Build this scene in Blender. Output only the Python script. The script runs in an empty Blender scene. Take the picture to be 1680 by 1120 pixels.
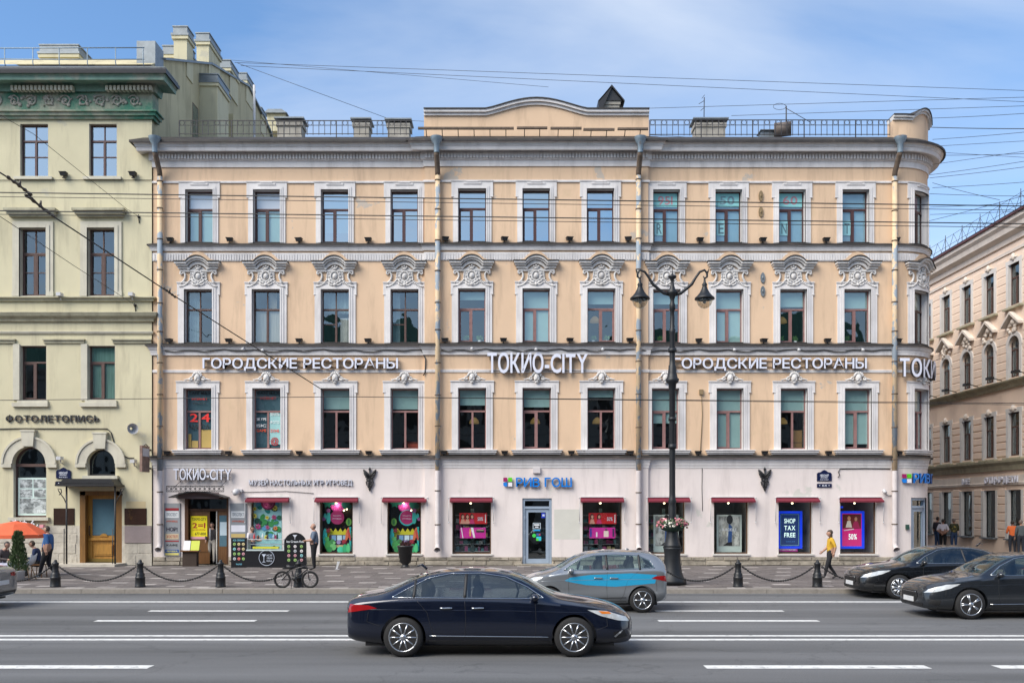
import bpy, bmesh, math, random
from mathutils import Vector, Matrix
from mathutils.bvhtree import BVHTree
R = math.radians
rng = random.Random(7)
scene = bpy.context.scene
COL = scene.collection

# ------------------------------------------------------------------ camera
FOCAL = 1500.0            # focal length in 1/1680ths of the frame width
EYE = 2.53
cam_data = bpy.data.cameras.new('camera')
cam_data.sensor_width = 36.0
cam_data.lens = 36.0 * FOCAL / 1680.0
cam_data.shift_y = 270.0 / 1680.0
cam_data.clip_end = 3000
cam = bpy.data.objects.new('camera', cam_data)
cam.location = (0, 0, EYE)
cam.rotation_euler = (R(90), 0, 0)
COL.objects.link(cam)
scene.camera = cam

# ------------------------------------------------------------------ sky and sun
SUN_ELEV, SUN_AZ = R(44), R(229)     # azimuth clockwise from +Y; behind the camera, to the left
world = bpy.data.worlds.new('World')
scene.world = world
world.use_nodes = True
wn, wl = world.node_tree.nodes, world.node_tree.links
wn.clear()
w_out = wn.new('ShaderNodeOutputWorld')
w_bg = wn.new('ShaderNodeBackground')
w_bg.inputs['Strength'].default_value = 0.068
sky = wn.new('ShaderNodeTexSky')
sky.sky_type = 'NISHITA'
sky.sun_disc = False
sky.sun_elevation = SUN_ELEV
sky.sun_rotation = SUN_AZ
sky.air_density = 1.0
sky.dust_density = 0.6
sky.ozone_density = 2.2
tc = wn.new('ShaderNodeTexCoord')
sep = wn.new('ShaderNodeSeparateXYZ')
wl.new(tc.outputs['Generated'], sep.inputs[0])
addz = wn.new('ShaderNodeMath'); addz.operation = 'MAXIMUM'; addz.inputs[1].default_value = 0.0
wl.new(sep.outputs['Z'], addz.inputs[0])
addz2 = wn.new('ShaderNodeMath'); addz2.operation = 'ADD'; addz2.inputs[1].default_value = 0.22
wl.new(addz.outputs[0], addz2.inputs[0])
dvx = wn.new('ShaderNodeMath'); dvx.operation = 'DIVIDE'
dvy = wn.new('ShaderNodeMath'); dvy.operation = 'DIVIDE'
wl.new(sep.outputs['X'], dvx.inputs[0]); wl.new(addz2.outputs[0], dvx.inputs[1])
wl.new(sep.outputs['Y'], dvy.inputs[0]); wl.new(addz2.outputs[0], dvy.inputs[1])
comb = wn.new('ShaderNodeCombineXYZ')
wl.new(dvx.outputs[0], comb.inputs[0]); wl.new(dvy.outputs[0], comb.inputs[1])
cmap = wn.new('ShaderNodeMapping'); cmap.inputs['Location'].default_value = (7.3, 2.2, 0.4)
cmap.inputs['Rotation'].default_value = (0, 0, R(24)); cmap.inputs['Scale'].default_value = (0.62, 1.25, 1)
wl.new(comb.outputs[0], cmap.inputs[0])
cno = wn.new('ShaderNodeTexNoise'); cno.inputs['Scale'].default_value = 1.15
cno.inputs['Detail'].default_value = 7; cno.inputs['Roughness'].default_value = 0.52
cno.inputs['Distortion'].default_value = 0.6
wl.new(cmap.outputs[0], cno.inputs['Vector'])
crm = wn.new('ShaderNodeValToRGB')
crm.color_ramp.elements[0].position = 0.40; crm.color_ramp.elements[0].color = (0.05, 0.05, 0.05, 1)
crm.color_ramp.elements[1].position = 0.72; crm.color_ramp.elements[1].color = (0.92, 0.92, 0.92, 1)
wl.new(cno.outputs['Fac'], crm.inputs[0])
cmix = wn.new('ShaderNodeMix'); cmix.data_type = 'RGBA'
hz = wn.new('ShaderNodeMapRange'); hz.interpolation_type = 'SMOOTHSTEP'   # pale haze low over the horizon, all round
hz.inputs['From Min'].default_value = 0.0; hz.inputs['From Max'].default_value = 0.42
hz.inputs['To Min'].default_value = 0.85; hz.inputs['To Max'].default_value = 0.0
wl.new(addz.outputs[0], hz.inputs[0])
hmx = wn.new('ShaderNodeMath'); hmx.operation = 'MAXIMUM'
wl.new(hz.outputs[0], hmx.inputs[0]); wl.new(crm.outputs[0], hmx.inputs[1])
wl.new(hmx.outputs[0], cmix.inputs['Factor'])
hsv = wn.new('ShaderNodeHueSaturation'); hsv.inputs['Saturation'].default_value = 1.2
hsv.inputs['Value'].default_value = 1.0
wl.new(sky.outputs[0], hsv.inputs['Color'])
wl.new(hsv.outputs[0], cmix.inputs[6])
cmix.inputs[7].default_value = (3.9, 4.25, 4.8, 1)
wl.new(cmix.outputs[2], w_bg.inputs['Color'])
wl.new(w_bg.outputs[0], w_out.inputs['Surface'])

sun_data = bpy.data.lights.new('sun', 'SUN')
sun_data.energy = 1.5
sun_data.angle = R(45)
sun_data.color = (1.0, 0.935, 0.83)
sun = bpy.data.objects.new('sun', sun_data)
sd = Vector((math.sin(SUN_AZ) * math.cos(SUN_ELEV), math.cos(SUN_AZ) * math.cos(SUN_ELEV), math.sin(SUN_ELEV)))
sun.rotation_euler = sd.to_track_quat('Z', 'Y').to_euler()
COL.objects.link(sun)

scene.view_settings.view_transform = 'Standard'
scene.view_settings.look = 'None'
scene.view_settings.gamma = 1.0
scene.view_settings.exposure = 1.72
scene.cycles.max_bounces = 7
scene.cycles.transparent_max_bounces = 12
scene.cycles.caustics_reflective = False
scene.cycles.caustics_refractive = False

# ------------------------------------------------------------------ materials
MATS = {}
def srgb(r, g, b):
    f = lambda c: ((c / 255.0) / 12.92) if c / 255.0 <= 0.04045 else (((c / 255.0) + 0.055) / 1.055) ** 2.4
    return (f(r), f(g), f(b))

def mat(name, col, rough=0.75, var=0.10, scale=2.0, bump=0.0, bscale=30.0, metal=0.0, spec=0.5,
        col2=None, fac2=(0.5, 0.62), scale2=1.5, stretch=(1, 1, 1), island=0.0, coat=0.0, obj=False, soot=0.0, patch=None):
    """procedural surface: base colour with uneven tone, an optional second colour in patches, fine relief"""
    if name in MATS: return MATS[name]
    m = bpy.data.materials.new(name); m.use_nodes = True
    n, l = m.node_tree.nodes, m.node_tree.links
    b = n['Principled BSDF']
    b.inputs['Roughness'].default_value = rough
    b.inputs['Metallic'].default_value = metal
    b.inputs['Specular IOR Level'].default_value = spec
    if coat: b.inputs['Coat Weight'].default_value = coat; b.inputs['Coat Roughness'].default_value = 0.04
    c = tuple(col) + (1,)
    if obj:
        t = n.new('ShaderNodeTexCoord'); src = t.outputs['Object']
    else:
        g = n.new('ShaderNodeNewGeometry'); src = g.outputs['Position']
    mp = n.new('ShaderNodeMapping'); mp.inputs['Scale'].default_value = stretch
    l.new(src, mp.inputs[0])
    cur = None
    if var:
        no = n.new('ShaderNodeTexNoise'); no.inputs['Scale'].default_value = scale
        no.inputs['Detail'].default_value = 6; no.inputs['Roughness'].default_value = 0.6
        l.new(mp.outputs[0], no.inputs['Vector'])
        mr = n.new('ShaderNodeMapRange')
        mr.inputs['From Min'].default_value = 0.25; mr.inputs['From Max'].default_value = 0.75
        mr.inputs['To Min'].default_value = 1 - var; mr.inputs['To Max'].default_value = 1 + var
        l.new(no.outputs['Fac'], mr.inputs[0])
        mu = n.new('ShaderNodeMix'); mu.data_type = 'RGBA'; mu.blend_type = 'MULTIPLY'
        mu.inputs['Factor'].default_value = 1.0
        mu.inputs[6].default_value = c
        l.new(mr.outputs[0], mu.inputs[7])
        cur = mu.outputs[2]
    if soot:
        ns = n.new('ShaderNodeTexNoise'); ns.inputs['Scale'].default_value = 1.0
        ns.inputs['Detail'].default_value = 5; ns.inputs['Roughness'].default_value = 0.65
        ms = n.new('ShaderNodeMapping'); ms.inputs['Scale'].default_value = (2.6, 2.6, 0.35)
        l.new(src, ms.inputs[0]); l.new(ms.outputs[0], ns.inputs['Vector'])
        rs = n.new('ShaderNodeMapRange'); rs.inputs['From Min'].default_value = 0.50; rs.inputs['From Max'].default_value = 0.74
        rs.inputs['To Min'].default_value = 0.0; rs.inputs['To Max'].default_value = soot
        l.new(ns.outputs['Fac'], rs.inputs[0])
        mx = n.new('ShaderNodeMix'); mx.data_type = 'RGBA'
        l.new(rs.outputs[0], mx.inputs['Factor'])
        if cur: l.new(cur, mx.inputs[6])
        else: mx.inputs[6].default_value = c
        mx.inputs[7].default_value = (c[0] * .42, c[1] * .40, c[2] * .40, 1)
        cur = mx.outputs[2]
    if island:
        g2 = n.new('ShaderNodeNewGeometry')
        mr = n.new('ShaderNodeMapRange')
        mr.inputs['To Min'].default_value = 1 - island; mr.inputs['To Max'].default_value = 1 + island
        l.new(g2.outputs['Random Per Island'], mr.inputs[0])
        mu = n.new('ShaderNodeMix'); mu.data_type = 'RGBA'; mu.blend_type = 'MULTIPLY'
        mu.inputs['Factor'].default_value = 1.0
        if cur: l.new(cur, mu.inputs[6])
        else: mu.inputs[6].default_value = c
        l.new(mr.outputs[0], mu.inputs[7]); cur = mu.outputs[2]
    if col2 is not None:
        n2 = n.new('ShaderNodeTexNoise'); n2.inputs['Scale'].default_value = scale2
        n2.inputs['Detail'].default_value = 8; n2.inputs['Roughness'].default_value = 0.68
        l.new(mp.outputs[0], n2.inputs['Vector'])
        rp = n.new('ShaderNodeMapRange'); rp.inputs['From Min'].default_value = fac2[0]; rp.inputs['From Max'].default_value = fac2[1]
        l.new(n2.outputs['Fac'], rp.inputs[0])
        mx = n.new('ShaderNodeMix'); mx.data_type = 'RGBA'
        l.new(rp.outputs[0], mx.inputs['Factor'])
        if cur: l.new(cur, mx.inputs[6])
        else: mx.inputs[6].default_value = c
        mx.inputs[7].default_value = tuple(col2) + (1,)
        cur = mx.outputs[2]
    if patch is not None:
        np_ = n.new('ShaderNodeTexNoise'); np_.inputs['Scale'].default_value = patch[3]
        np_.inputs['Detail'].default_value = 9; np_.inputs['Roughness'].default_value = 0.6
        l.new(src, np_.inputs['Vector'])
        rp = n.new('ShaderNodeMapRange'); rp.inputs['From Min'].default_value = patch[1]; rp.inputs['From Max'].default_value = patch[2]
        l.new(np_.outputs['Fac'], rp.inputs[0])
        mx = n.new('ShaderNodeMix'); mx.data_type = 'RGBA'
        l.new(rp.outputs[0], mx.inputs['Factor'])
        if cur: l.new(cur, mx.inputs[6])
        else: mx.inputs[6].default_value = c
        mx.inputs[7].default_value = tuple(patch[0]) + (1,)
        cur = mx.outputs[2]
    if cur: l.new(cur, b.inputs['Base Color'])
    else: b.inputs['Base Color'].default_value = c
    if bump:
        nb = n.new('ShaderNodeTexNoise'); nb.inputs['Scale'].default_value = bscale
        nb.inputs['Detail'].default_value = 4
        l.new(mp.outputs[0], nb.inputs['Vector'])
        bp = n.new('ShaderNodeBump'); bp.inputs['Strength'].default_value = bump; bp.inputs['Distance'].default_value = 0.02
        l.new(nb.outputs['Fac'], bp.inputs['Height']); l.new(bp.outputs[0], b.inputs['Normal'])
    MATS[name] = m
    return m

def glass_mat(name, tint, refl, rough=0.015, wav=0.0):
    m = bpy.data.materials.new(name); m.use_nodes = True
    n, l = m.node_tree.nodes, m.node_tree.links
    n.remove(n['Principled BSDF'])
    out = n['Material Output']
    tr = n.new('ShaderNodeBsdfTransparent'); tr.inputs[0].default_value = tuple(tint) + (1,)
    gl = n.new('ShaderNodeBsdfGlossy'); gl.inputs['Roughness'].default_value = rough
    gl.inputs['Color'].default_value = (0.86, 0.97, 1.0, 1)
    lw_ = n.new('ShaderNodeLayerWeight'); lw_.inputs[0].default_value = 0.5
    fr = n.new('ShaderNodeMath'); fr.operation = 'POWER'; fr.inputs[1].default_value = 4.5
    l.new(lw_.outputs['Facing'], fr.inputs[0])
    mr = n.new('ShaderNodeMapRange'); mr.inputs['To Min'].default_value = refl; mr.inputs['To Max'].default_value = 1.0
    l.new(fr.outputs[0], mr.inputs[0])
    mx = n.new('ShaderNodeMixShader')
    l.new(mr.outputs[0], mx.inputs[0]); l.new(tr.outputs[0], mx.inputs[1]); l.new(gl.outputs[0], mx.inputs[2])
    if wav:
        g = n.new('ShaderNodeNewGeometry')
        no = n.new('ShaderNodeTexNoise'); no.inputs['Scale'].default_value = 1.6; no.inputs['Detail'].default_value = 1
        l.new(g.outputs['Position'], no.inputs['Vector'])
        bp = n.new('ShaderNodeBump'); bp.inputs['Strength'].default_value = wav; bp.inputs['Distance'].default_value = 0.05
        l.new(no.outputs['Fac'], bp.inputs['Height']); l.new(bp.outputs[0], gl.inputs['Normal'])
    l.new(mx.outputs[0], out.inputs['Surface'])
    MATS[name] = m
    return m

def emit_mat(name, col, strength):
    m = bpy.data.materials.new(name); m.use_nodes = True
    b = m.node_tree.nodes['Principled BSDF']
    b.inputs['Base Color'].default_value = tuple(col) + (1,)
    b.inputs['Emission Color'].default_value = tuple(col) + (1,)
    b.inputs['Emission Strength'].default_value = strength
    MATS[name] = m
    return m

# ------------------------------------------------------------------ object helpers
def link(o, parent=None):
    COL.objects.link(o)
    if parent is not None: o.parent = parent
    return o

def tag(o, label, cat=None, group=None, kind=None):
    if label: o['label'] = label
    if cat: o['category'] = cat
    if group: o['group'] = group
    if kind: o['kind'] = kind
    return o

def thing(name, loc, label, cat, group=None, rz=0.0):
    o = bpy.data.objects.new(name, None)
    o.empty_display_size = 0.2
    o.location = loc; o.rotation_euler = (0, 0, rz)
    COL.objects.link(o)
    return tag(o, label, cat, group)

def child_world(o, parent):
    """parent keeping world coordinates of vertices (parent sits at an unscaled offset)"""
    o.parent = parent
    pm = Matrix.Translation(parent.location) @ parent.rotation_euler.to_matrix().to_4x4()
    o.matrix_parent_inverse = pm.inverted()

def copy_tree(o, parent=None):
    c = o.copy(); COL.objects.link(c); c.parent = parent
    if parent is not None: c.matrix_parent_inverse = o.matrix_parent_inverse.copy()
    for ch in list(o.children): copy_tree(ch, c)
    return c

ORD = ['first', 'second', 'third', 'fourth', 'fifth', 'sixth', 'seventh', 'eighth', 'ninth', 'tenth', 'eleventh',
       'twelfth', 'thirteenth', 'fourteenth', 'fifteenth', 'sixteenth']

class MB:
    """collects faces; box/prism/tube coordinates go through self.map(u, z, p): along the wall, up, out of the wall"""
    def __init__(self, mp=None):
        self.v = []; self.f = []; self.mi = []; self.map = mp or (lambda u, z, p: (u, -p, z)); self.cur = 0
        self.smooth = []; self.sm = False
    def add(self, vs, fs):
        k = len(self.v); self.v += [tuple(q) for q in vs]
        for f in fs:
            self.f.append(tuple(i + k for i in f)); self.mi.append(self.cur); self.smooth.append(self.sm)
        return self
    def box(self, u0, u1, z0, z1, p0, p1, n=None):
        if u1 < u0: u0, u1 = u1, u0
        if z1 < z0: z0, z1 = z1, z0
        if p1 < p0: p0, p1 = p1, p0
        if n is None: n = max(1, int((u1 - u0) / 0.12)) if (u1 > ARC_U and self.map is main_map) else 1
        vs = []
        for i in range(n + 1):
            u = u0 + (u1 - u0) * i / n
            vs += [self.map(u, z0, p0), self.map(u, z0, p1), self.map(u, z1, p1), self.map(u, z1, p0)]
        fs = [(3, 2, 1, 0), (4 * n, 4 * n + 1, 4 * n + 2, 4 * n + 3)]
        for i in range(n):
            a, b = 4 * i, 4 * i + 4
            fs += [(a, a + 1, b + 1, b), (a + 1, a + 2, b + 2, b + 1), (a + 2, a + 3, b + 3, b + 2), (a + 3, a, b, b + 3)]
        return self.add(vs, fs)
    def quad(self, u0, u1, z0, z1, p):
        n = max(1, int((u1 - u0) / 0.12)) if (u1 > ARC_U and self.map is main_map) else 1
        vs = []; fs = []
        for i in range(n + 1):
            u = u0 + (u1 - u0) * i / n
            vs += [self.map(u, z0, p), self.map(u, z1, p)]
        for i in range(n): fs.append((2 * i, 2 * i + 2, 2 * i + 3, 2 * i + 1))
        return self.add(vs, fs)
    def prism(self, poly, p0, p1):
        """poly: (u, z) outline; extruded between p0 and p1"""
        n = len(poly)
        vs = [self.map(u, z, p0) for u, z in poly] + [self.map(u, z, p1) for u, z in poly]
        fs = [tuple(range(n - 1, -1, -1)), tuple(range(n, 2 * n))]
        fs += [(i, (i + 1) % n, n + (i + 1) % n, n + i) for i in range(n)]
        return self.add(vs, fs)
    def strip(self, top, bot, p0, p1):
        """solid between two polylines of equal length (u, z)"""
        n = len(top); vs = []
        for (a, b) in zip(top, bot):
            vs += [self.map(a[0], a[1], p0), self.map(a[0], a[1], p1), self.map(b[0], b[1], p1), self.map(b[0], b[1], p0)]
        fs = [(0, 1, 2, 3), (4 * n - 1, 4 * n - 2, 4 * n - 3, 4 * n - 4)]
        for i in range(n - 1):
            a, b = 4 * i, 4 * i + 4
            for k in range(4):
                fs.append((a + k, b + k, b + (k + 1) % 4, a + (k + 1) % 4))
        return self.add(vs, fs)
    def tube(self, pts, r, seg=8, caps=True):
        """pts in mapped coordinates (u, z, p); r a number or list"""
        W = [Vector(self.map(*q)) for q in pts]
        return self.wtube(W, r, seg, caps)
    def wtube(self, W, r, seg=8, caps=True):
        W = [Vector(w) for w in W]; n = len(W)
        rs = r if isinstance(r, (list, tuple)) else [r] * n
        vs = []; prev = None
        for i in range(n):
            t = (W[min(i + 1, n - 1)] - W[max(i - 1, 0)])
            t = t.normalized() if t.length > 1e-9 else Vector((0, 0, 1))
            if prev is None:
                a = Vector((0, 0, 1)) if abs(t.z) < 0.9 else Vector((1, 0, 0))
                x = t.cross(a).normalized()
            else:
                x = (prev - t * prev.dot(t))
                x = x.normalized() if x.length > 1e-6 else t.orthogonal().normalized()
            prev = x; y = t.cross(x)
            for k in range(seg):
                an = 2 * math.pi * k / seg
                vs.append(W[i] + (x * math.cos(an) + y * math.sin(an)) * rs[i])
        fs = []
        for i in range(n - 1):
            for k in range(seg):
                a = i * seg + k; b = i * seg + (k + 1) % seg
                fs.append((a, b, b + seg, a + seg))
        if caps:
            fs.append(tuple(range(seg - 1, -1, -1))); fs.append(tuple(range((n - 1) * seg, n * seg)))
        s0 = self.sm; self.sm = True; self.add(vs, fs); self.sm = s0
        return self
    def lathe(self, prof, c=(0, 0, 0), seg=20, axis='z'):
        """prof: (radius, height) pairs, world coordinates about c"""
        vs = []; n = len(prof)
        for r, h in prof:
            for k in range(seg):
                a = 2 * math.pi * k / seg
                if axis == 'z': vs.append((c[0] + r * math.cos(a), c[1] + r * math.sin(a), c[2] + h))
                elif axis == 'y': vs.append((c[0] + r * math.cos(a), c[1] + h, c[2] + r * math.sin(a)))
                else: vs.append((c[0] + h, c[1] + r * math.cos(a), c[2] + r * math.sin(a)))
        fs = []
        for i in range(n - 1):
            for k in range(seg):
                a = i * seg + k; b = i * seg + (k + 1) % seg
                fs.append((a, b, b + seg, a + seg))
        if prof[0][0] > 1e-4: fs.append(tuple(range(seg - 1, -1, -1)))
        if prof[-1][0] > 1e-4: fs.append(tuple(range((n - 1) * seg, n * seg)))
        s0 = self.sm; self.sm = True; self.add(vs, fs); self.sm = s0
        return self
    def ball(self, c, rx, ry, rz, seg=10, rings=7):
        """ellipsoid, world axes"""
        pr = []
        vs = []; fs = []
        for i in range(rings + 1):
            th = math.pi * i / rings
            for k in range(seg):
                a = 2 * math.pi * k / seg
                vs.append((c[0] + rx * math.sin(th) * math.cos(a), c[1] + ry * math.sin(th) * math.sin(a), c[2] + rz * math.cos(th)))
        for i in range(rings):
            for k in range(seg):
                a = i * seg + k; b = i * seg + (k + 1) % seg
                fs.append((a + seg, b + seg, b, a))
        s0 = self.sm; self.sm = True; self.add(vs, fs); self.sm = s0
        return self
    def mesh(self, name, mats, fix=True):
        me = bpy.data.meshes.new(name)
        me.from_pydata(self.v, [], self.f)
        if not isinstance(mats, (list, tuple)): mats = [mats]
        for m in mats: me.materials.append(m)
        me.polygons.foreach_set('material_index', self.mi)
        me.polygons.foreach_set('use_smooth', self.smooth)
        me.update()
        if fix:
            bm = bmesh.new(); bm.from_mesh(me)
            bmesh.ops.remove_doubles(bm, verts=bm.verts, dist=1e-5)
            bmesh.ops.recalc_face_normals(bm, faces=bm.faces)
            bm.to_mesh(me); bm.free()
        return me
    def build(self, name, mats, parent=None, fix=True):
        o = bpy.data.objects.new(name, self.mesh(name, mats, fix))
        COL.objects.link(o)
        if parent is not None: child_world(o, parent)
        return o

# ------------------------------------------------------------------ frame of the facades (1 survey unit = 1/40 m)
FY = 37.5                                  # the front wall of the main house
def fu(px): return (px - 840.0) / 40.0     # along the front
def fz(py): return EYE + (830.0 - py) / 40.0
def gx(px, d): return (px - 840.0) * d / FOCAL
def gz(py, d): return EYE + (830.0 - py) * d / FOCAL
PAV = 0.12                                 # pavement height
ARC_U = fu(1478); ARC_R = 1.7
ARC_END = ARC_U + ARC_R * math.pi / 2
def main_map(u, z, p):
    if u <= ARC_U: return (u, FY - p, z)
    if u <= ARC_END:
        th = (u - ARC_U) / ARC_R
        return (ARC_U + (ARC_R + p) * math.sin(th), FY + ARC_R - (ARC_R + p) * math.cos(th), z)
    return (ARC_U + ARC_R + p, FY + ARC_R + (u - ARC_END), z)
def left_map(u, z, p): return (u, FY - 0.06 - p, z)
XR = 25.0
def right_map(u, z, p): return (XR - p, u, z)     # the house across the side street; u is depth
def plain(u, z, p): return (u, -p, z)

# ------------------------------------------------------------------ lettering
GLYPH = {}
def glyph(ch, weight=0.0):
    """mesh outline of one capital: verts, faces scaled to cap height 1, advance box width"""
    key = (ch, weight)
    if key in GLYPH: return GLYPH[key]
    cu = bpy.data.curves.new('glyph', 'FONT'); cu.body = ch; cu.size = 1.0
    cu.offset = weight; cu.resolution_u = 4; cu.fill_mode = 'FRONT'
    ob = bpy.data.objects.new('glyph', cu)
    me = bpy.data.meshes.new_from_object(ob)
    vs = [tuple(v.co) for v in me.vertices]; fs = [tuple(p.vertices) for p in me.polygons]
    bpy.data.objects.remove(ob); bpy.data.curves.remove(cu); bpy.data.meshes.remove(me)
    if vs:
        x0 = min(v[0] for v in vs); x1 = max(v[0] for v in vs)
        y0 = min(v[1] for v in vs); y1 = max(v[1] for v in vs)
    else: x0 = x1 = y0 = y1 = 0
    GLYPH[key] = (vs, fs, x0, x1, y0, y1)
    return GLYPH[key]
CAPH = None
def cap_h(weight):
    g = glyph('Н', weight); return g[4], g[5]

def letter_mesh(ch, h, sx, depth, mats, weight):
    """a solid letter standing in x-z, face towards -y, origin at its lower left"""
    vs, fs, x0, x1, y0, y1 = glyph(ch, weight)
    a, b = cap_h(weight); s = h / (b - a)
    me = bpy.data.meshes.new('letter')
    bm = bmesh.new()
    vv = [bm.verts.new(((v[0] - x0) * s * sx, -depth, (v[1] - a) * s)) for v in vs]
    for f in fs:
        try: bm.faces.new([vv[i] for i in f])
        except ValueError: pass
    if depth > 0.004:
        bm.normal_update()
        ret = bmesh.ops.extrude_face_region(bm, geom=list(bm.faces), use_keep_orig=True)
        for g in ret['geom']:
            if isinstance(g, bmesh.types.BMVert): g.co.y += depth - 0.002
        bmesh.ops.recalc_face_normals(bm, faces=bm.faces)
        bm.normal_update()
        if len(mats) > 1:
            for f in bm.faces:
                if abs(f.normal.y) < 0.5 or f.calc_center_median().y > -depth * 0.5: f.material_index = 1
    bm.to_mesh(me); bm.free()
    for m in mats: me.materials.append(m)
    return me

def text_layout(s, h, weight, gap=0.09, space=0.42):
    a, b = cap_h(weight); k = h / (b - a)
    x = 0; out = []
    for ch in s:
        if ch == ' ': x += space * h; continue
        g = glyph(ch, weight); w = (g[3] - g[2]) * k
        out.append((ch, x, w)); x += w + gap * h
    return out, max(0.001, x - gap * h)

def letters(s, u0, u1, z0, h, p, mp, mats, parent, depth=0.08, weight=0.02, gap=0.10, name='letter', th=None):
    """every letter of a sign is its own child of parent"""
    lay, w = text_layout(s, h, weight, gap)
    k = (u1 - u0) / w
    for ch, x, cw in lay:
        me = letter_mesh(ch, h, k, depth, mats, weight)
        o = bpy.data.objects.new(name, me); COL.objects.link(o)
        uu = u0 + x * k
        o.location = mp(uu, z0, p)
        a = Vector(mp(uu, z0, p)); bq = Vector(mp(uu + 0.02, z0, p)) - a
        o.rotation_euler = (0, 0, math.atan2(bq.y, bq.x))
        child_world_obj(o, parent)

def child_world_obj(o, parent):
    o.parent = parent
    pm = Matrix.Translation(parent.location) @ parent.rotation_euler.to_matrix().to_4x4()
    o.matrix_parent_inverse = pm.inverted()

def print_text(s, u0, u1, z0, h, p, mp, m, parent, weight=0.02, name='lettering', gap=0.1):
    """flat printed words: one thin mesh"""
    lay, w = text_layout(s, h, weight, gap)
    k = (u1 - u0) / w
    a, b = cap_h(weight); sc = h / (b - a)
    mb = MB(mp)
    for ch, x, cw in lay:
        vs, fs, x0, x1, y0, y1 = glyph(ch, weight)
        mb.add([mp(u0 + x * k + (v[0] - x0) * sc * k, z0 + (v[1] - a) * sc, p) for v in vs], fs)
    return mb.build(name, m, parent, fix=False)
# ------------------------------------------------------------------ palette
PEACH = mat('peach_plaster', (0.70, 0.50, 0.335), 0.85, 0.07, 0.5, bump=0.12, bscale=18, soot=0.40, patch=((0.50, 0.43, 0.36), .665, .685, .9),
            col2=(0.62, 0.45, 0.29), fac2=(0.60, 0.75), scale2=0.7)
TRIM = mat('white_stucco_trim', (0.68, 0.655, 0.645), 0.8, 0.12, 1.2, bump=0.2, bscale=25, soot=0.38)
ORN = mat('grey_stucco_ornament', (0.64, 0.62, 0.60), 0.85, 0.26, 9.0, bump=0.7, bscale=40, soot=0.38)
PINKW = mat('pale_pink_plaster', (0.75, 0.675, 0.645), 0.85, 0.06, 0.7, bump=0.12, bscale=14, soot=0.28, patch=((0.60, 0.58, 0.53), .64, .67, .55))
STONE = mat('limestone_plinth', (0.34, 0.30, 0.24), 0.95, 0.35, 3.0, bump=0.9, bscale=12, col2=(0.14, 0.12, 0.10), fac2=(0.52, 0.75), scale2=2.5)
FLASH = mat('rusty_flashing', (0.034, 0.030, 0.028), 0.65, 0.4, 3.0, col2=(0.12, 0.095, 0.08), fac2=(0.58, 0.72), scale2=2)
ROOFM = mat('grey_roof_sheet', (0.13, 0.135, 0.14), 0.5, 0.25, 1.0)
DKFRAME = mat('dark_brown_window_paint', (0.075, 0.030, 0.028), 0.5, 0.15, 3)
PKFRAME = mat('faded_pink_window_paint', (0.27, 0.145, 0.135), 0.7, 0.2, 5, soot=0.2)
BRFRAME = mat('old_brown_window_paint', (0.10, 0.055, 0.045), 0.6, 0.25, 5)
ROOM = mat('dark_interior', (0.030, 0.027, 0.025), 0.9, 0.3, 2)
BLIND = mat('teal_roller_blind', (0.30, 0.45, 0.44), 0.9, 0.06, 2)
BLINDW = mat('pale_roller_blind', (0.68, 0.64, 0.68), 0.9, 0.03, 2)
SKYTINT = mat('blue_sky_tint_sheet', (0.20, 0.34, 0.42), 0.9, 0.12, 1.5)  # sky reflection of the panes, put into the colour of a sheet
CURT = mat('grey_curtain', (0.30, 0.29, 0.26), 0.95, 0.25, 6, stretch=(6, 1, .2))
GLASS = glass_mat('window_glass', (0.95, 1.0, 1.0), 0.17, wav=0.12)
GLASS_HI = glass_mat('mirror_like_window_glass', (0.40, 0.55, 0.58), 0.52, wav=0.10)
SHOPGL = glass_mat('shop_glass', (0.94, 0.97, 0.97), 0.075, wav=0.03)
PIPE = mat('peeling_pipe_paint', (0.62, 0.47, 0.30), 0.7, 0.15, 3, col2=(0.26, 0.31, 0.36), fac2=(0.50, 0.53), scale2=1.6, stretch=(1.5, 1.5, 0.8))
PIPEW = mat('white_pipe_paint', (0.62, 0.57, 0.56), 0.7, 0.15, 2, soot=0.3)
FUNNEL = mat('blue_grey_zinc', (0.22, 0.29, 0.35), 0.5, 0.25, 5, metal=0.3, col2=(0.17, 0.12, 0.09), fac2=(0.55, 0.7), scale2=5)
RUST = mat('rusted_pipe', (0.13, 0.095, 0.07), 0.85, 0.35, 6)
BLACK = mat('black_metal', (0.018, 0.018, 0.02), 0.45, 0.2, 4)
IRON = mat('iron_railing_paint', (0.035, 0.032, 0.034), 0.55, 0.3, 3)
SIGNF = mat('sign_face_white', (0.70, 0.72, 0.82), 0.4, 0.03, 2)
SIGNS = mat('sign_side_dark', (0.05, 0.045, 0.045), 0.5, 0.1, 2)
BURG = mat('burgundy_awning', (0.16, 0.012, 0.028), 0.8, 0.15, 4)
CABLE = mat('black_cable', (0.02, 0.02, 0.02), 0.6, 0.0)
GREYC = mat('camera_grey', (0.55, 0.55, 0.56), 0.4, 0.05, 3)

# ------------------------------------------------------------------ ground
def sheet(name, x0, x1, y0, y1, z, m, kind='structure'):
    mb = MB(); mb.add([(x0, y0, z), (x1, y0, z), (x1, y1, z), (x0, y1, z)], [(0, 1, 2, 3)])
    o = mb.build(name, m, fix=False); tag(o, None, None, None, kind); return o
GROUNDM = mat('dull_ground', (0.10, 0.098, 0.095), 0.95, 0.2, 0.5)
sheet('ground', -1500, 1500, -1500, 1500, -0.03, GROUNDM)

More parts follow.
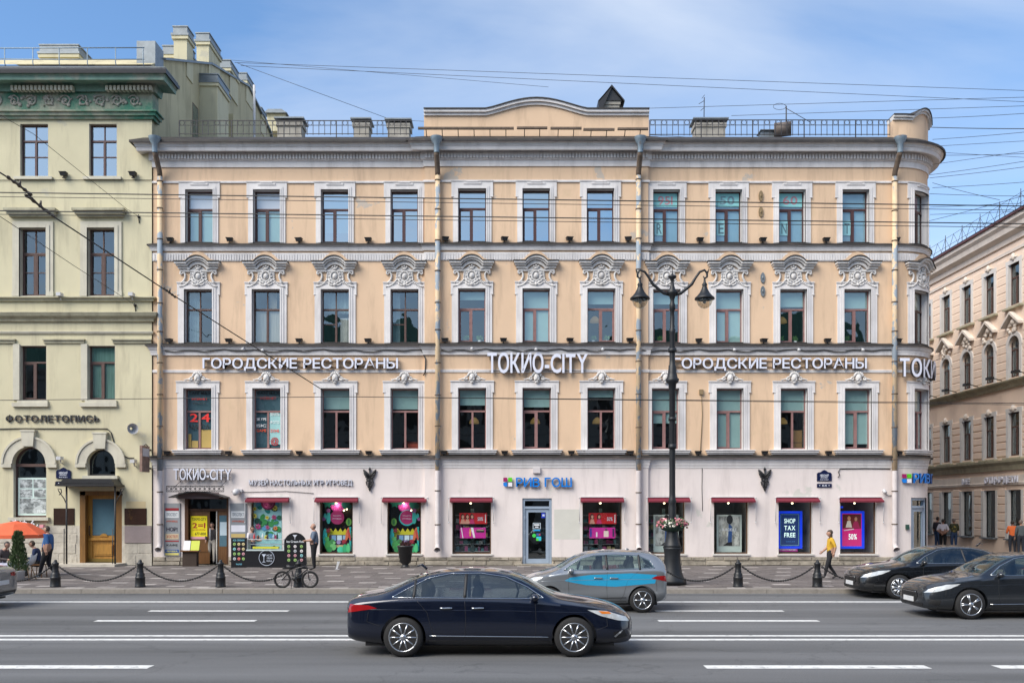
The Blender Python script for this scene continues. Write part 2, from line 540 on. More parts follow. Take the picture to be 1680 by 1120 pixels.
def asphalt():
    m = mat('asphalt', (0.125, 0.127, 0.13), 0.82, 0.12, 1.1, bump=0.5, bscale=70, stretch=(0.12, 1.0, 1.0))
    n, l = m.node_tree.nodes, m.node_tree.links
    b = n['Principled BSDF']; old = b.inputs['Base Color'].links[0].from_socket
    g = n.new('ShaderNodeNewGeometry'); no = n.new('ShaderNodeTexNoise'); no.inputs['Scale'].default_value = 55
    no.inputs['Detail'].default_value = 3
    l.new(g.outputs['Position'], no.inputs['Vector'])
    mr = n.new('ShaderNodeMapRange'); mr.inputs['From Min'].default_value = .3; mr.inputs['From Max'].default_value = .7
    mr.inputs['To Min'].default_value = .55; mr.inputs['To Max'].default_value = 1.45
    l.new(no.outputs['Fac'], mr.inputs[0])
    mu = n.new('ShaderNodeMix'); mu.data_type = 'RGBA'; mu.blend_type = 'MULTIPLY'; mu.inputs['Factor'].default_value = 1
    l.new(old, mu.inputs[6]); l.new(mr.outputs[0], mu.inputs[7])
    # long worn patches and repairs
    mp = n.new('ShaderNodeMapping'); mp.inputs['Scale'].default_value = (0.05, 0.9, 1)
    l.new(g.outputs['Position'], mp.inputs[0])
    n3 = n.new('ShaderNodeTexNoise'); n3.inputs['Scale'].default_value = 1.0; n3.inputs['Detail'].default_value = 5
    l.new(mp.outputs[0], n3.inputs['Vector'])
    r3 = n.new('ShaderNodeMapRange'); r3.inputs['From Min'].default_value = .35; r3.inputs['From Max'].default_value = .65
    r3.inputs['To Min'].default_value = .66; r3.inputs['To Max'].default_value = 1.2
    l.new(n3.outputs['Fac'], r3.inputs[0])
    m3 = n.new('ShaderNodeMix'); m3.data_type = 'RGBA'; m3.blend_type = 'MULTIPLY'; m3.inputs['Factor'].default_value = 1
    l.new(mu.outputs[2], m3.inputs[6]); l.new(r3.outputs[0], m3.inputs[7])
    # hairline cracks
    vo = n.new('ShaderNodeTexVoronoi'); vo.feature = 'DISTANCE_TO_EDGE'; vo.inputs['Scale'].default_value = 0.28
    n5 = n.new('ShaderNodeTexNoise'); n5.inputs['Scale'].default_value = 1.3; n5.inputs['Detail'].default_value = 6
    l.new(g.outputs['Position'], n5.inputs['Vector'])
    ad = n.new('ShaderNodeVectorMath'); ad.operation = 'MULTIPLY_ADD'; ad.inputs[1].default_value = (1.6, 1.6, 1.6)
    l.new(n5.outputs['Color'], ad.inputs[0]); l.new(g.outputs['Position'], ad.inputs[2]); l.new(ad.outputs[0], vo.inputs['Vector'])
    cr = n.new('ShaderNodeMapRange'); cr.inputs['From Min'].default_value = 0.0; cr.inputs['From Max'].default_value = 0.012
    cr.inputs['To Min'].default_value = 0.78; cr.inputs['To Max'].default_value = 1.0
    l.new(vo.outputs['Distance'], cr.inputs[0])
    m5 = n.new('ShaderNodeMix'); m5.data_type = 'RGBA'; m5.blend_type = 'MULTIPLY'; m5.inputs['Factor'].default_value = 1
    l.new(m3.outputs[2], m5.inputs[6]); l.new(cr.outputs[0], m5.inputs[7])
    l.new(m5.outputs[2], b.inputs['Base Color'])
    return m
ASPH = asphalt()
KERB_Y = 26.6
sheet('road', -160, 160, -9, KERB_Y + 0.05, 0.0, ASPH)
sheet('side_road', 19.3, 22.6, KERB_Y + 0.05, 160, 0.0, ASPH)
MARK = mat('road_marking_paint', (0.66, 0.66, 0.64), 0.7, 0.18, 6, col2=(0.26, 0.26, 0.26), fac2=(0.55, 0.68), scale2=7)
def marking(name, x0, x1, y, w, label=None):
    sheet(name, x0, x1, y - w / 2, y + w / 2, 0.004, MARK)
marking('edge_line', -60, 60, 24.2, 0.26)
for (a, b) in ((-8.77, -5.4), (3.46, 6.56)): marking('lane_dash', a, b, 22.1, 0.24)
for k, (a, b) in enumerate(((-20, -15.8), (-9.2, -5.66), (3.23, 6.77), (14, 17.6))): marking('lane_dash', a, b, 20.2, 0.25)
marking('centre_line', -60, 60, 17.86, 0.19); marking('centre_line', -60, 60, 17.35, 0.21)
for (a, b) in ((-12, -5.69), (3.04, 6.55), (7.62, 12)): marking('lane_dash', a, b, 14.4, 0.30)

# pavement: a slab, its kerb stones and its pavers
SLAB = mat('pavement_bed', (0.09, 0.083, 0.078), 0.95, 0.15, 2)
PX1 = 18.9
corner = [(PX1 - 3 + 3 * math.sin(a), KERB_Y + 3 - 3 * math.cos(a)) for a in [R(q) for q in range(0, 91, 9)]]
poly = [(-60, KERB_Y)] + corner + [(PX1, 120), (-60, 120)]
mb = MB(); n = len(poly)
mb.add([(x, y, -0.02) for x, y in poly] + [(x, y, PAV - 0.02) for x, y in poly],
       [tuple(range(n, 2 * n))] + [(i, (i + 1) % n, n + (i + 1) % n, n + i) for i in range(n)])
pavement = mb.build('pavement', SLAB); tag(pavement, None, None, None, 'structure')
mb = MB()
mb.box(22.6, 60, -0.02, PAV - 0.004, -160, -27); far_pav = mb.build('far_pavement', mat('far_pavement_stone', (0.16, 0.15, 0.145), .9, .15, 3))
tag(far_pav, None, None, None, 'structure')
GRAN = mat('granite_kerb', (0.27, 0.245, 0.215), 0.85, 0.18, 8, bump=0.3, bscale=60)
def kerb_stone(x, y, ang, w):
    mb = MB(); a = 0.03
    mb.prism([(-w / 2 + .006, -0.05), (w / 2 - .006, -0.05), (w / 2 - .006, 0.128 - rng.random() * .006), (-w / 2 + .006, 0.128 - rng.random() * .006)], -0.34, 0.0)
    o = mb.build('kerb_stone', GRAN); o.location = (x, y, 0); o.rotation_euler = (0, 0, ang); child_world_obj(o, pavement)
x = -22.0
while x < PX1 - 3:
    w = min(rng.uniform(1.25, 1.6), PX1 - 3 - x + .02); kerb_stone(x + w / 2, KERB_Y - 0.05, 0, w); x += w
for q in range(6):
    a = R(7.5 + 15 * q); kerb_stone(PX1 - 3 + 3.05 * math.sin(a), KERB_Y + 3 - 3.05 * math.cos(a), a, 0.80)
PAVER = mat('dark_brown_paver', (0.135, 0.118, 0.112), 0.85, 0.12, 3, island=0.22)
PAVERL = mat('pale_paver', (0.36, 0.33, 0.31), 0.85, 0.12, 3, island=0.15)
mbd, mbl = MB(), MB()
ny = int((FY - 0.1 - KERB_Y - 0.3) / 0.30)
for j in range(ny):
    y0 = KERB_Y + 0.31 + j * 0.30
    for i in range(78):
        x0 = -25 + i * 0.56 + (0.28 if j % 2 else 0)
        if x0 > PX1 - .9: continue
        if x0 > PX1 - 3 and y0 < KERB_Y + 3 and math.hypot(x0 + .56 - (PX1 - 3), y0 - KERB_Y - 3) > 2.7: continue
        light = ((i + 2 * (j // 2)) % 7 == 0 and j % 2 == 0) or (j in (1,) and i % 5 == 2)
        b = mbl if light else mbd
        t = PAV - 0.004 + rng.random() * .006; g = 0.006
        b.add([(x0 + g, y0 + g, t), (x0 + .56 - g, y0 + g, t), (x0 + .56 - g, y0 + .3 - g, t), (x0 + g, y0 + .3 - g, t),
               (x0 + g, y0 + g, t - .03), (x0 + .56 - g, y0 + g, t - .03)], [(0, 1, 2, 3), (4, 5, 1, 0)])
for b, m, nm in ((mbd, PAVER, 'dark_pavers'), (mbl, PAVERL, 'pale_pavers')):
    o = b.build(nm, m, pavement, fix=False); o['kind'] = 'stuff'

# ------------------------------------------------------------------ main house
house = thing('corner_house', (fu(870), FY, PAV), 'four storey peach stucco corner house with white ground floor and rounded corner', 'building')
uL, uA, uB = fu(251), fu(697), fu(1063)
RIS = 0.12
def pbase(u): return RIS if uA < u < uB else 0.0
U_END = ARC_END + 26.0

def gpx(o, py): return gz(py, FY - o)
def arc_pts(n=10): return [(ARC_U + ARC_R * math.sin(k * math.pi / 2 / n), FY + ARC_R - ARC_R * math.cos(k * math.pi / 2 / n)) for k in range(1, n + 1)]
MAIN_PATH = [(uL, FY + .5), (uL, FY), (uA, FY), (uA, FY - RIS), (uB, FY - RIS), (uB, FY), (ARC_U, FY)] + arc_pts() + [(ARC_U + ARC_R, FY + 28)]
def sweep(mb, prof, path):
    n = len(path); rows = []
    for i in range(n):
        P = Vector(path[i])
        d1 = (Vector(path[i]) - Vector(path[i - 1])).normalized() if i else None
        d2 = (Vector(path[i + 1]) - Vector(path[i])).normalized() if i < n - 1 else None
        n1 = Vector((d1.y, -d1.x)) if d1 else None; n2 = Vector((d2.y, -d2.x)) if d2 else None
        if n1 is None: off = n2
        elif n2 is None: off = n1
        else: off = (n1 + n2) / (1 + n1.dot(n2))
        rows.append([(P.x + off.x * o, P.y + off.y * o, z) for o, z in prof])
    m = len(prof); vs = [v for r in rows for v in r]; fs = []
    for i in range(n - 1):
        for k in range(m):
            a = i * m + k; b = i * m + (k + 1) % m
            fs.append((a, a + m, b + m, b))
    fs.append(tuple(range(m))); fs.append(tuple(range(n * m - 1, (n - 1) * m - 1, -1)))
    mb.add(vs, fs)
def moulding(name, prof_px, m, parent, path=None):
    prof = [(o, gpx(max(o, 0), py)) for o, py in prof_px]
    mb = MB(); sweep(mb, prof, path or MAIN_PATH); return mb.build(name, m, parent)

def wall_grid(mb, u0, u1, z0, z1, holes, p, extra_u=()):
    us = sorted(set([u0, u1] + [q for h in holes for q in h[:2] if u0 < q < u1] + [q for q in extra_u if u0 < q < u1]))
    zs = sorted(set([z0, z1] + [q for h in holes for q in h[2:4] if z0 < q < z1]))
    for i in range(len(us) - 1):
        for j in range(len(zs) - 1):
            cu, cz = (us[i] + us[i + 1]) / 2, (zs[j] + zs[j + 1]) / 2
            if any(h[0] < cu < h[1] and h[2] < cz < h[3] for h in holes): continue
            mb.add([mb.map(us[i], zs[j], p), mb.map(us[i + 1], zs[j], p), mb.map(us[i + 1], zs[j + 1], p), mb.map(us[i], zs[j + 1], p)], [(0, 1, 2, 3)])

cols4 = [(305, 350), (416, 460), (527, 572), (641, 686), (752, 798), (857, 902), (962, 1007), (1071, 1115), (1173, 1217), (1277, 1321), (1381, 1425)]
cols3 = [(303, 349), (414, 460), (527, 573), (641, 687), (752, 797), (857, 902), (963, 1009), (1071, 1116), (1174, 1219), (1279, 1323), (1384, 1428)]
cols2 = [(302, 348), (415, 461), (527, 574), (641, 687), (752, 798), (857, 904), (963, 1009), (1069, 1114), (1175, 1219), (1280, 1324), (1385, 1429)]
CU = ARC_U + ARC_R * R(36); CH = 0.52          # the window on the rounded corner
def spans(cols): return [(fu(a), fu(b)) for a, b in cols] + [(CU - CH, CU + CH)]
Z4 = (fz(399), fz(312)); Z3 = (fz(563), fz(475)); Z2 = (fz(737.5), fz(637))
wins = {4: [(a, b, Z4[0], Z4[1]) for a, b in spans(cols4)], 3: [(a, b, Z3[0], Z3[1]) for a, b in spans(cols3)], 2: [(a, b, Z2[0], Z2[1]) for a, b in spans(cols2)]}
side_u = [ARC_END + 1.6 + 2.6 * k for k in range(9)]
side_h = [(c - .55, c + .55, z[0], z[1]) for c in side_u for z in (Z2, Z3, Z4)]
arc_u = [ARC_U + ARC_R * math.pi / 2 * k / 14 for k in range(15)]
holes_up = wins[4] + wins[3] + wins[2] + side_h
ZG = fz(749)
def zones(): return ((uL, uA, 0.0), (uA, uB, RIS), (uB, U_END, 0.0))
mb = MB(main_map)
for a, b, p in zones(): wall_grid(mb, a, b, ZG, fz(232), holes_up, p, arc_u)
for u in (uA, uB): mb.add([(u, FY, ZG), (u, FY - RIS, ZG), (u, FY - RIS, fz(232)), (u, FY, fz(232))], [(0, 1, 2, 3)])
mb.add([(uL, FY, ZG), (uL, FY + 3, ZG), (uL, FY + 3, fz(232)), (uL, FY, fz(232))], [(0, 1, 2, 3)])
mb.build('wall', PEACH, house, fix=False)
# ground floor
shop = [(411, 463), (524, 579), (635, 691), (742, 806), (955, 1020), (1063, 1124), (1171, 1228), (1277, 1333), (1378, 1438)]
ZS = (fz(908), fz(818))
g_holes = [(fu(a), fu(b), ZS[0], ZS[1]) for a, b in shop]
DOOR_R = (fu(857), fu(905), PAV + .06, fz(817)); DOOR_T = (fu(303), fu(375), PAV + .02, fz(815))
DOOR_C = (CU - 0.62, CU + 0.50, PAV + .06, fz(816))
g_holes += [DOOR_R, DOOR_T, DOOR_C]
mb = MB(main_map); ZP = fz(913)
for a, b, p in zones(): wall_grid(mb, a, b, ZP, ZG, g_holes, p, arc_u)
for u in (uA, uB): mb.add([(u, FY, ZP), (u, FY - RIS, ZP), (u, FY - RIS, ZG), (u, FY, ZG)], [(0, 1, 2, 3)])
mb.build('ground_floor_wall', PINKW, house, fix=False)
mb = MB(main_map); mb.box(fu(909), fu(951), fz(884), fz(835), RIS, RIS + .003); mb.build('repaint_patch', mat('grey_green_repaint', (.60, .59, .53), .88, .06, 2), house)
# plinth of rough stones
mb = MB(main_map)
for a, b, p in zones(): wall_grid(mb, a, b, -0.02, ZP, [DOOR_R, DOOR_T, DOOR_C], p + .01, arc_u)
mb.build('plinth_backing', STONE, house, fix=False)
def stones(mp, u0, u1, z0, z1, p, holes, m, parent, name='plinth_stone', rows=2, wmin=.45, wmax=1.15, dp=.07):
    zr = [z0] + sorted(z0 + (z1 - z0) * (k / rows + rng.uniform(-.08, .08)) for k in range(1, rows)) + [z1]
    for j in range(rows):
        u = u0
        while u < u1 - .05:
            w = min(rng.uniform(wmin, wmax), u1 - u)
            segs = [(u, u + w)]
            for h in holes:
                ns = []
                for a, b in segs:
                    if h[1] <= a or h[0] >= b: ns.append((a, b)); continue
                    if a < h[0]: ns.append((a, h[0]))
                    if b > h[1]: ns.append((h[1], b))
                segs = ns
            for a, b in segs:
                if b - a < .06: continue
                mb = MB(mp); pr = p + rng.uniform(.35, 1) * dp; g = .008; be = .02
                A, B, C, D = a + g, b - g, zr[j] + g, zr[j + 1] - g
                q = lambda: rng.uniform(-.012, .012)
                if mp is main_map and b > ARC_U: mb.box(A, B, C, D, p - .02, pr)
                else:
                    vs = [mp(A, C, p - .02), mp(B, C, p - .02), mp(B, D, p - .02), mp(A, D, p - .02)] + \
                         [mp(A + be + q(), C + be + q() * .5, pr + q()), mp(B - be + q(), C + be + q() * .5, pr + q()), mp(B - be + q(), D - be + q() * .5, pr + q()), mp(A + be + q(), D - be + q() * .5, pr + q())]
                    mb.add(vs, [(4, 5, 6, 7), (0, 1, 5, 4), (1, 2, 6, 5), (2, 3, 7, 6), (3, 0, 4, 7)])
                mb.build(name, m, parent)
            u += w
for a, b, p in ((uL, uA, 0.0), (uA, uB, RIS), (uB, ARC_END, 0.0)):
    stones(main_map, a, b, PAV - .02, ZP + .005, p, [DOOR_R, DOOR_T, DOOR_C], STONE, house)

# mouldings
moulding('cornice', [(0, 275), (.05, 274.5), (.06, 265), (.11, 263.5), (.13, 262), (.13, 250), (.17, 249), (.46, 248), (.48, 246.5), (.50, 241), (.53, 240), (.55, 236), (.60, 234.5), (.61, 232.5), (0, 232.5)], TRIM, house)
moulding('roof_edge', [(-.3, 225), (.70, 232.6), (.70, 229.2), (.3, 226), (-.3, 220)], FLASH, house)
mb = MB()
def dentils(mb, py0, py1, o0, o1, step, wid):
    z0, z1 = gpx(o1, py0), gpx(o1, py1)
    for a, b, pb in zones():
        u = a + .05
        while u < (b if b < 20 else ARC_END + .5) - .05:
            m2 = MB(main_map); mb.map = main_map; mb.box(u, u + wid, z0, z1, pb + o0, pb + o1, n=1); u += step
dentils(mb, 260, 252, .10, .21, .13, .075)
d = mb.build('dentil_row', TRIM, house, fix=False); d['kind'] = 'stuff'
moulding('string_course', [(0, 301), (.05, 300.5), (.06, 298.5), (.04, 297), (0, 297)], TRIM, house)
moulding('storey_ledge', [(0, 412), (.07, 411.5), (.08, 409), (.09, 408.5), (.10, 405), (.13, 404.5), (.15, 402), (0, 401.5)], TRIM, house)
moulding('ledge_flashing', [(0, 401.3), (.19, 402.2), (.19, 400.2), (0, 399)], FLASH, house)
moulding('frieze_band', [(0, 428.5), (.03, 428.5), (.035, 415), (0, 415)], TRIM, house)
mb = MB(main_map)
zf0, zf1 = gpx(.05, 427), gpx(.05, 416.5)
for a, b, pb in zones():
    u = a + .03
    while u < (b if b < 20 else ARC_END) - .06:
        mb.box(u, u + .062, zf0, zf1, pb + .03, pb + .062, n=1); u += .108
d = mb.build('flute_row', TRIM, house, fix=False); d['kind'] = 'stuff'
moulding('storey_ledge', [(0, 583), (.07, 582.5), (.08, 578), (.09, 577), (.09, 575), (.13, 573), (.17, 568.5), (.20, 566.5), (0, 566.5)], TRIM, house)
moulding('ledge_flashing', [(0, 566.2), (.24, 567.2), (.24, 564.8), (0, 563.2)], FLASH, house)
moulding('string_course', [(0, 611.5), (.035, 611), (.045, 607), (0, 606.5)], TRIM, house)
moulding('ground_floor_cornice', [(0, 768), (.02, 767.5), (.025, 763.5), (.045, 763), (.05, 758.5), (.07, 758), (.075, 753.5), (.12, 751), (.13, 750), (0, 750)], TRIM, house)
moulding('ledge_flashing', [(0, 749.8), (.22, 750.8), (.22, 748.4), (0, 746.5)], FLASH, house)

# window surrounds
def reveal(mb, u0, u1, z0, z1, p, depth):
    for q in ((u0 - .0, u0 + .012), (u1 - .012, u1)): mb.box(q[0], q[1], z0, z1, p - depth, p + .002)
    mb.box(u0, u1, z1 - .012, z1, p - depth, p + .002); mb.box(u0, u1, z0, z0 + .03, p - depth, p + .01)
def surround(u0, u1, z0, z1, p, floor, mp=main_map):
    mb = MB(mp); c = (u0 + u1) / 2; s = 1 / 40.
    if floor == 4:
        jo, eo, top = 8.5 * s, 11 * s, 14 * s; eb = z1 - 12 * s
    elif floor == 3:
        jo, eo, top = 10.5 * s, 12 * s, 12 * s; eb = z1 - 8 * s
    else:
        jo, eo, top = 10.5 * s, 12.5 * s, 12 * s; eb = z1 - 6 * s
    for sg in (-1, 1):
        e = u0 if sg < 0 else u1
        a, b = sorted((e, e + sg * jo)); mb.box(a, b, z0, z1, p - .01, p + .05)
        a, b = sorted((e, e + sg * jo * .55)); mb.box(a, b, z0, z1 + jo * .55, p, p + .075)
        a, b = sorted((e, e + sg * jo * .2)); mb.box(a, b, z0, z1 + jo * .2, p, p + .095)
        a, b = sorted((e + sg * jo * .9, e + sg * eo)); mb.box(a, b, eb, z1 + top, p - .01, p + .055)
        a, b = sorted((e + sg * jo * .82, e + sg * eo * 1.03)); mb.box(a, b, eb - .03, eb, p - .01, p + .07)
    mb.box(u0 - eo * .9, u1 + eo * .9, z1, z1 + top, p - .01, p + .052)
    mb.box(u0, u1, z1, z1 + jo * .55, p, p + .077); mb.box(u0, u1, z1, z1 + jo * .2, p, p + .097)
    mb.box(u0 - eo * 1.04, u1 + eo * 1.04, z1 + top - .045, z1 + top, p - .01, p + .085)
    if floor == 4:
        mb.box(c - .36, c + .36, z1 + .19, z1 + .27, p, p + .085); mb.box(c - .24, c + .24, z1 + .265, z1 + .30, p, p + .11)
    reveal(mb, u0, u1, z0, z1, p, .24)
    return mb.build('window_surround', TRIM, house)

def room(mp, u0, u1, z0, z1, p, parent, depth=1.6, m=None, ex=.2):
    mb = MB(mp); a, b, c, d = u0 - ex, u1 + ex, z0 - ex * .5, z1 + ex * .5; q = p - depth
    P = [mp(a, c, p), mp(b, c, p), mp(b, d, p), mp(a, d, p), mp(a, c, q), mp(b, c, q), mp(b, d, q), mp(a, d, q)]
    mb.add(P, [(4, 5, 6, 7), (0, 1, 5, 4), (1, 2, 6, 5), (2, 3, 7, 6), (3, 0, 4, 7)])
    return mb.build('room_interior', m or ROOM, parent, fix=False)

def window(bld, mp, u0, u1, z0, z1, p, fm, gl, tr=.34, mul=.5, up_mul=False, blind=None, blind_m=None, low_bar=None,
           casement=0, white_sash=False, inset=.2, fw=.055, extra=None, depth=1.6):
    """frame with a transom light above two casements; every pane its own child"""
    q0, q1 = p - inset - .05, p - inset
    fr = MB(mp); H = z1 - z0; W = u1 - u0
    zt = z1 - H * tr; um = u0 + W * mul
    fr.box(u0, u0 + fw, z0, z1, q0, q1); fr.box(u1 - fw, u1, z0, z1, q0, q1)
    fr.box(u0 + fw, u1 - fw, z1 - fw, z1, q0, q1); fr.box(u0 + fw, u1 - fw, z0 + .03, z0 + .03 + fw, q0, q1)
    fr.box(u0 + fw, u1 - fw, zt - fw * .65, zt + fw * .65, q0, q1 + .02)
    fr.box(um - fw * .75, um + fw * .75, z0 + .03 + fw, zt - fw * .65, q0, q1 + .015)
    if up_mul: fr.box(um - fw * .4, um + fw * .4, zt + fw * .65, z1 - fw, q0, q1)
    fm2 = fm
    zl0, zl1 = z0 + .03 + fw, zt - fw * .65
    for side in (0, 1):
        a, b = (u0 + fw, um - fw * .75) if side == 0 else (um + fw * .75, u1 - fw)
        if casement & (1 << side):
            t = .045
            for bx in ((a, a + t, zl0, zl1), (b - t, b, zl0, zl1), (a + t, b - t, zl0, zl0 + t), (a + t, b - t, zl1 - t, zl1)): fr.box(bx[0], bx[1], bx[2], bx[3], q0 + .005, q1 + .01)
        if low_bar and low_bar & (1 << side):
            zz = zl0 + (zl1 - zl0) * (.56 if low_bar < 4 else .8); fr.box(a, b, zz - .02, zz + .02, q0, q1)
    w = fr.build('window', fm, bld)
    gq = p - inset - .03
    areas = []
    if up_mul: areas += [(u0 + fw, um - fw * .4, zt + fw * .65, z1 - fw), (um + fw * .4, u1 - fw, zt + fw * .65, z1 - fw)]
    else: areas += [(u0 + fw, u1 - fw, zt + fw * .65, z1 - fw)]
    areas += [(u0 + fw, um - fw * .75, zl0, zl1), (um + fw * .75, u1 - fw, zl0, zl1)]
    for k, ar in enumerate(areas):
        mbp = MB(mp); mbp.quad(*ar, gq - rng.uniform(0, .004)); mbp.build('pane', gl, w, fix=False)
    if blind:
        for (f0, f1, m) in blind:           # fractions of the height, from the top
            mbb = MB(mp); mbb.box(u0 + .02, u1 - .02, z1 - H * f1, z1 - H * f0, gq - .04, gq - .034); mbb.build('blind', m, w, fix=False)
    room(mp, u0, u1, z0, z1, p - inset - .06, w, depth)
    return w

# hood and cartouche over the third-storey windows (built once, copied)
S = 1 / 40.
def hood_curve(y_off, x_scale=1.0, shrink=0.0):
    """outline from left to right, (u, z) from the window-top centre, in survey units"""
    pts = [(-37, 43), (-21, 43)]
    R0 = 25.0 - shrink
    for k in range(0, 11):
        a = R(142 - (142 - 38) * k / 10)
        pts.append((R0 * math.cos(a) * .92, 37.5 + (R0 * math.sin(a) - 25 * math.sin(R(142))) * .98 + 5.2 * (1 if True else 0)))
    pts += [(21, 43), (37, 43)]
    return [(x * x_scale * S, (y + y_off) * S) for x, y in pts]
def hood(mb, uc, zc, p):
    sh = lambda c: [(uc + a, zc + b) for a, b in c]
    mb.cur = 1
    mb.strip(sh(hood_curve(1.6, 1.0)), sh(hood_curve(0.2, 1.0)), p, p + .34)
    mb.cur = 0
    mb.strip(sh(hood_curve(0.2, .98)), sh(hood_curve(-3, .98)), p, p + .30)
    mb.strip(sh(hood_curve(-3, .93)), sh(hood_curve(-6, .93)), p, p + .22)
    mb.strip(sh(hood_curve(-6, .88, 1)), sh(hood_curve(-10, .88, 2)), p, p + .13)
def peach_arch(mb, uc, zc, p):
    out = [(-27, 47), (-20, 49), (-14, 55), (-8, 59.5), (0, 61.5), (8, 59.5), (14, 55), (20, 49), (27, 47)]
    bot = [(x, 40.5) for x, y in out]
    mb.strip([(uc + x * S, zc + y * S) for x, y in out], [(uc + x * S, zc + y * S) for x, y in bot], p, p + .075)
def cartouche(mb, uc, zc, p):
    def B(x, y, o, r, ry=None, rp=None): 
        c = mb.map(uc + x * S, zc + y * S, p + o)
        mb.ball(c, r * S, (rp or r) * S, (ry or r) * S, 8, 6)
    def T(pts, r, o=.05): mb.tube([(uc + x * S, zc + y * S, p + o) for x, y in pts], [q * S for q in r] if isinstance(r, (list, tuple)) else r * S, 6)
    arch = [(14 * math.cos(R(a)), 24 + 14 * math.sin(R(a))) for a in range(0, 181, 20)]
    mb.prism([(uc + x * S, zc + y * S) for x, y in [(14, 12)] + arch + [(-14, 12)]], p, p + .05)
    mb.prism([(uc + x * S, zc + y * S) for x, y in ((-30, 32), (30, 32), (30, 28.5), (-30, 28.5))], p, p + .08)
    B(0, 21, .06, 4.6, 5.4, 4.5)                       # boss
    ring = [(7.2 * math.cos(R(a)), 21 + 8.3 * math.sin(R(a))) for a in range(0, 361, 24)]
    T(ring, 1.5, .08)
    for a in range(0, 360, 30): B(9.2 * math.cos(R(a)), 20.5 + 10 * math.sin(R(a)), .07, 1.9)
    B(0, 33, .08, 4.2, 2.2, 3); B(-3.6, 36, .08, 1.9); B(3.6, 36, .08, 1.9); B(0, 37.5, .08, 1.8)   # crest
    for sg in (-1, 1):
        T([(sg * 2, 8), (sg * 5, 11), (sg * 9, 13), (sg * 11, 17)], [1.6, 1.8, 1.6, 1.0], .08)
        T([(sg * 1, 7), (sg * 5, 6.3), (sg * 9, 8), (sg * 10, 10)], [1.4, 1.6, 1.4, .9], .08)
        for k in range(9):                              # garland
            t = k / 8.; B(sg * (13 + 17 * t), 15 - 10.5 * t - 3.2 * math.sin(math.pi * t), .06, 1.9 - .5 * t, None, 2.2)
        for k in range(5):
            t = k / 4.; B(sg * (12 + 1.5 * t), 26 - 9 * t, .05, 1.3)
        T([(sg * 29, 30), (sg * 29.5, 25.5), (sg * 27.5, 24), (sg * 26.5, 26), (sg * 23.5, 27.5), (sg * 21.5, 24), (sg * 21.5, 19), (sg * 24, 13.5), (sg * 28.5, 9.5)], [1.4, 1.5, 1.5, 1.2, 1.6, 1.7, 1.7, 1.9, 2.4], .045)
    B(0, 7, .09, 3, 2.4, 3)
def mask_key(mb, uc, zc, p):
    def B(x, y, o, r, ry=None, rp=None):
        c = mb.map(uc + x * S, zc + y * S, p + o); mb.ball(c, r * S, (rp or r) * S, (ry or r) * S, 8, 6)
    def T(pts, r, o=.06): mb.tube([(uc + x * S, zc + y * S, p + o) for x, y in pts], [q * S for q in r], 6)
    B(0, 16.5, .06, 5.6, 7.5, 5)
    for k in range(7):
        a = R(20 + 140 * k / 6); B(7 * math.cos(a), 18.5 + 6.5 * math.sin(a), .08, 1.9, 2.6, 2.5)
    B(0, 9.5, .09, 3, 2.6, 3); B(-2.6, 13, .16, 1.6, 1.2); B(2.6, 13, .16, 1.6, 1.2); B(0, 16, .17, 1.1, 2.4)
    for sg in (-1, 1):
        T([(sg * 7, 15), (sg * 11, 13), (sg * 15, 15), (sg * 20, 13.2), (sg * 22, 14.5)], [2, 1.7, 1.5, 1.2, .6])
        T([(sg * 6, 19), (sg * 11, 17.5), (sg * 14, 14.5)], [1.5, 1.5, .9]); B(sg * 12, 14.5, .06, 2.2, 1.6)

plain_hood = MB(plain); hood(plain_hood, 0, 0, 0); HOOD_ME = plain_hood.mesh('hood', [ORN, FLASH])
pm = MB(plain); cartouche(pm, 0, 0, 0); CART_ME = pm.mesh('cartouche', ORN)
pm = MB(plain); mask_key(pm, 0, 0, 0); MASK_ME = pm.mesh('keystone_mask', ORN)
def put(me, name, u, z, p, parent):
    o = bpy.data.objects.new(name, me); COL.objects.link(o); o.location = main_map(u, z, p)
    if u > ARC_U: o.rotation_euler = (0, 0, min((u - ARC_U) / ARC_R, math.pi / 2))
    child_world_obj(o, parent); return o

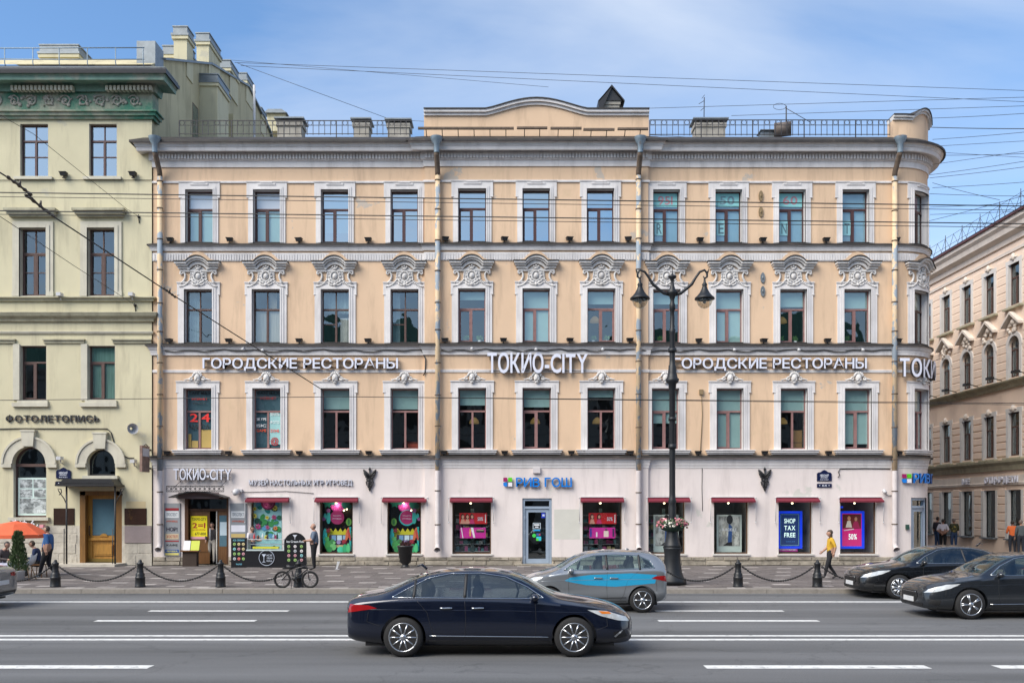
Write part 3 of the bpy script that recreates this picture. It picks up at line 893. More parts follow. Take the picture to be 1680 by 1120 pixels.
for fl in (4, 3, 2):
    for i, (a, b, z0, z1) in enumerate(wins[fl]):
        c = (a + b) / 2; p = pbase(c); W = b - a
        surround(a, b, z0, z1, p, fl)
        left = i < 4; kw = {}
        if fl == 4:
            fm, gl = DKFRAME, GLASS_HI
            kw = dict(tr=.345, mul=.48, casement=1)
            if i < 2: gl = GLASS; kw['blind'] = [(0, .33, BLINDW), (.33, 1, BLIND)]
            else: kw['blind'] = [(0, .34 + .5 * rng.random(), BLIND)]
            if 7 <= i <= 10: gl = GLASS; kw['blind'] = [(0, 1, SKYTINT)]  # blue sheet added behind these panes to keep their sky-reflecting look
            if i == 11: fm = BRFRAME
        elif fl == 3:
            if i < 4:
                fm, gl = BRFRAME, GLASS; kw = dict(tr=.36, mul=.5, up_mul=True, low_bar=(1 if i > 1 else 0), blind=[(.37, 1.0, CURT)] if i == 1 else None)
            else:
                fm, gl = PKFRAME, GLASS; kw = dict(tr=.36, mul=.47, casement=1 if i != 6 else 2)
                kw['blind'] = {4: [(0, .18, BLIND)], 5: [(0, 1, BLIND)], 6: [(0, .26, BLIND)], 7: [(0, .25, BLIND)], 8: [(0, .97, BLIND)], 9: [(0, .30, BLIND)], 10: [(0, .33, BLIND)], 11: [(0, .9, CURT)]}.get(i)
                if i == 11: fm = BRFRAME
        else:
            fm, gl = PKFRAME, GLASS; kw = dict(tr=.37, mul=.5, casement=1 if i in (5, 7, 8, 10) else 0)
            kw['blind'] = {2: [(0, .33, BLIND)], 3: [(0, .33, BLIND)], 4: [(0, .27, BLIND)], 5: [(0, .30, BLIND)], 6: [(0, .14, BLIND)], 7: [(0, .56, BLIND)], 8: [(0, .97, BLIND)], 9: [(0, .36, BLIND)], 10: [(0, .9, BLIND)], 11: [(0, .9, CURT)]}.get(i)
        w = window(house, main_map, a, b, z0, z1, p, fm, gl, **kw)
        if fl == 3:
            mbx = MB(main_map); peach_arch(mbx, c, z1, p); mbx.build('arch_relief', PEACH, house)
            if c > ARC_U:
                mbx = MB(main_map); hood(mbx, c, z1, p); mbx.build('hood', [ORN, FLASH], house)
                mbx = MB(main_map); cartouche(mbx, c, z1, p); mbx.build('cartouche', ORN, house)
            else:
                put(HOOD_ME, 'hood', c, z1, p, house); put(CART_ME, 'cartouche', c, z1, p, house)
        if fl == 2:
            put(MASK_ME, 'keystone_mask', c, z1, p + .03, house)
            mbx = MB(main_map); mbx.box(a - .42, b + .42, z0 - .13, z0 - .04, p, p + .20); mbx.box(a - .38, b + .38, z0 - .2, z0 - .13, p, p + .13); mbx.box(a - .46, b + .46, z0 - .045, z0 - .012, p, p + .24)
            mbx.build('window_sill', [TRIM], house)
        else:
            mbx = MB(main_map); mbx.box(a, b, z0 - .01, z0 + .035, p - .2, p + .06); mbx.build('window_sill', FLASH, house)
for (a, b, z0, z1) in side_h:
    window(house, main_map, a, b, z0, z1, 0, BRFRAME, GLASS, blind=[(0, .5, BLIND)])
    mbx = MB(main_map); mbx.box(a - .2, a, z0, z1 + .2, 0, .06); mbx.box(b, b + .2, z0, z1 + .2, 0, .06); mbx.box(a, b, z1, z1 + .2, 0, .06); mbx.build('window_surround', TRIM, house)

# roof, parapets, chimneys
mb = MB()
ze = gpx(.3, 226)
X0, X1 = uL, ARC_U + ARC_R
mb.add([(X0, FY - .3, ze - .02), (X1 - 1.7, FY - .3, ze - .02), (X1 + .3, FY + 1.7, ze - .02), (X1 + .3, FY + 28, ze - .02), (X0, FY + 28, ze - .02), (X0 + 4, FY + 8, ze + 2.2), (X1 - 7, FY + 8, ze + 2.2), (X1 - 7, FY + 26, ze + 2.2), (X0 + 4, FY + 14, ze + 2.2)],
       [(0, 1, 6, 5), (1, 2, 6), (2, 3, 7, 6), (3, 4, 8, 7), (0, 5, 8, 4), (5, 6, 7, 8)])
mb.build('roof', ROOFM, house)
mb = MB(); mb.add([(X0, FY + 28, 0), (X1, FY + 28, 0), (X1, FY + 28, ze), (X0, FY + 28, ze)], [(0, 1, 2, 3)]); mb.build('rear_wall', PEACH, house, fix=False)

def para_curve(dy):
    pts = [(696, 180), (797, 180)]
    for k in range(0, 17):
        t = k / 16.; x = 797 + (963 - 797) * t
        y = 180 - 17.5 * (math.sin(math.pi * t) ** 1.25)
        pts.append((x, y))
    pts += [(963.5, 180), (1064, 180)]
    return [(fu(x), gpx(.1, y + dy)) for x, y in pts]
mb = MB(main_map)
cv = para_curve(9); mb.strip(cv, [(u, gpx(.1, 226)) for u, z in cv], -.35, .10); par = mb.build('parapet', PEACH, house)
mb = MB(main_map); mb.strip(para_curve(1.5), para_curve(6), -.4, .26); mb.strip(para_curve(6), para_curve(10.5), -.38, .17); mb.build('parapet_coping', TRIM, par)
mb = MB(main_map); mb.strip(para_curve(0), para_curve(1.5), -.45, .31); mb.build('coping_flashing', FLASH, par)
# small curved gable on the rounded corner
mb = MB(main_map)
def gab(dy, x0=ARC_U - .35, w=2.3):
    pts = []
    for k in range(21):
        t = k / 20.; y = 189 if t < .35 else (189 - 16 * math.sin(math.pi * (t - .35) / .65) ** .8)
        pts.append((x0 + w * t, gpx(.1, y + dy)))
    return pts
mb.strip(gab(7), [(u, gpx(.1, 228)) for u, z in gab(7)], -.5, .02); cg = mb.build('corner_gable', PEACH, house)
mb = MB(main_map); mb.strip(gab(0), gab(3.5), -.55, .16); mb.strip(gab(3.5), gab(7.2), -.52, .09); mb.build('gable_coping', ORN, cg)
mb = MB(main_map); mb.strip(gab(-1.5), gab(0), -.6, .2); mb.build('coping_flashing', FLASH, cg)

CHIM = mat('chimney_plaster', (0.36, 0.335, 0.29), 0.9, 0.25, 2.5, soot=0.5)
CAPM = mat('sheet_metal_cap', (0.20, 0.225, 0.24), 0.45, 0.2, 3, metal=0.4)
def chimney(x0, x1, y0, y1, depth, style, dz=1.0):
    d = FY + depth; z0, z1 = gz(y1, d) - dz, gz(y0, d); X0, X1 = gx(x0, d), gx(x1, d)
    mb = MB()
    mb.box(X0, X1, z0, z1 - .12, -d - .7, -d); mb.box(X0 - .05, X1 + .05, z1 - .3, z1 - .12, -d - .75, -d + .05)
    c = mb.build('chimney', CHIM, house)
    mb = MB()
    if style == 'gable':
        m = (X0 + X1) / 2
        mb.prism([(X0 - .22, z1 - .25), (m, z1 + .42), (X1 + .22, z1 - .25), (X1 + .22, z1 - .18), (m, z1 + .52), (X0 - .22, z1 - .18)], -d - .85, -d + .2)
        mb.prism([(X0 - .1, z1 - .15), (X1 + .1, z1 - .15), (m, z1 + .4)], -d - .8, -d + .1)
        mb.prism([(X0 - .2, z1 - .7), (X0 - .12, z1 - .7), (m, z1 + .4), (m - .05, z1 + .42), (X0 - .26, z1 - .2)], -d - .85, -d + .2)
    else:
        mb.box(X0 - .12, X1 + .12, z1, z1 + .06, -d - .85, -d + .15)
        for q in range(3): mb.box(X0 + (X1 - X0) * (q + .5) / 3 - .04, X0 + (X1 - X0) * (q + .5) / 3 + .04, z1 - .12, z1, -d - .6, -d - .1)
    mb.build('chimney_cap', BLACK if style == 'gable' else CAPM, c)
chimney(455, 495, 196, 224, 3.0, 'flat'); chimney(580, 605, 197, 222, 2.6, 'flat'); chimney(636, 671, 198, 222, 2.2, 'flat')
chimney(990, 1016, 161, 182, 3.5, 'gable', 1.5); chimney(1141, 1190, 197, 222, 2.4, 'flat')

# iron railing along the roof edge
def roof_railing(px0, px1, yt, yb, label, nm='roof_railing'):
    d = FY - 0.15; u0, u1 = gx(px0, d), gx(px1, d); zt, zb = gz(yt, d), gz(yb, d)
    t = thing(nm, ((u0 + u1) / 2, d, zb), label, 'railing', 'iron roof railings of the peach house')
    mp = lambda u, z, p: (u, d - p, z)
    H = zt - zb
    mb = MB(mp); mb.box(u0, u1, zt - .03, zt, -.015, .015); mb.build('top_rail', IRON, t)
    mb = MB(mp); mb.box(u0, u1, zt - H * .36, zt - H * .36 + .022, -.01, .01); mb.build('middle_rail', IRON, t)
    mb = MB(mp); mb.box(u0, u1, zb + .03, zb + .055, -.012, .012); mb.build('bottom_rail', IRON, t)
    n = int((u1 - u0) / .233); mb = MB(mp); mr = MB(mp)
    for k in range(n + 1):
        u = u0 + (u1 - u0) * k / n; big = k % 9 == 0; w = .018 if big else .011
        mb.box(u - w, u + w, zb - (.25 if big else 0), zt - .02, -w, w)
        if k < n and k % 2 == 0:
            c = u + (u1 - u0) / n / 2
            mr.tube([(c + .095 * math.cos(R(a)), zt - H * .18 + .095 * math.sin(R(a)), 0) for a in range(0, 361, 36)], .009, 4, False)
    a = mb.build('pickets', IRON, t, fix=False); a['kind'] = 'stuff'
    a = mr.build('rings', IRON, t, fix=False); a['kind'] = 'stuff'
roof_railing(294, 676, 197.5, 221.5, 'black iron railing with rings on the roof edge left of the curved parapet')
roof_railing(1066, 1460, 196.5, 222.5, 'black iron railing with rings on the roof edge right of the curved parapet')

# downpipes
def downpipe(px, foot_py=900):
    u = fu(px); p = pbase(u) + .17; x = main_map(u, 0, p)
    zt, zg = gpx(.5, 262), fz(772); zb = fz(foot_py)
    mb = MB(main_map); mb.tube([(u, zt - .55, p), (u, zg, p)], .105, 10); pipe = mb.build('downpipe', PIPE, house)
    mb = MB(main_map); mb.tube([(u, zg, p), (u, zb + .25, p), (u, zb + .12, p + .03), (u, zb - .0, p + .16)], .105, 12, False)
    mb.tube([(u, zb + .03, p + .13), (u, zb - .02, p + .20)], [.125, .135], 12, False); mb.build('pipe_shoe', PIPEW, pipe)
    mb = MB(main_map); pf = pbase(u) + .72
    mb.tube([(u, gpx(pf, 250), pf - .02), (u, gpx(pf, 236), pf), (u, gpx(pf, 232), pf), (u, gpx(pf, 227), pf), (u, gpx(pf, 225), pf)], [.11, .12, .2, .24, .25], 12, False)
    mb.build('rain_funnel', FUNNEL, pipe)
    mb = MB(main_map); mb.tube([(u, gpx(pf, 249), pf - .02), (u, gpx(pf, 253), pf - .1), (u, zt - .4, p + .03), (u, zt - .56, p)], .107, 10); mb.build('pipe_elbow', RUST, pipe)
    for py in (299, 346, 396, 446, 498, 545, 596, 648, 700, 752, 806, 858):
        mb = MB(main_map); z = fz(py + rng.uniform(-2, 2)); mb.tube([(u, z - .02, p), (u, z + .02, p)], .125, 10); mb.box(u - .02, u + .02, z - .015, z + .015, p - .2, p - .1)
        mb.build('pipe_clamp', RUST, pipe)
for q in (265, 719, 1046, 1465): downpipe(q)
# ------------------------------------------------------------------ house on the left
LEFTW = mat('pale_green_plaster', (0.60, 0.55, 0.375), 0.88, 0.08, 0.6, bump=0.12, bscale=16, soot=0.40, patch=((0.50, 0.47, 0.36), .64, .67, .5))
LEFTT = mat('cream_stone_trim', (0.56, 0.53, 0.43), 0.85, 0.12, 2, soot=0.35)
LEFTL = mat('weathered_ledge', (0.40, 0.375, 0.27), 0.9, 0.25, 2, soot=0.6)
GREENST = mat('copper_stained_stucco', (0.36, 0.36, 0.28), 0.85, 0.25, 3, col2=(0.055, 0.20, 0.135), fac2=(0.44, 0.60), scale2=0.55, soot=0.6)
COPPER = mat('green_cornice_paint', (0.16, 0.27, 0.22), 0.8, 0.3, 2, col2=(0.33, 0.34, 0.28), fac2=(0.5, 0.62), scale2=0.7)
BASEST = mat('painted_base_masonry', (0.50, 0.46, 0.385), 0.95, 0.2, 3, bump=0.8, bscale=10, soot=0.4)
lhouse = thing('green_house', (fu(150), FY, PAV), 'pale green house at the left edge with arched ground floor windows and green stained cornice', 'building')
lu0, lu1 = fu(-130), fu(250)
lw = {'t': [(-80, -34), (34, 80.5), (147, 193)], 'm': [(-80, -34), (34, 78), (145, 190)], 's': [(-80, -35), (34, 77.5), (145, 190)]}
LZ = {'t': (fz(291), fz(204)), 'm': (fz(487), fz(375)), 's': (fz(657), fz(567))}
lholes = [(fu(a), fu(b)) + LZ[k] for k in lw for a, b in lw[k]]
AW = (fu(23), fu(77.5), fz(848), fz(733)); AD = (fu(144.5), fu(190.5), fz(780), fz(737)); LD = (fu(132), fu(201), PAV + .1, fz(805))
lholes += [AW, AD, LD]
ZLT = gz(112, FY - .1)
mb = MB(left_map); wall_grid(mb, lu0, lu1, fz(862), ZLT, lholes, 0)
mb.build('wall', LEFTW, lhouse, fix=False)
mb = MB(left_map); wall_grid(mb, lu0, fu(250), 0, fz(862), lholes, .0); mb.build('base_backing', BASEST, lhouse, fix=False)
stones(left_map, lu0 + 2.0, fu(250), PAV - .02, fz(862), .0, [(fu(128), fu(205), 0, 4)], BASEST, lhouse, 'base_stone', 4, .5, 1.1, .022)
mb = MB(left_map); mb.box(fu(206), fu(249), fz(890), fz(862), 0, .04); mb.build('painted_patch', mat('mauve_grey_paint', (.27, .22, .215), .9, .1, 3), lhouse)
mb = MB(left_map); mb.box(fu(208), fu(240), fz(834), fz(822), 0, .004); mb.build('repaint_patch', mat('ochre_repaint', (.56, .46, .27), .9, .08, 2), lhouse)
def arch_fill(mb, h, zs, p, n=14):
    """wall corners above an arched opening springing at zs"""
    u0, u1, z0, z1 = h; c = (u0 + u1) / 2; r = (u1 - u0) / 2; rise = z1 - zs
    for sg in (-1, 1):
        pts = [(c + sg * r * math.cos(math.pi / 2 * k / n), zs + rise * math.sin(math.pi / 2 * k / n)) for k in range(n + 1)]
        for k in range(n):
            a, b = pts[k], pts[k + 1]
            mb.add([mb.map(a[0], a[1], p), mb.map(b[0], b[1], p), mb.map(b[0], z1, p), mb.map(a[0], z1, p)], [(0, 1, 2, 3)])
            mb.add([mb.map(a[0], a[1], p), mb.map(b[0], b[1], p), mb.map(b[0], b[1], p - .3), mb.map(a[0], a[1], p - .3)], [(0, 1, 2, 3)])
def arch_ring(mb, c, zs, r0, r1, p0, p1, rise=1.0, n=18, a0=0, a1=180):
    t = [(c + r1 * math.cos(R(a0 + (a1 - a0) * k / n)), zs + r1 * rise * math.sin(R(a0 + (a1 - a0) * k / n))) for k in range(n + 1)]
    b = [(c + r0 * math.cos(R(a0 + (a1 - a0) * k / n)), zs + r0 * rise * math.sin(R(a0 + (a1 - a0) * k / n))) for k in range(n + 1)]
    mb.strip(t, b, p0, p1)
for h in (AW, AD):
    mb = MB(left_map); arch_fill(mb, h, h[3] - (h[1] - h[0]) / 2, 0); mb.build('arch_spandrel', LEFTW, lhouse, fix=False)
for h, jamb in ((AW, True), (AD, False)):
    c = (h[0] + h[1]) / 2; r = (h[1] - h[0]) / 2; zs = h[3] - r
    mb = MB(left_map); arch_ring(mb, c, zs, r, r + .36, 0, .10); arch_ring(mb, c, zs, r + .36, r + .44, 0, .14)
    for sg in (-1, 1): mb.box(c + sg * (r + .03), c + sg * (r + .46), zs - .16, zs, 0, .12)
    mb.build('arch_surround', LEFTT, lhouse)
    mb = MB(left_map); mb.prism([(c - .22, zs + r + .02), (c + .22, zs + r + .02), (c + .27, zs + r + .62), (c - .27, zs + r + .62)], 0, .2); mb.box(c - .30, c + .30, zs + r + .62, zs + r + .69, 0, .22); mb.build('keystone', LEFTT, lhouse)
    # arched frame
    mb = MB(left_map); arch_ring(mb, c, zs, r - .07, r, -.25, -.19)
    mb.box(h[0], h[0] + .07, h[2], zs, -.25, -.19); mb.box(h[1] - .07, h[1], h[2], zs, -.25, -.19); mb.box(h[0], h[1], h[2], h[2] + .07, -.25, -.19)
    if jamb: mb.box(h[0], h[1], zs - .12, zs - .0, -.25, -.17)
    w = mb.build('arched_window', BRFRAME if jamb else BLACK, lhouse)
    mb = MB(left_map); mb.prism([(h[0] + .03, h[2] + .03), (h[1] - .03, h[2] + .03)] + [(c + (r - .04) * math.cos(R(a)), zs + (r - .04) * math.sin(R(a))) for a in range(0, 181, 15)], -.232, -.231)
    mb.build('pane', GLASS, w); room(left_map, h[0], h[1], h[2], h[3], -.27, w)
    mb = MB(left_map)
    for q in ((h[0], h[0] + .01), (h[1] - .01, h[1])): mb.box(q[0], q[1], h[2], zs, -.3, .002)
    mb.box(h[0] - .14, h[1] + .14, h[2] - .13, h[2], -.3, .16); mb.build('window_sill', LEFTT, lhouse)
for k in lw:
    for (a, b) in lw[k]:
        u0, u1 = fu(a), fu(b); z0, z1 = LZ[k]
        if k == 't': w = window(lhouse, left_map, u0, u1, z0, z1, 0, DKFRAME, GLASS_HI, tr=.31, up_mul=True, low_bar=3, inset=.16)
        elif k == 'm': w = window(lhouse, left_map, u0, u1, z0, z1, 0, BRFRAME, GLASS, tr=.36, up_mul=True, low_bar=3, casement=3, inset=.2)
        else: w = window(lhouse, left_map, u0, u1, z0, z1, 0, BRFRAME, GLASS, tr=.30, casement=1, blind=[(.0, 1, mat('green_curtain', (.12, .22, .19), .95, .35, 5, stretch=(5, 1, .2)))] if a == 145 else None)
        mb = MB(left_map); reveal(mb, u0, u1, z0, z1, 0, .2)
        if k == 't':
            mb.box(u0 - .2, u1 + .2, z0 - .13, z0 - .02, 0, .12)
        elif k == 'm':
            for sg, e in ((-1, u0), (1, u1)):
                mb.box(e, e + sg * .28, z0, z1, 0, .06); mb.box(e, e + sg * .14, z0, z1 + .1, 0, .09); mb.box(e + sg * .0, e + sg * .30, z0, z0 + .2, 0, .085)
            mb.box(u0 - .28, u1 + .28, z1, z1 + .26, 0, .06); mb.box(u0, u1, z1, z1 + .12, 0, .092)
        else:
            mb.box(u0 - .26, u0, z0, z1 + .06, 0, .05); mb.box(u0 - .08, u1 + .08, z0 - .1, z0, -.1, .08); mb.box(u0 - .28, u1 + .1, z0 - .26, z0 - .1, 0, .12)
        mb.build('window_surround', LEFTT, lhouse)
        if k == 'm':
            mb = MB(left_map); cz = gz(342, FY - .3)
            mb.box(u0 - .5, u1 + .5, cz - .1, cz, 0, .36); mb.box(u0 - .42, u1 + .42, cz - .22, cz - .1, 0, .26); mb.box(u0 - .36, u1 + .36, cz - .30, cz - .22, 0, .16); mb.build('window_cornice', LEFTL, lhouse)
def lmould(name, prof_px, m, u1=lu1, u0=lu0):
    prof = [(o, gz(py, FY - .06 - max(o, 0))) for o, py in prof_px]
    mb = MB(); sweep(mb, prof, [(u0, FY - .06), (u1, FY - .06), (u1, FY + .5)]); return mb.build(name, m, lhouse)
lmould('ledge', [(0, 494), (.1, 493.5), (.12, 489.5), (.20, 488), (.2, 486.5), (0, 486)], LEFTL)
lmould('band_cornice', [(0, 528), (.1, 527), (.13, 523), (.26, 518), (.30, 514), (.32, 512), (0, 511)], LEFTL)
lmould('string_course', [(0, 548), (.05, 547.5), (.08, 545), (.09, 543.5), (0, 543)], LEFTT)
for a, b in ((-20, 27), (74, 140), (187, 250)):
    mb = MB(left_map); mb.box(fu(a), fu(b), fz(563.5), fz(559), 0, .07); mb.box(fu(a) - .03, fu(b) + .03, fz(559), fz(557), 0, .13); mb.build('ledge_piece', LEFTL, lhouse)
lmould('lower_architrave', [(0, 196), (.1, 195), (.12, 190), (.2, 189), (.22, 184), (.3, 182), (.3, 180), (0, 180)], GREENST)
lmould('frieze', [(0, 181), (.06, 181), (.06, 150), (0, 150)], GREENST)
lmould('corona', [(0, 151), (.2, 150), (.25, 138), (.6, 133), (.78, 131), (.80, 125), (.86, 121), (.86, 119), (0, 119)], COPPER)
lmould('cornice_gutter', [(0, 119), (.93, 120), (.95, 114), (.85, 111), (0, 108)], BLACK)
lmould('cornice_flashing', [(-.3, 108), (.88, 111), (.88, 110), (-.3, 104)], CAPM)
mb = MB(left_map)
for k in range(60):
    u = lu0 + .1 + k * .16
    if (int(k / 8) % 3) != 2: mb.box(u, u + .1, gz(149, FY - .4), gz(141.5, FY - .4), .18, .42)
d = mb.build('dentil_row', LEFTT, lhouse, fix=False); d['kind'] = 'stuff'
FRZ = mat('worn_grey_relief', (0.33, 0.31, 0.27), .9, .35, 8, bump=.6, bscale=30)
k = 0
x = -100
while x < 215:                                   # scrolled relief panels of the frieze
    mb = MB(left_map); c = fu(x + 14); zc = gz(166, FY - .12)
    def Bq(dx, dy, r): mb.ball(left_map(c + dx * S, zc + dy * S, .07), r * S, .06, r * S, 8, 5)
    sp = [((2 + 8 * t) * math.cos(9 * t), (2 + 8 * t) * math.sin(9 * t)) for t in [q / 14. for q in range(15)]]
    mb.tube([(c + a * S, zc + b * S, .08) for a, b in sp], [1.6 * S] * 15, 5)
    for q in range(6): Bq(rng.uniform(-13, 13), rng.uniform(-9, 9), rng.uniform(1.5, 3.5))
    mb.build('frieze_relief', FRZ, lhouse); x += 28; k += 1

# its firewall rising behind the roof of the corner house
SIDEP = mat('grey_green_firewall', (0.52, 0.46, 0.29), .9, .15, .5, bump=.2, bscale=10, soot=.7)
mb = MB()
X = lu1 - .02
py = [(FY - .06, 0), (FY + 24, 0), (FY + 24, 22.2), (FY + 18, 25.3), (FY + 13.5, 25.9), (FY + 7.2, 24.1), (FY + 1.2, 21.4), (FY - .06, 20.6)]
n = len(py)
mb.add([(X, y, z) for y, z in py] + [(lu0, y, z) for y, z in py], [tuple(range(n))] + [(i, (i + 1) % n, n + (i + 1) % n, n + i) for i in range(2, n - 1)])
mb.build('side_wall', SIDEP, lhouse)
mb = MB()
def slope_strip(a, b, t=.1):
    mb.add([(X + .14, a[0], a[1]), (X + .14, b[0], b[1]), (X + .14, b[0], b[1] + t), (X + .14, a[0], a[1] + t), (X - .7, a[0], a[1]), (X - .7, b[0], b[1]), (X - .7, b[0], b[1] + t), (X - .7, a[0], a[1] + t)],
           [(0, 1, 2, 3), (3, 2, 6, 7), (0, 3, 7, 4), (1, 5, 6, 2), (0, 4, 5, 1)])
slope_strip((FY + 1.2, 21.4), (FY + 7.2, 24.1)); slope_strip((FY + 7.2, 24.1), (FY + 13.5, 25.9)); slope_strip((FY + 13.5, 25.9), (FY + 18, 25.3)); slope_strip((FY + 18, 25.3), (FY + 24, 22.2))
mb.build('wall_capping', CAPM, lhouse)
mb = MB(); mb.box(X - .75, X + .02, 20.4, 21.75, -(FY + 1.2), -(FY + .3)); mb.build('parapet_pier', CAPM, lhouse)
def lchim(x0, x1, y0, y1, z0, z1):
    mb = MB(); mb.box(x0, x1, z0, z1 - .38, -y1, -y0); mb.box(x0 - .07, x1 + .07, z1 - .55, z1 - .40, -y1 - .07, -y0 + .07)
    c = mb.build('chimney', LEFTW, lhouse)
    mb = MB(); mb.box(x0 - .1, x1 + .1, z1 - .40, z1 - .30, -y1 - .1, -y0 + .1); mb.box(x0 - .02, x1 + .02, z1 - .30, z1, -y1 - .02, -y0 + .02); mb.box(x0 - .05, x1 + .05, z1, z1 + .05, -y1 - .05, -y0 + .05); mb.build('chimney_cap', CAPM, c)
lchim(X - .55, X + .05, FY + 3.9, FY + 4.7, 22, 24.2); lchim(X - .55, X + .05, FY + 6.9, FY + 8.6, 23, 25.45); lchim(X, X + .85, FY + 5.7, FY + 7.4, 18, 22.9)
lchim(gx(66, 41), gx(128, 41), 41, 42.6, 19, gz(75, 41)); lchim(X - 1.4, X - .2, FY + 4.9, FY + 5.6, 21, gz(80, 42.6))
for (yy, z0, z1) in ((FY + 5.15, 19.3, 21.2), (FY + 12.2, 19.8, 21.8)):
    mp = lambda u, z, p: (X + p, u, z)
    mb = MB(mp); mb.box(yy - .4, yy + .4, z0, z1, -.25, .003); w = mb.build('firewall_window', BRFRAME, lhouse)
    mb = MB(mp); mb.box(yy - .55, yy + .55, z0 - .1, z0, 0, .15); mb.build('sill', LEFTL, w)
    mb = MB(mp); mb.box(yy - .33, yy + .33, z0 + .06, z1 - .06, .004, .008); mb.build('pane', GLASS, w)
lchim(X - .6, X + .06, FY + 10.2, FY + 11.6, 24, 25.75); lchim(X - .5, X + .04, FY + 13.2, FY + 14.6, 25, 26.5); lchim(X - .5, X + .04, FY + 16.2, FY + 17.2, 24.5, 25.9)
mb = MB(); mb.box(X - .02, X + .5, 17, 22.6, -(FY + 10.5), -(FY + 9.3)); mb.build('wall_buttress', SIDEP, lhouse)
mb = MB(); mb.wtube([(gx(417, 50), 50, 18), (gx(417, 50), 50, gz(140, 50))], .07, 8); mb.build('vent_pipe', GREYC, lhouse)
mb = MB(); mb.box(gx(438, 58), gx(468, 58), gz(215, 58), gz(186, 58), -60, -58); mb.build('rear_dormer', LEFTW, lhouse)
mb = MB(); mb.prism([(gx(434, 58), gz(187, 58)), (gx(472, 58), gz(187, 58)), (gx(463, 58), gz(181, 58)), (gx(441, 58), gz(181, 58))], -60.2, -57.8); mb.build('dormer_roof', CAPM, lhouse)
# tube railing on its roof
t = thing('roof_handrail', (fu(150), FY, gz(110, FY)), 'thin grey tube handrail on the roof of the pale green house', 'railing')
mp = lambda u, z, p: (u, FY - .2 - p, z)
mb = MB(mp); mb.tube([(fu(-60), gz(79.5, FY - .2), 0), (fu(240), gz(78.5, FY - .2), 0)], .022, 6); mb.build('top_rail', FUNNEL, t)
mb = MB(mp); mb.tube([(fu(-60), gz(96, FY - .2), 0), (fu(98), gz(98, FY - .2), 0), (fu(240), gz(97.5, FY - .2), 0)], .018, 6); mb.build('middle_rail', FUNNEL, t)
for q in (12, 58, 101, 147, 193, 238):
    mb = MB(mp); mb.tube([(fu(q), gz(79, FY - .2), 0), (fu(q), gz(104, FY - .2), 0), (fu(q + 2), gz(111, FY - .2), -.05)], .02, 6); mb.build('post', FUNNEL, t)

# left house door and canopy
OAK = mat('varnished_oak', (0.40, 0.20, 0.035), .45, .25, 3, stretch=(6, 6, .6), coat=.2, soot=.3)
OAKD = mat('dark_varnished_oak', (0.20, 0.095, 0.02), .5, .3, 3, stretch=(6, 6, .6), soot=.4)
SKYGL = mat('dusty_blue_door_glass', (0.10, 0.19, 0.24), .12, .1, 2, spec=.7)
c = fu(167)
mb = MB(left_map)
mb.box(fu(132), fu(141), PAV + .1, fz(806), -.45, .0); mb.box(fu(192), fu(201), PAV + .1, fz(806), -.45, .0); mb.box(fu(132), fu(201), fz(812), fz(805), -.45, .0)
mb.build('door_frame', OAKD, lhouse)
mb = MB(left_map); d0, d1 = fu(141), fu(192); zb, zt = PAV + .12, fz(812)
mb.box(d0, d1, zb, zt, -.34, -.30)
for bx in ((d0, d0 + .17, zb, zt), (d1 - .17, d1, zb, zt), (d0 + .17, d1 - .17, zt - .15, zt), (d0 + .17, d1 - .17, zb, zb + .14), (d0 + .17, d1 - .17, fz(884), fz(879))): mb.box(bx[0], bx[1], bx[2], bx[3], -.34, -.26)
mb.box(d0 + .06, d1 - .06, fz(886), fz(882), -.3, -.2)
mb.box(d0 + .24, d1 - .24, fz(911), fz(893), -.3, -.255); mb.box(d0 + .3, d1 - .3, fz(909), fz(895), -.27, -.24)
arch_ring(mb, c, fz(880), .02, .16, -.3, -.23, .8, 8)
door = mb.build('door', OAK, lhouse)
mb = MB(left_map); mb.box(d0 + .17, d1 - .17, fz(878), zt - .15, -.30, -.29); mb.build('door_glass', SKYGL, door)
mb = MB(left_map); mb.tube([(d0 + .08, fz(878), -.24), (d0 + .08, fz(876), -.17), (d0 + .08, fz(864), -.17), (d0 + .08, fz(862), -.24)], .02, 6); mb.build('door_handle', BLACK, door)
mb = MB(left_map); mb.box(d0 - .02, d1 + .02, PAV + .1, PAV + .25, -.262, -.25); mb.build('kick_plate', mat('brass', (.35, .25, .08), .35, .2, 3, metal=.8), door)
room(left_map, LD[0], LD[1], LD[2], LD[3], -.46, door, 1.0)
mb = MB(left_map); mb.box(fu(106), fu(208), -.0, PAV + .1, 0, 1.1); mb.build('door_step', BASEST, lhouse)
can = thing('door_canopy', (c, FY - .5, fz(800)), 'black iron door canopy on thin posts over the yellow oak door', 'canopy')
mb = MB(left_map); zc = gz(797, FY - 1.0)
mb.box(fu(111), fu(205), zc, zc + .07, 0, 1.0); mb.prism([(fu(113), zc + .07), (fu(203), zc + .07), (fu(196), zc + .3), (fu(120), zc + .3)], 0, .8); mb.build('canopy_roof', BLACK, can)
mb = MB(left_map)
for k in range(30): u = fu(112) + (fu(204) - fu(112)) * k / 29; mb.box(u - .015, u + .015, zc + .07, zc + .15, .96, .99)
mb.box(fu(111), fu(205), zc + .14, zc + .165, .955, .995); mb.build('cresting', BLACK, can)
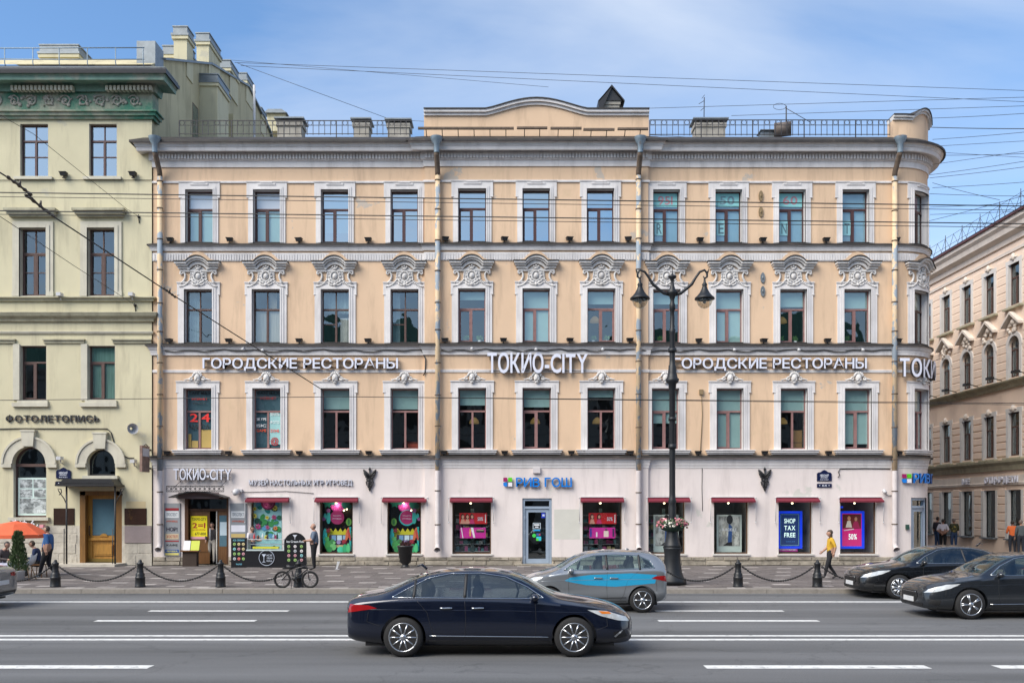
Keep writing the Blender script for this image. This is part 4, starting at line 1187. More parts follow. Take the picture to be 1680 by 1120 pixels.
for sg, q in ((-1, 125), (1, 203)):
    mb = MB(left_map); mb.tube([(fu(q), PAV + .1, .75), (fu(q), zc, .75)], .035, 6); mb.build('post', BLACK, can)
    mb = MB(left_map); mb.tube([(fu(q), zc - .75, .75), (fu(q) + sg * .1, zc - .5, .75), (fu(q) + sg * .3, zc - .2, .78), (fu(q) + sg * .35, zc - .1, .75), (fu(q) + sg * .22, zc - .12, .75), (fu(q) + sg * .2, zc - .25, .75), (fu(q) + sg * .3, zc - .35, .75)], .02, 5); mb.build('scroll_bracket', BLACK, can)
    mb = MB(left_map); mb.tube([(fu(q - 4), PAV + .1, .75), (fu(q - 4), fz(866), .75)], .02, 5); mb.build('side_rod', BLACK, can)
PLQ = mat('brown_plaque_enamel', (0.035, 0.018, 0.012), .25, .25, 2, col2=(0.16, 0.09, 0.02), fac2=(.6, .75), scale2=1.2)
for a, b, wch in ((90, 123, 'left'), (206, 241, 'right')):
    mb = MB(left_map); mb.box(fu(a), fu(b), fz(860), fz(834), .0, .03); mb.box(fu(a) - .015, fu(b) + .015, fz(860) - .015, fz(834) + .015, .0, .02)
    tag(mb.build('wall_plaque', PLQ), 'blank dark brown wall plaque %s of the yellow oak door' % wch, 'plaque', 'brown plaques by the oak door')

# ------------------------------------------------------------------ house across the side street
RW = mat('salmon_plaster', (0.80, 0.64, 0.52), .88, .06, .8, bump=.1, bscale=20, soot=.1)
RTR = mat('pale_salmon_trim', (0.70, 0.63, 0.56), .85, .1, 2, soot=.2)
RWH = mat('white_window_surround', (0.62, 0.60, 0.58), .8, .08, 2)
RROOF = mat('dark_red_roof_sheet', (0.10, 0.028, 0.028), .5, .2, 1)
rhouse = thing('salmon_house', (XR + 3, 50, PAV), 'salmon coloured house with arched windows across the side street at the right edge', 'building')
pit = 2.377
d0 = 1500 * XR / 784.0                    # depth of the window column nearest the frame centre of that wall
rc = [d0 + (k - 4) * pit for k in range(0, 12)]
ru0, ru1 = 33.0, 76.0
FL = {'top': (12.55, 14.6), 'arch': (8.95, 11.0), 'mid': (5.05, 7.2), 'shop': (0.9, 3.35)}
WH = {'top': .52, 'arch': .50, 'mid': .52, 'shop': .62}
rh = [(c - WH[k], c + WH[k]) + FL[k] for c in rc for k in FL]
mb = MB(right_map); wall_grid(mb, ru0, ru1, 0, 16.2, rh, 0)
for c in rc: arch_fill(mb, (c - .5, c + .5) + FL['arch'], 11.0 - .5, 0)
mb.build('wall', RW, rhouse, fix=False)
mb = MB(); mb.box(XR, XR + 14, 0, 16.2, -ru0 - .02, -ru0); mb.build('end_wall', RW, rhouse)
def rmould(name, prof, m):
    mb = MB(right_map); a, b = ru0 - .3, ru1
    n = len(prof); mb.add([right_map(a, z, o) for o, z in prof] + [right_map(b, z, o) for o, z in prof], [tuple(range(n)), tuple(range(2 * n - 1, n - 1, -1))] + [(i, (i + 1) % n, n + (i + 1) % n, n + i) for i in range(n)])
    return mb.build(name, m, rhouse)
rmould('cornice', [(0, 15.7), (.1, 15.7), (.14, 15.95), (.4, 16.1), (.45, 16.35), (.6, 16.5), (.62, 16.7), (0, 16.7)], RTR)
rmould('roof_edge', [(0, 16.7), (.72, 16.7), (.72, 16.78), (0, 17.0)], RROOF)
rmould('string_course', [(0, 15.2), (.06, 15.2), (.07, 15.35), (0, 15.35)], RTR)
rmould('storey_ledge', [(0, 8.45), (.1, 8.45), (.14, 8.6), (.3, 8.75), (.32, 8.82), (0, 8.85)], LEFTL)
rmould('storey_ledge', [(0, 4.35), (.1, 4.35), (.14, 4.6), (.28, 4.75), (.3, 4.86), (0, 4.88)], LEFTL)
rmould('shop_fascia', [(0, 3.6), (.07, 3.6), (.09, 3.72), (.05, 3.75), (.05, 4.1), (0, 4.1)], RTR)
mb = MB(); mb.add([(XR - .6, ru0, 16.9), (XR - .6, ru1, 16.9), (XR + 6, ru1, 20.2), (XR + 6, ru0, 20.2)], [(0, 1, 2, 3)]); mb.build('roof', RROOF, rhouse, fix=False)
for i, c in enumerate(rc):
    for k in FL:
        z0, z1 = FL[k]; w2 = WH[k]
        if k == 'shop':
            mb = MB(right_map); mb.box(c - w2, c - w2 + .06, z0, z1, -.2, -.14); mb.box(c + w2 - .06, c + w2, z0, z1, -.2, -.14); mb.box(c - w2, c + w2, z1 - .06, z1, -.2, -.14); mb.box(c - w2, c + w2, z0, z0 + .06, -.2, -.14)
            w = mb.build('shop_window', BLACK, rhouse); mb = MB(right_map); mb.quad(c - w2 + .05, c + w2 - .05, z0 + .05, z1 - .05, -.17); mb.build('pane', GLASS, w, fix=False)
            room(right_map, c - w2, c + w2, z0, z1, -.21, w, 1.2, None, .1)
            mb = MB(right_map); mb.box(c - w2 - .2, c - w2, z0, z1, 0, .05); mb.box(c + w2, c + w2 + .2, z0, z1, 0, .05)
            mb.box(c - w2 - .01, c - w2 + .01, z0, z1, -.2, .05); mb.box(c + w2 - .01, c + w2 + .01, z0, z1, -.2, .05); mb.build('window_surround', RWH, rhouse)
            mb = MB(right_map); mb.box(c - w2 - .1, c + w2 + .1, z0 - .07, z0, -.15, .2); mb.build('window_sill', CAPM, rhouse)
            continue
        w = window(rhouse, right_map, c - w2, c + w2, z0, z1, 0, BRFRAME, GLASS, tr=.33, inset=.10, fw=.05, depth=1.0)
        mb = MB(right_map)
        for sg in (-1, 1):
            zt = z1 if k != 'arch' else z1 - w2
            mb.box(c + sg * w2, c + sg * (w2 + .18), z0 - .1, zt, 0, .07); mb.box(c + sg * (w2 - .012), c + sg * (w2 + .0), z0, zt, -.2, .07)
        if k == 'arch': arch_ring(mb, c, z1 - w2, w2, w2 + .22, 0, .07)
        else: mb.box(c - w2 - .22, c + w2 + .22, z1, z1 + .22, 0, .07)
        mb.build('window_surround', RWH, rhouse)
        mb = MB(right_map); mb.box(c - w2 - .3, c + w2 + .3, z0 - .2, z0 - .1, -.1, .2); mb.build('window_sill', LEFTL, rhouse)
        if k == 'arch':      # little gable with a relief
            mb = MB(right_map); mb.strip([(c - .8, 11.6), (c, 12.2), (c + .8, 11.6)], [(c - .8, 11.48), (c, 12.06), (c + .8, 11.48)], 0, .3)
            mb.prism([(c - .62, 11.5), (c + .62, 11.5), (c, 12.0)], 0, .08)
            for q in range(8): mb.ball(right_map(c + rng.uniform(-.55, .55), rng.uniform(11.1, 11.5), .08), .08, .13, .11, 6, 4)
            mb.ball(right_map(c, 11.68, .1), .1, .2, .16, 8, 5); mb.build('window_gable', RTR, rhouse)
        if k in ('top', 'mid'):
            mb = MB(right_map); zz = z1 + (.32 if k == 'top' else .2)
            mb.ball(right_map(c, zz, .08), .12, .14, .2, 8, 5); mb.ball(right_map(c - .2, zz - .04, .06), .08, .14, .07, 6, 4); mb.ball(right_map(c + .2, zz - .04, .06), .08, .14, .07, 6, 4)
            mb.build('keystone_relief', RTR, rhouse)
# rustication blocks between the windows
def band(u0, u1, z0, z1, pr=.045):
    mb = MB(right_map); g = .03; A, B, C, D = u0 + .005, u1 - .005, z0, z1
    P = [right_map(A, C, 0), right_map(B, C, 0), right_map(B, D, 0), right_map(A, D, 0), right_map(A + .0, C + g, pr), right_map(B, C + g, pr), right_map(B, D - g, pr), right_map(A, D - g, pr)]
    mb.add(P, [(4, 5, 6, 7), (0, 1, 5, 4), (1, 2, 6, 5), (2, 3, 7, 6), (3, 0, 4, 7)])
    mb.build('wall_block', RW, rhouse)
for i in range(len(rc) - 1):
    if rc[i] > 62: continue
    a, b = rc[i], rc[i + 1]
    for q in range(6): band(a + .72, b - .72, 5.05 + q * .37, 5.05 + q * .37 + .33)
    for q in range(6): band(a + .80, b - .80, .95 + q * .42, .95 + q * .42 + .385)
    for q in range(6): band(a + .70, b - .70, 9.0 + q * .42, 9.0 + q * .42 + .39, .02)
    for q in range(6): band(a + .70, b - .70, 12.5 + q * .42, 12.5 + q * .42 + .39, .02)
SGW = mat('white_sign_letter', (.72, .72, .80), .5, .03)
mpr = lambda u, z, p: (XR - p, -u, z)
sg_ = thing('shop_sign', (XR, rc[3], 3.8), 'white channel letters over the shop windows of the salmon house', 'sign')
letters('МЕ', -(rc[5] + .3), -(rc[5] - .5), 3.72, .32, .1, mpr, [SGW, SGW], sg_, .06, .03)
letters('ОТЦЫВДЕТИ', -(rc[4] + .3), -(rc[3] - .5), 3.72, .32, .1, mpr, [SGW, SGW], sg_, .06, .03)
for i, c in enumerate(rc[1:7]):
    mb = MB(right_map); mb.tube([(c + 1, 8.9, .1), (c + 1, 9.0, .45), (c + 1, 9.02, .7)], .025, 5); mb.box(c + .8, c + 1.2, 8.95, 9.07, .6, .85)
    tag(mb.build('floodlight', BLACK), 'black arm floodlight on the upper ledge of the salmon house, %s from the near end' % ORD[i], 'floodlight', 'floodlights on the salmon house')
# lattice fence of an aerial along that roof
mb = MB(); k = 0
t = thing('roof_wire_fence', (XR + 1, 50, 17), 'coiled wire fence along the roof of the salmon house', 'fence')
mb = MB(); mb2 = MB()
for y in range(40, 74, 2):
    mb.wtube([(XR + .6, y, 16.9), (XR + .6, y, 18.5)], .02, 4)
    for q in range(2):
        mb2.wtube([(XR + .6, y + q, 17.0), (XR + .6, y + q + 1, 18.3)], .012, 4, False); mb2.wtube([(XR + .6, y + q + 1, 17.0), (XR + .6, y + q, 18.3)], .012, 4, False)
mb.build('posts', IRON, t, fix=False)['kind'] = 'stuff'; mb2.build('wire_mesh', IRON, t, fix=False)['kind'] = 'stuff'
for z in (17.2, 17.8, 18.3):
    mb = MB(); mb.wtube([(XR + .6, 40, z), (XR + .6, 74, z)], .012, 4); mb.build('wire', IRON, t)

# ------------------------------------------------------------------ opposite side of the avenue, behind the camera: seen in the window glass
OPP = mat('ochre_arcade_plaster', (0.20, 0.19, 0.18), .9, .1, .5)
OPPG = mat('green_sheet_roof', (0.10, 0.22, 0.16), .6, .2, .5)
opp = thing('arcade_house', (0, -13, 0), 'long ochre arcaded house across the avenue, seen only as reflections in the windows', 'building')
for k in range(9):
    x0 = -63 + k * 14; h = (14, 16, 15, 17.5, 14.5, 16.5, 18, 15, 16)[k]
    mp = lambda u, z, p: (u, -13 + p, z)
    hs = [(x0 + 1.2 + q * 3.1, x0 + 2.9 + q * 3.1, 1 + r_ * 4.6, 4.0 + r_ * 4.6) for q in range(4) for r_ in range(4) if 4.2 + r_ * 4.6 < h]
    mb = MB(mp); wall_grid(mb, x0, x0 + 14, 0, h, hs, 0); mb.box(x0, x0 + 14, h - .8, h, 0, .6); mb.build('wall', OPP, opp, fix=False)
    mb = MB(mp)
    for q in hs: mb.quad(q[0], q[1], q[2], q[3], -.3)
    mb.build('windows', ROOM, opp, fix=False)
    mb = MB(mp); mb.prism([(x0, h), (x0 + 14, h), (x0 + 11, h + 3.2), (x0 + 3, h + 3.2)], -6, -.3); mb.build('roof', OPPG, opp)
mb = MB(); mb.box(-63, 63, 0, 17, 20, 20.3); mb.build('rear_wall', OPP, opp)
sheet('near_pavement', -160, 160, -12.9, -9, 0.1, SLAB)
# ------------------------------------------------------------------ flat printed artwork
PAL = {}
def paint(r, g, b, rough=.6):
    k = (r, g, b)
    if k not in PAL: PAL[k] = mat('print_%d_%d_%d' % k, srgb(r, g, b), rough, .04, 4)
    return PAL[k]
def circ(c, r, n=14, ry=None, rot=0):
    ry = ry or r; ca, sa = math.cos(rot), math.sin(rot)
    return [(c[0] + r * math.cos(2 * math.pi * k / n) * ca - ry * math.sin(2 * math.pi * k / n) * sa, c[1] + r * math.cos(2 * math.pi * k / n) * sa + ry * math.sin(2 * math.pi * k / n) * ca) for k in range(n)]
def star(c, r1, r2, n=8, ph=0): return [(c[0] + (r1 if k % 2 == 0 else r2) * math.cos(math.pi * k / n + ph), c[1] + (r1 if k % 2 == 0 else r2) * math.sin(math.pi * k / n + ph)) for k in range(2 * n)]
def rect(a, b, c, d): return [(a, c), (b, c), (b, d), (a, d)]
def artwork(name, shapes, mp, p, parent, step=.0016, thick=.001):
    """shapes: (colour, outline) in drawing order; one thin mesh"""
    cols = []; mb = MB(mp)
    for i, (c, pl) in enumerate(shapes):
        if c not in cols: cols.append(c)
        mb.cur = cols.index(c)
        q = p + step * (i + 1) * (1 if i < 40 else 0) + (step * 41 if i >= 40 else 0) + (i - 40) * .0002 * (i >= 40)
        mb.add([mp(u, z, q) for u, z in pl], [tuple(range(len(pl)))])
    return mb.build(name, [paint(*c) for c in cols], parent, fix=False)

# ------------------------------------------------------------------ lettered signs
def sign(name, label, u, z, p): return thing(name, main_map(u, z, p), label, 'sign')
BACKBAR = mat('sign_rail_brown', (.30, .20, .12), .6, .1)
def rails(t, mp, u0, u1, zs, p):
    for z in zs:
        mb = MB(mp); mb.box(u0, u1, z - .012, z + .012, p - .05, p - .02); mb.build('rail', BACKBAR, t)
WSIGN = [SIGNF, SIGNS]
for a, b, side in ((335, 654, 'left'), (1103, 1419, 'right')):
    t = sign('sign_lettering', 'wide white Cyrillic letters ГОРОДСКИЕ РЕСТОРАНЫ on the %s part of the peach front' % side, fu(a), fz(606), .1)
    rails(t, main_map, fu(a), fu(b), (fz(592), fz(602)), .07)
    letters('ГОРОДСКИЕ РЕСТОРАНЫ', fu(a), fu(b), fz(605.5), .43, .09, main_map, WSIGN, t, .12, .016)
t = sign('sign_lettering', 'tall white letters ТОКИО-CITY in the middle of the peach front', fu(880), fz(613), .1)
rails(t, main_map, fu(803), fu(960), (fz(590), fz(609)), RIS + .07)
letters('ТОКИО-CITY', fu(800), fu(963), fz(613.5), .82, RIS + .1, main_map, WSIGN, t, .14, .020)
t = sign('sign_lettering', 'tall white letters ТОКИО-CITY wrapping the rounded corner', ARC_U, fz(620), .1)
rails(t, main_map, fu(1472), ARC_END, (fz(598), fz(614)), .10)
letters('ТОКИО-CITY', fu(1471.5), fu(1471.5) + 4.2, fz(619), .75, .16, main_map, WSIGN, t, .13, .020)
t = sign('sign_lettering', 'smaller tall white letters ТОКИО-CITY over the restaurant entrance', fu(335), fz(787), .1)
letters('ТОКИО-CITY', fu(288), fu(382), fz(787), .46, .14, main_map, WSIGN, t, .10, .016)
rails(t, main_map, fu(290), fu(380), (fz(773), fz(783)), .12)
t = sign('sign_lettering', 'row of small white letters naming the board game museum beside the restaurant entrance', fu(490), fz(795), .05)
letters('МУЗЕЙ НАСТОЛЬНЫХ ИГР ИГРОВЕД', fu(409), fu(578), fz(795.5), .215, .02, main_map, WSIGN, t, .05, .008, .14)
BLUE = mat('bright_blue_sign', srgb(0, 122, 215), .35, .02); BLUES = mat('deep_blue_sign_side', srgb(0, 40, 90), .4, .02)
def logo(t, u, z, s, p):
    for du, dz, c in ((0, 1, (150, 10, 90)), (1, 1, (90, 200, 10)), (0, 0, (0, 122, 215)), (1, 0, (235, 230, 235))):
        mb = MB(main_map); g = .02
        a, b, c0, d0 = u + du * s + g, u + (du + 1) * s - g, z + dz * s + g, z + (dz + 1) * s - g
        if (du, dz) == (0, 0): mb.prism([(a + s * .3, c0), (b, c0), (b, d0), (a, d0), (a, c0 + s * .3), (a + s * .1, c0 + s * .1)], p - .06, p)
        else: mb.box(a, b, c0, d0, p - .06, p)
        mb.build('logo_square', paint(*c), t)
t = sign('sign_lettering', 'blue letters РИВ ГОШ with four coloured squares over the shop door', fu(880), fz(798), .1)
logo(t, fu(825), fz(798.5), .2, RIS + .12); letters('РИВ ГОШ', fu(846.5), fu(937.5), fz(798.5), .38, RIS + .06, main_map, [BLUE, BLUES], t, .08, .013)
t = sign('sign_lettering', 'blue letters РИВ with four coloured squares on the rounded corner', ARC_U + .3, fz(792), .1)
logo(t, fu(1477.5), fz(792.5), .2, .14); letters('РИВ ГОШ', fu(1495), fu(1495) + 2.3, fz(792), .4, .1, main_map, [BLUE, BLUES], t, .08, .013)
t = thing('sign_lettering', left_map(fu(90), fz(693), .1), 'dark letters ФОТОЛЕТОПИСЬ on the pale green house', 'sign')
rails(t, left_map, fu(14), fu(163), (fz(687.5),), .05)
letters('ФОТОЛЕТОПИСЬ', fu(12), fu(165.5), fz(692.5), .28, .02, left_map, [mat('graphite_letter', (.035, .035, .037), .5, .1), SIGNS], t, .05, .010, .2)

# street name plates
NAVY = mat('navy_enamel', srgb(18, 28, 66), .3, .05); WPR = paint(225, 230, 240)
def street_plate(mp, px, py, p, label, num, t1, t2):
    t = thing('street_name_sign', mp(fu(px), fz(py), p), label, 'sign')
    u0, u1 = fu(px - 12), fu(px + 12); z0, z1 = fz(py + 7.5), fz(py - 4.5)
    mb = MB(mp); top = [(u1, z1), (u1 - .05, z1 + .04), (fu(px + 6), z1 + .06), (fu(px + 3), z1 + .12), (fu(px), z1 + .15), (fu(px - 3), z1 + .12), (fu(px - 6), z1 + .06), (u0 + .05, z1 + .04), (u0, z1)]
    mb.prism([(u0, z0), (u1, z0)] + top, p, p + .03); mb.build('name_plate', NAVY, t)
    print_text('НЕВСКИЙ', fu(px - 7), fu(px + 7), fz(py + .2), .085, p + .032, mp, WPR, t, .015)
    print_text('ПРОСПЕКТ', fu(px - 6), fu(px + 6), fz(py + 3), .05, p + .032, mp, WPR, t, .02)
    print_text('NEVSKY PROSPECT', fu(px - 7), fu(px + 7), fz(py + 6.2), .04, p + .032, mp, WPR, t, .015)
    mb = MB(mp); mb.box(u0, u1, fz(py + 18), fz(py + 12), p, p + .03); mb.build('number_plate', NAVY, t)
    print_text(num, fu(px - 4), fu(px + 4), fz(py + 16.7), .085, p + .032, mp, WPR, t, .015)
    artwork('arrows', [((225, 230, 240), [(fu(px - 9), fz(py + 15)), (fu(px - 7), fz(py + 14)), (fu(px - 7), fz(py + 16))]), ((225, 230, 240), [(fu(px + 9), fz(py + 15)), (fu(px + 7), fz(py + 16)), (fu(px + 7), fz(py + 14))])], mp, p + .031, t)
street_plate(left_map, 106, 777, .02, 'navy street name plate beside the oak door canopy', '38', 0, 0)
street_plate(main_map, 1352, 781, .01, 'navy street name plate above the tax free shop window', '40-42', 0, 0)

# iron emblems (flag holders)
def emblem(px, label):
    t = thing('iron_emblem', main_map(fu(px), fz(785), .05), label, 'emblem', 'black iron emblems on the ground floor wall')
    u, z = fu(px), fz(786); mb = MB(main_map)
    def T(pts, r): mb.tube([(u + a * S, z + b * S, .06) for a, b in pts], r * S if not isinstance(r, list) else [q * S for q in r], 6)
    T([(0, -18), (0, 18)], 1.2)
    mb.prism([(u + a * S, z + b * S) for a, b in ((0, 20), (2, 16), (0, 12), (-2, 16))], .03, .1); mb.prism([(u + a * S, z + b * S) for a, b in ((0, -20), (2, -16), (0, -12), (-2, -16))], .03, .1)
    mb.build('stem', BLACK, t)
    for sg in (-1, 1):
        mb = MB(main_map); T([(0, 4), (sg * 4, 9), (sg * 9, 14), (sg * 10.5, 16)], [2, 2.4, 2, .8]); T([(sg * 2, 6), (sg * 8, 8), (sg * 9.5, 12)], [2, 2, 1]); T([(sg * 1, 2), (sg * 6, 4), (sg * 8, 8)], [1.6, 1.8, .8]); mb.build('wing', BLACK, t)
        mb = MB(main_map); T([(0, 4), (sg * 5, 1), (sg * 4, -4), (sg * 1, -2), (sg * 3, 1)], 1.2); T([(0, -2), (sg * 6, -4), (sg * 5, -9), (sg * 1, -8), (sg * 3, -5)], 1.2); T([(0, -9), (sg * 3.5, -11), (sg * 2, -14)], 1.1); mb.build('scroll', BLACK, t)
emblem(607, 'black wrought iron emblem between two cactus shop windows'); emblem(1254, 'black wrought iron emblem left of the tax free shop window')

# ------------------------------------------------------------------ shop windows
WOOD = mat('brown_shop_frame', (.10, .05, .025), .5, .2, 4)
WFR = mat('white_sill', (.62, .60, .56), .7, .1, 3)
ROOMS = mat('shop_interior', (.24, .24, .235), .9, .2, 2)
for i, (a, b) in enumerate(shop):
    u0, u1 = fu(a), fu(b); p = pbase(u0); z0, z1 = ZS
    mb = MB(main_map)
    for bx in ((u0, u0 + .05, z0, z1), (u1 - .05, u1, z0, z1), (u0 + .05, u1 - .05, z0, z0 + .05), (u0 + .05, u1 - .05, z1 - .05, z1)): mb.box(bx[0], bx[1], bx[2], bx[3], p - .2, p - .13)
    w = mb.build('shop_window', WOOD, house)
    mb = MB(main_map); mb.quad(u0 + .04, u1 - .04, z0 + .04, z1 - .04, p - .165); mb.build('pane', SHOPGL, w, fix=False)
    room(main_map, u0, u1, z0, z1, p - .21, w, 2.3, ROOMS, .03)
    mb = MB(main_map)
    for q in ((u0, u0 + .008), (u1 - .008, u1)): mb.box(q[0], q[1], z0, z1, p - .22, p + .004)
    mb.box(u0 - .06, u1 + .06, z0 - .06, z0 + .0, p - .2, p + .07); mb.build('window_sill', WFR, house)
AWN = [(405, 475), (518, 588), (628, 700), (739, 808), (952, 1022), (1062, 1130), (1167, 1237), (1273, 1342), (1377, 1446)]
for i, (a, b) in enumerate(AWN):
    u0, u1 = fu(a), fu(b); p = pbase(u0)
    t = thing('folded_awning', main_map((u0 + u1) / 2, fz(820), p), 'folded burgundy awning over the %s shop window from the left' % ORD[i], 'awning', 'burgundy awnings over the shop windows')
    mb = MB(main_map); zt, zb = gz(815.5, FY - .3), gz(823.5, FY - .3)
    mb.add([main_map(u0, zt, p), main_map(u1, zt, p), main_map(u1, zb + .06, p + .3), main_map(u0, zb + .06, p + .3), main_map(u0, zb, p + .3), main_map(u1, zb, p + .3), main_map(u0, zb, p), main_map(u1, zb, p)],
           [(0, 3, 2, 1), (3, 4, 5, 2), (4, 6, 7, 5), (0, 6, 4, 3), (1, 2, 5, 7)])
    mb.build('canvas', BURG, t)
    for sg, u in ((-1, u0), (1, u1)):
        mb = MB(main_map); mb.tube([(u + sg * .05, zt - .03, p + .12), (u + sg * .05, zt - 1.0, p + .1)], .013, 5); mb.ball(main_map(u + sg * .05, zt - 1.02, p + .1), .03, .03, .04, 6, 4); mb.ball(main_map(u + sg * .05, zt - .02, p + .12), .035, .05, .035, 6, 4); mb.build('arm', GREYC, t)
    mb = MB(main_map); mb.box(u0 + .02, u1 - .02, zt, zt + .03, p, p + .08); mb.build('head_rail', GREYC, t)

# floral wallpaper in the first window
def display(name, label, a, b, pdist=.30, cat='display'):
    return thing(name, main_map(fu((a + b) / 2), ZS[0], -pdist), label, cat)
a, b = shop[0]; t = display('floral_panel', 'pale blue panel printed with yellow flowers and green cacti in the ice cream window', a, b)
u0, u1, z0, z1 = fu(a) + .06, fu(b) - .06, ZS[0] + .06, ZS[1] - .06
mb = MB(main_map); mb.box(u0, u1, z0, z1, -.30, -.27); mb.build('panel', paint(175, 228, 232), t)
sh = []; r2 = random.Random(3)
for k in range(26):
    c = (r2.uniform(u0 + .1, u1 - .1), r2.uniform(z0 + .1, z1 - .1)); g = r2.choice([(15, 75, 60), (20, 105, 70), (60, 150, 80), (30, 140, 140), (90, 160, 200)])
    sh.append((g, circ(c, r2.uniform(.07, .14), 10, r2.uniform(.09, .16), r2.uniform(0, 3))))
for k in range(20):
    c = (u0 + .12 + (k % 4) * .38 + r2.uniform(-.08, .08), z0 + .12 + (k // 4) * .43 + r2.uniform(-.1, .1)); r = r2.uniform(.09, .14)
    pc = r2.choice([(235, 215, 60), (240, 225, 80), (225, 130, 70), (190, 60, 130)])
    sh.append((pc, star(c, r, r * .62, 8, r2.random()))); sh.append(((120, 80, 40), circ(c, r * .3, 8)))
c = ((u0 + u1) / 2 + .02, z1 - .1); sh.append(((125, 30, 80), circ(c, .3, 20))); sh.append(((165, 70, 120), circ(c, .22, 20))); sh.append(((125, 30, 80), circ(c, .19, 20)))
sh = [(c, [(min(max(x, u0), u1), min(max(y, z0), z1)) for x, y in pl]) for c, pl in sh]
artwork('printed_flowers', sh, main_map, -.27, t)
# cactus displays
def cactus_display(a, b, label, flip):
    t = display('cactus_display', label, a, b); u0, u1, z0, z1 = fu(a) + .06, fu(b) - .06, ZS[0] + .05, ZS[1] - .05; W = u1 - u0; c = (u0 + u1) / 2
    def piece(name, shapes, p, th=.03):
        cols = []; mb = MB(main_map)
        for i, (col, pl) in enumerate(shapes):
            if col not in cols: cols.append(col)
            mb.cur = cols.index(col); q = p + i * .004; mb.prism([(min(max(x, u0), u1), min(max(y, z0), z1)) for x, y in pl], q - th + (.12 if p > -.6 else 0), q + (.12 if p > -.6 else 0))
        return mb.build(name, [paint(*cc) for cc in cols], t)
    piece('backdrop', [((38, 30, 34), rect(u0, u1, z0, z1))], -.75, .02)
    piece('pink_plate', [((190, 45, 135), circ((c, z1 - .2), .31, 22)), ((225, 100, 175), circ((c, z1 - .2), .25, 22)), ((190, 45, 135), circ((c, z1 - .2), .22, 22)), ((215, 85, 160), circ((c, z1 - .2), .1, 16))], -.5)
    piece('green_garland', [((30, 130, 105), star((u0 + .2, z1 - .12), .22, .12, 6)), ((25, 105, 90), star((u0 + .42, z1 - .1), .15, .08, 6)), ((15, 110, 95), circ((u1 - .3, z1 - .17), .18, 8, .2)), ((20, 90, 80), circ((u1 - .16, z1 - .26), .12, 8))], -.48)
    pc = (c + (.08 if flip else -.02), z0 + 1.42)
    piece('round_poster', ([((45, 180, 180), circ(pc, .33, 22))] if flip else []) + [((175, 40, 105), circ((pc[0], pc[1] + .02), .29, 22))], -.45)
    print_text('ПЛАНЕТА', pc[0] - .17, pc[0] + .17, pc[1] + .06, .055, -.300, main_map, paint(235, 190, 215), t); print_text('ИГРОВЕДА', pc[0] - .19, pc[0] + .19, pc[1] - .06, .055, -.300, main_map, paint(235, 190, 215), t)
    s = 1 if flip else -1
    piece('paper_cactus', [((60, 180, 170), circ((c + s * .38, pc[1]), .09, 10, .26)), ((70, 190, 180), circ((c + s * .52, pc[1] + .06), .06, 10, .13)), ((165, 95, 150), circ((c + s * .38, pc[1] + .3), .09, 8)), ((150, 90, 150), circ((c + s * .58, pc[1] - .05), .08, 8))], -.44)
    piece('paper_cactus', [((110, 170, 70), circ((c - s * .46, pc[1] - .17), .12, 10, .16)), ((50, 120, 60), circ((c - s * .46, pc[1] - .17), .05, 8, .13))], -.43)
    n = 6; zz = z0 + .82; up = [(u0 + .03 + (W - .06) * k / (2 * n), zz + (.17 if k % 2 else .02)) for k in range(2 * n + 1)]
    piece('zigzag_band', [((215, 205, 45), [(u1 - .03, zz - .22), (u0 + .03, zz - .22)][::-1] + up[::-1])], -.5)
    piece('game_boxes', [((60, 40, 60), rect(c - .35, c + .38, z0 + .3, z0 + .72)), ((205, 225, 235), rect(c - .02, c + .18, z0 + .5, z0 + .7)), ((120, 160, 200), rect(c - .24, c - .06, z0 + .48, z0 + .7)), ((150, 190, 215), rect(c + .22, c + .36, z0 + .5, z0 + .7)), ((200, 175, 120), rect(c - .12, c + .38, z0 + .2, z0 + .3)), ((120, 30, 60), circ((c + .3, z0 + .4), .12, 8)), ((160, 140, 190), circ((c + .05, z0 + .42), .09, 8))], -.42)
    piece('tall_cactus', [((55, 195, 190), circ((u0 + .11, z0 + .62), .09, 10, .38))], -.4); piece('tall_cactus', [((40, 175, 170), rect(u1 - .14, u1 - .06, z0 + .05, z0 + 1.05))], -.4)
    piece('orange_leaves', [((215, 110, 70), circ((u1 - .22, z0 + .75), .07, 8, .3, -.2)), ((190, 70, 60), circ((u1 - .14, z0 + .72), .05, 8, .25, .2)), ((130, 35, 50), star((u0 + .25, z0 + .9), .13, .06, 5))], -.39)
    piece('low_cactus', [((70, 160, 80), circ((u0 + .27, z0 + .3), .17, 10, .2)), ((110, 190, 110), circ((u0 + .45, z0 + .22), .14, 10)), ((80, 170, 95), circ((u0 + .2, z0 + .55), .1, 10)), ((55, 135, 70), circ((u0 + .42, z0 + .45), .1, 10)), ((120, 200, 120), circ((u0 + .5, z0 + .4), .06, 8)), ((50, 140, 75), circ((u0 + .3, z0 + .12), .12, 8))], -.37)
    piece('low_cactus', [((70, 205, 160), circ((u1 - .5, z0 + .1), .14, 10, .15)), ((60, 175, 120), circ((u1 - .32, z0 + .14), .1, 10, .2)), ((85, 200, 130), circ((u1 - .18, z0 + .16), .08, 10, .22)), ((165, 45, 60), circ((u1 - .35, z0 + .45), .09, 8))], -.37)
    for k in range(3):
        mb = MB(main_map); mb.ball(main_map(u1 - .42 + k * .12, z1 - .42 + k * .05, -.6), .035, .035, .035, 8, 6); mb.build('bulb', BULB, t)
BULB = emit_mat('warm_bulb', (1.0, .78, .45), 3.0)
cactus_display(*shop[1], 'cactus and zigzag window display with pink plate left of the iron emblem', False)
cactus_display(*shop[2], 'cactus and zigzag window display with pink plate right of the iron emblem', True)
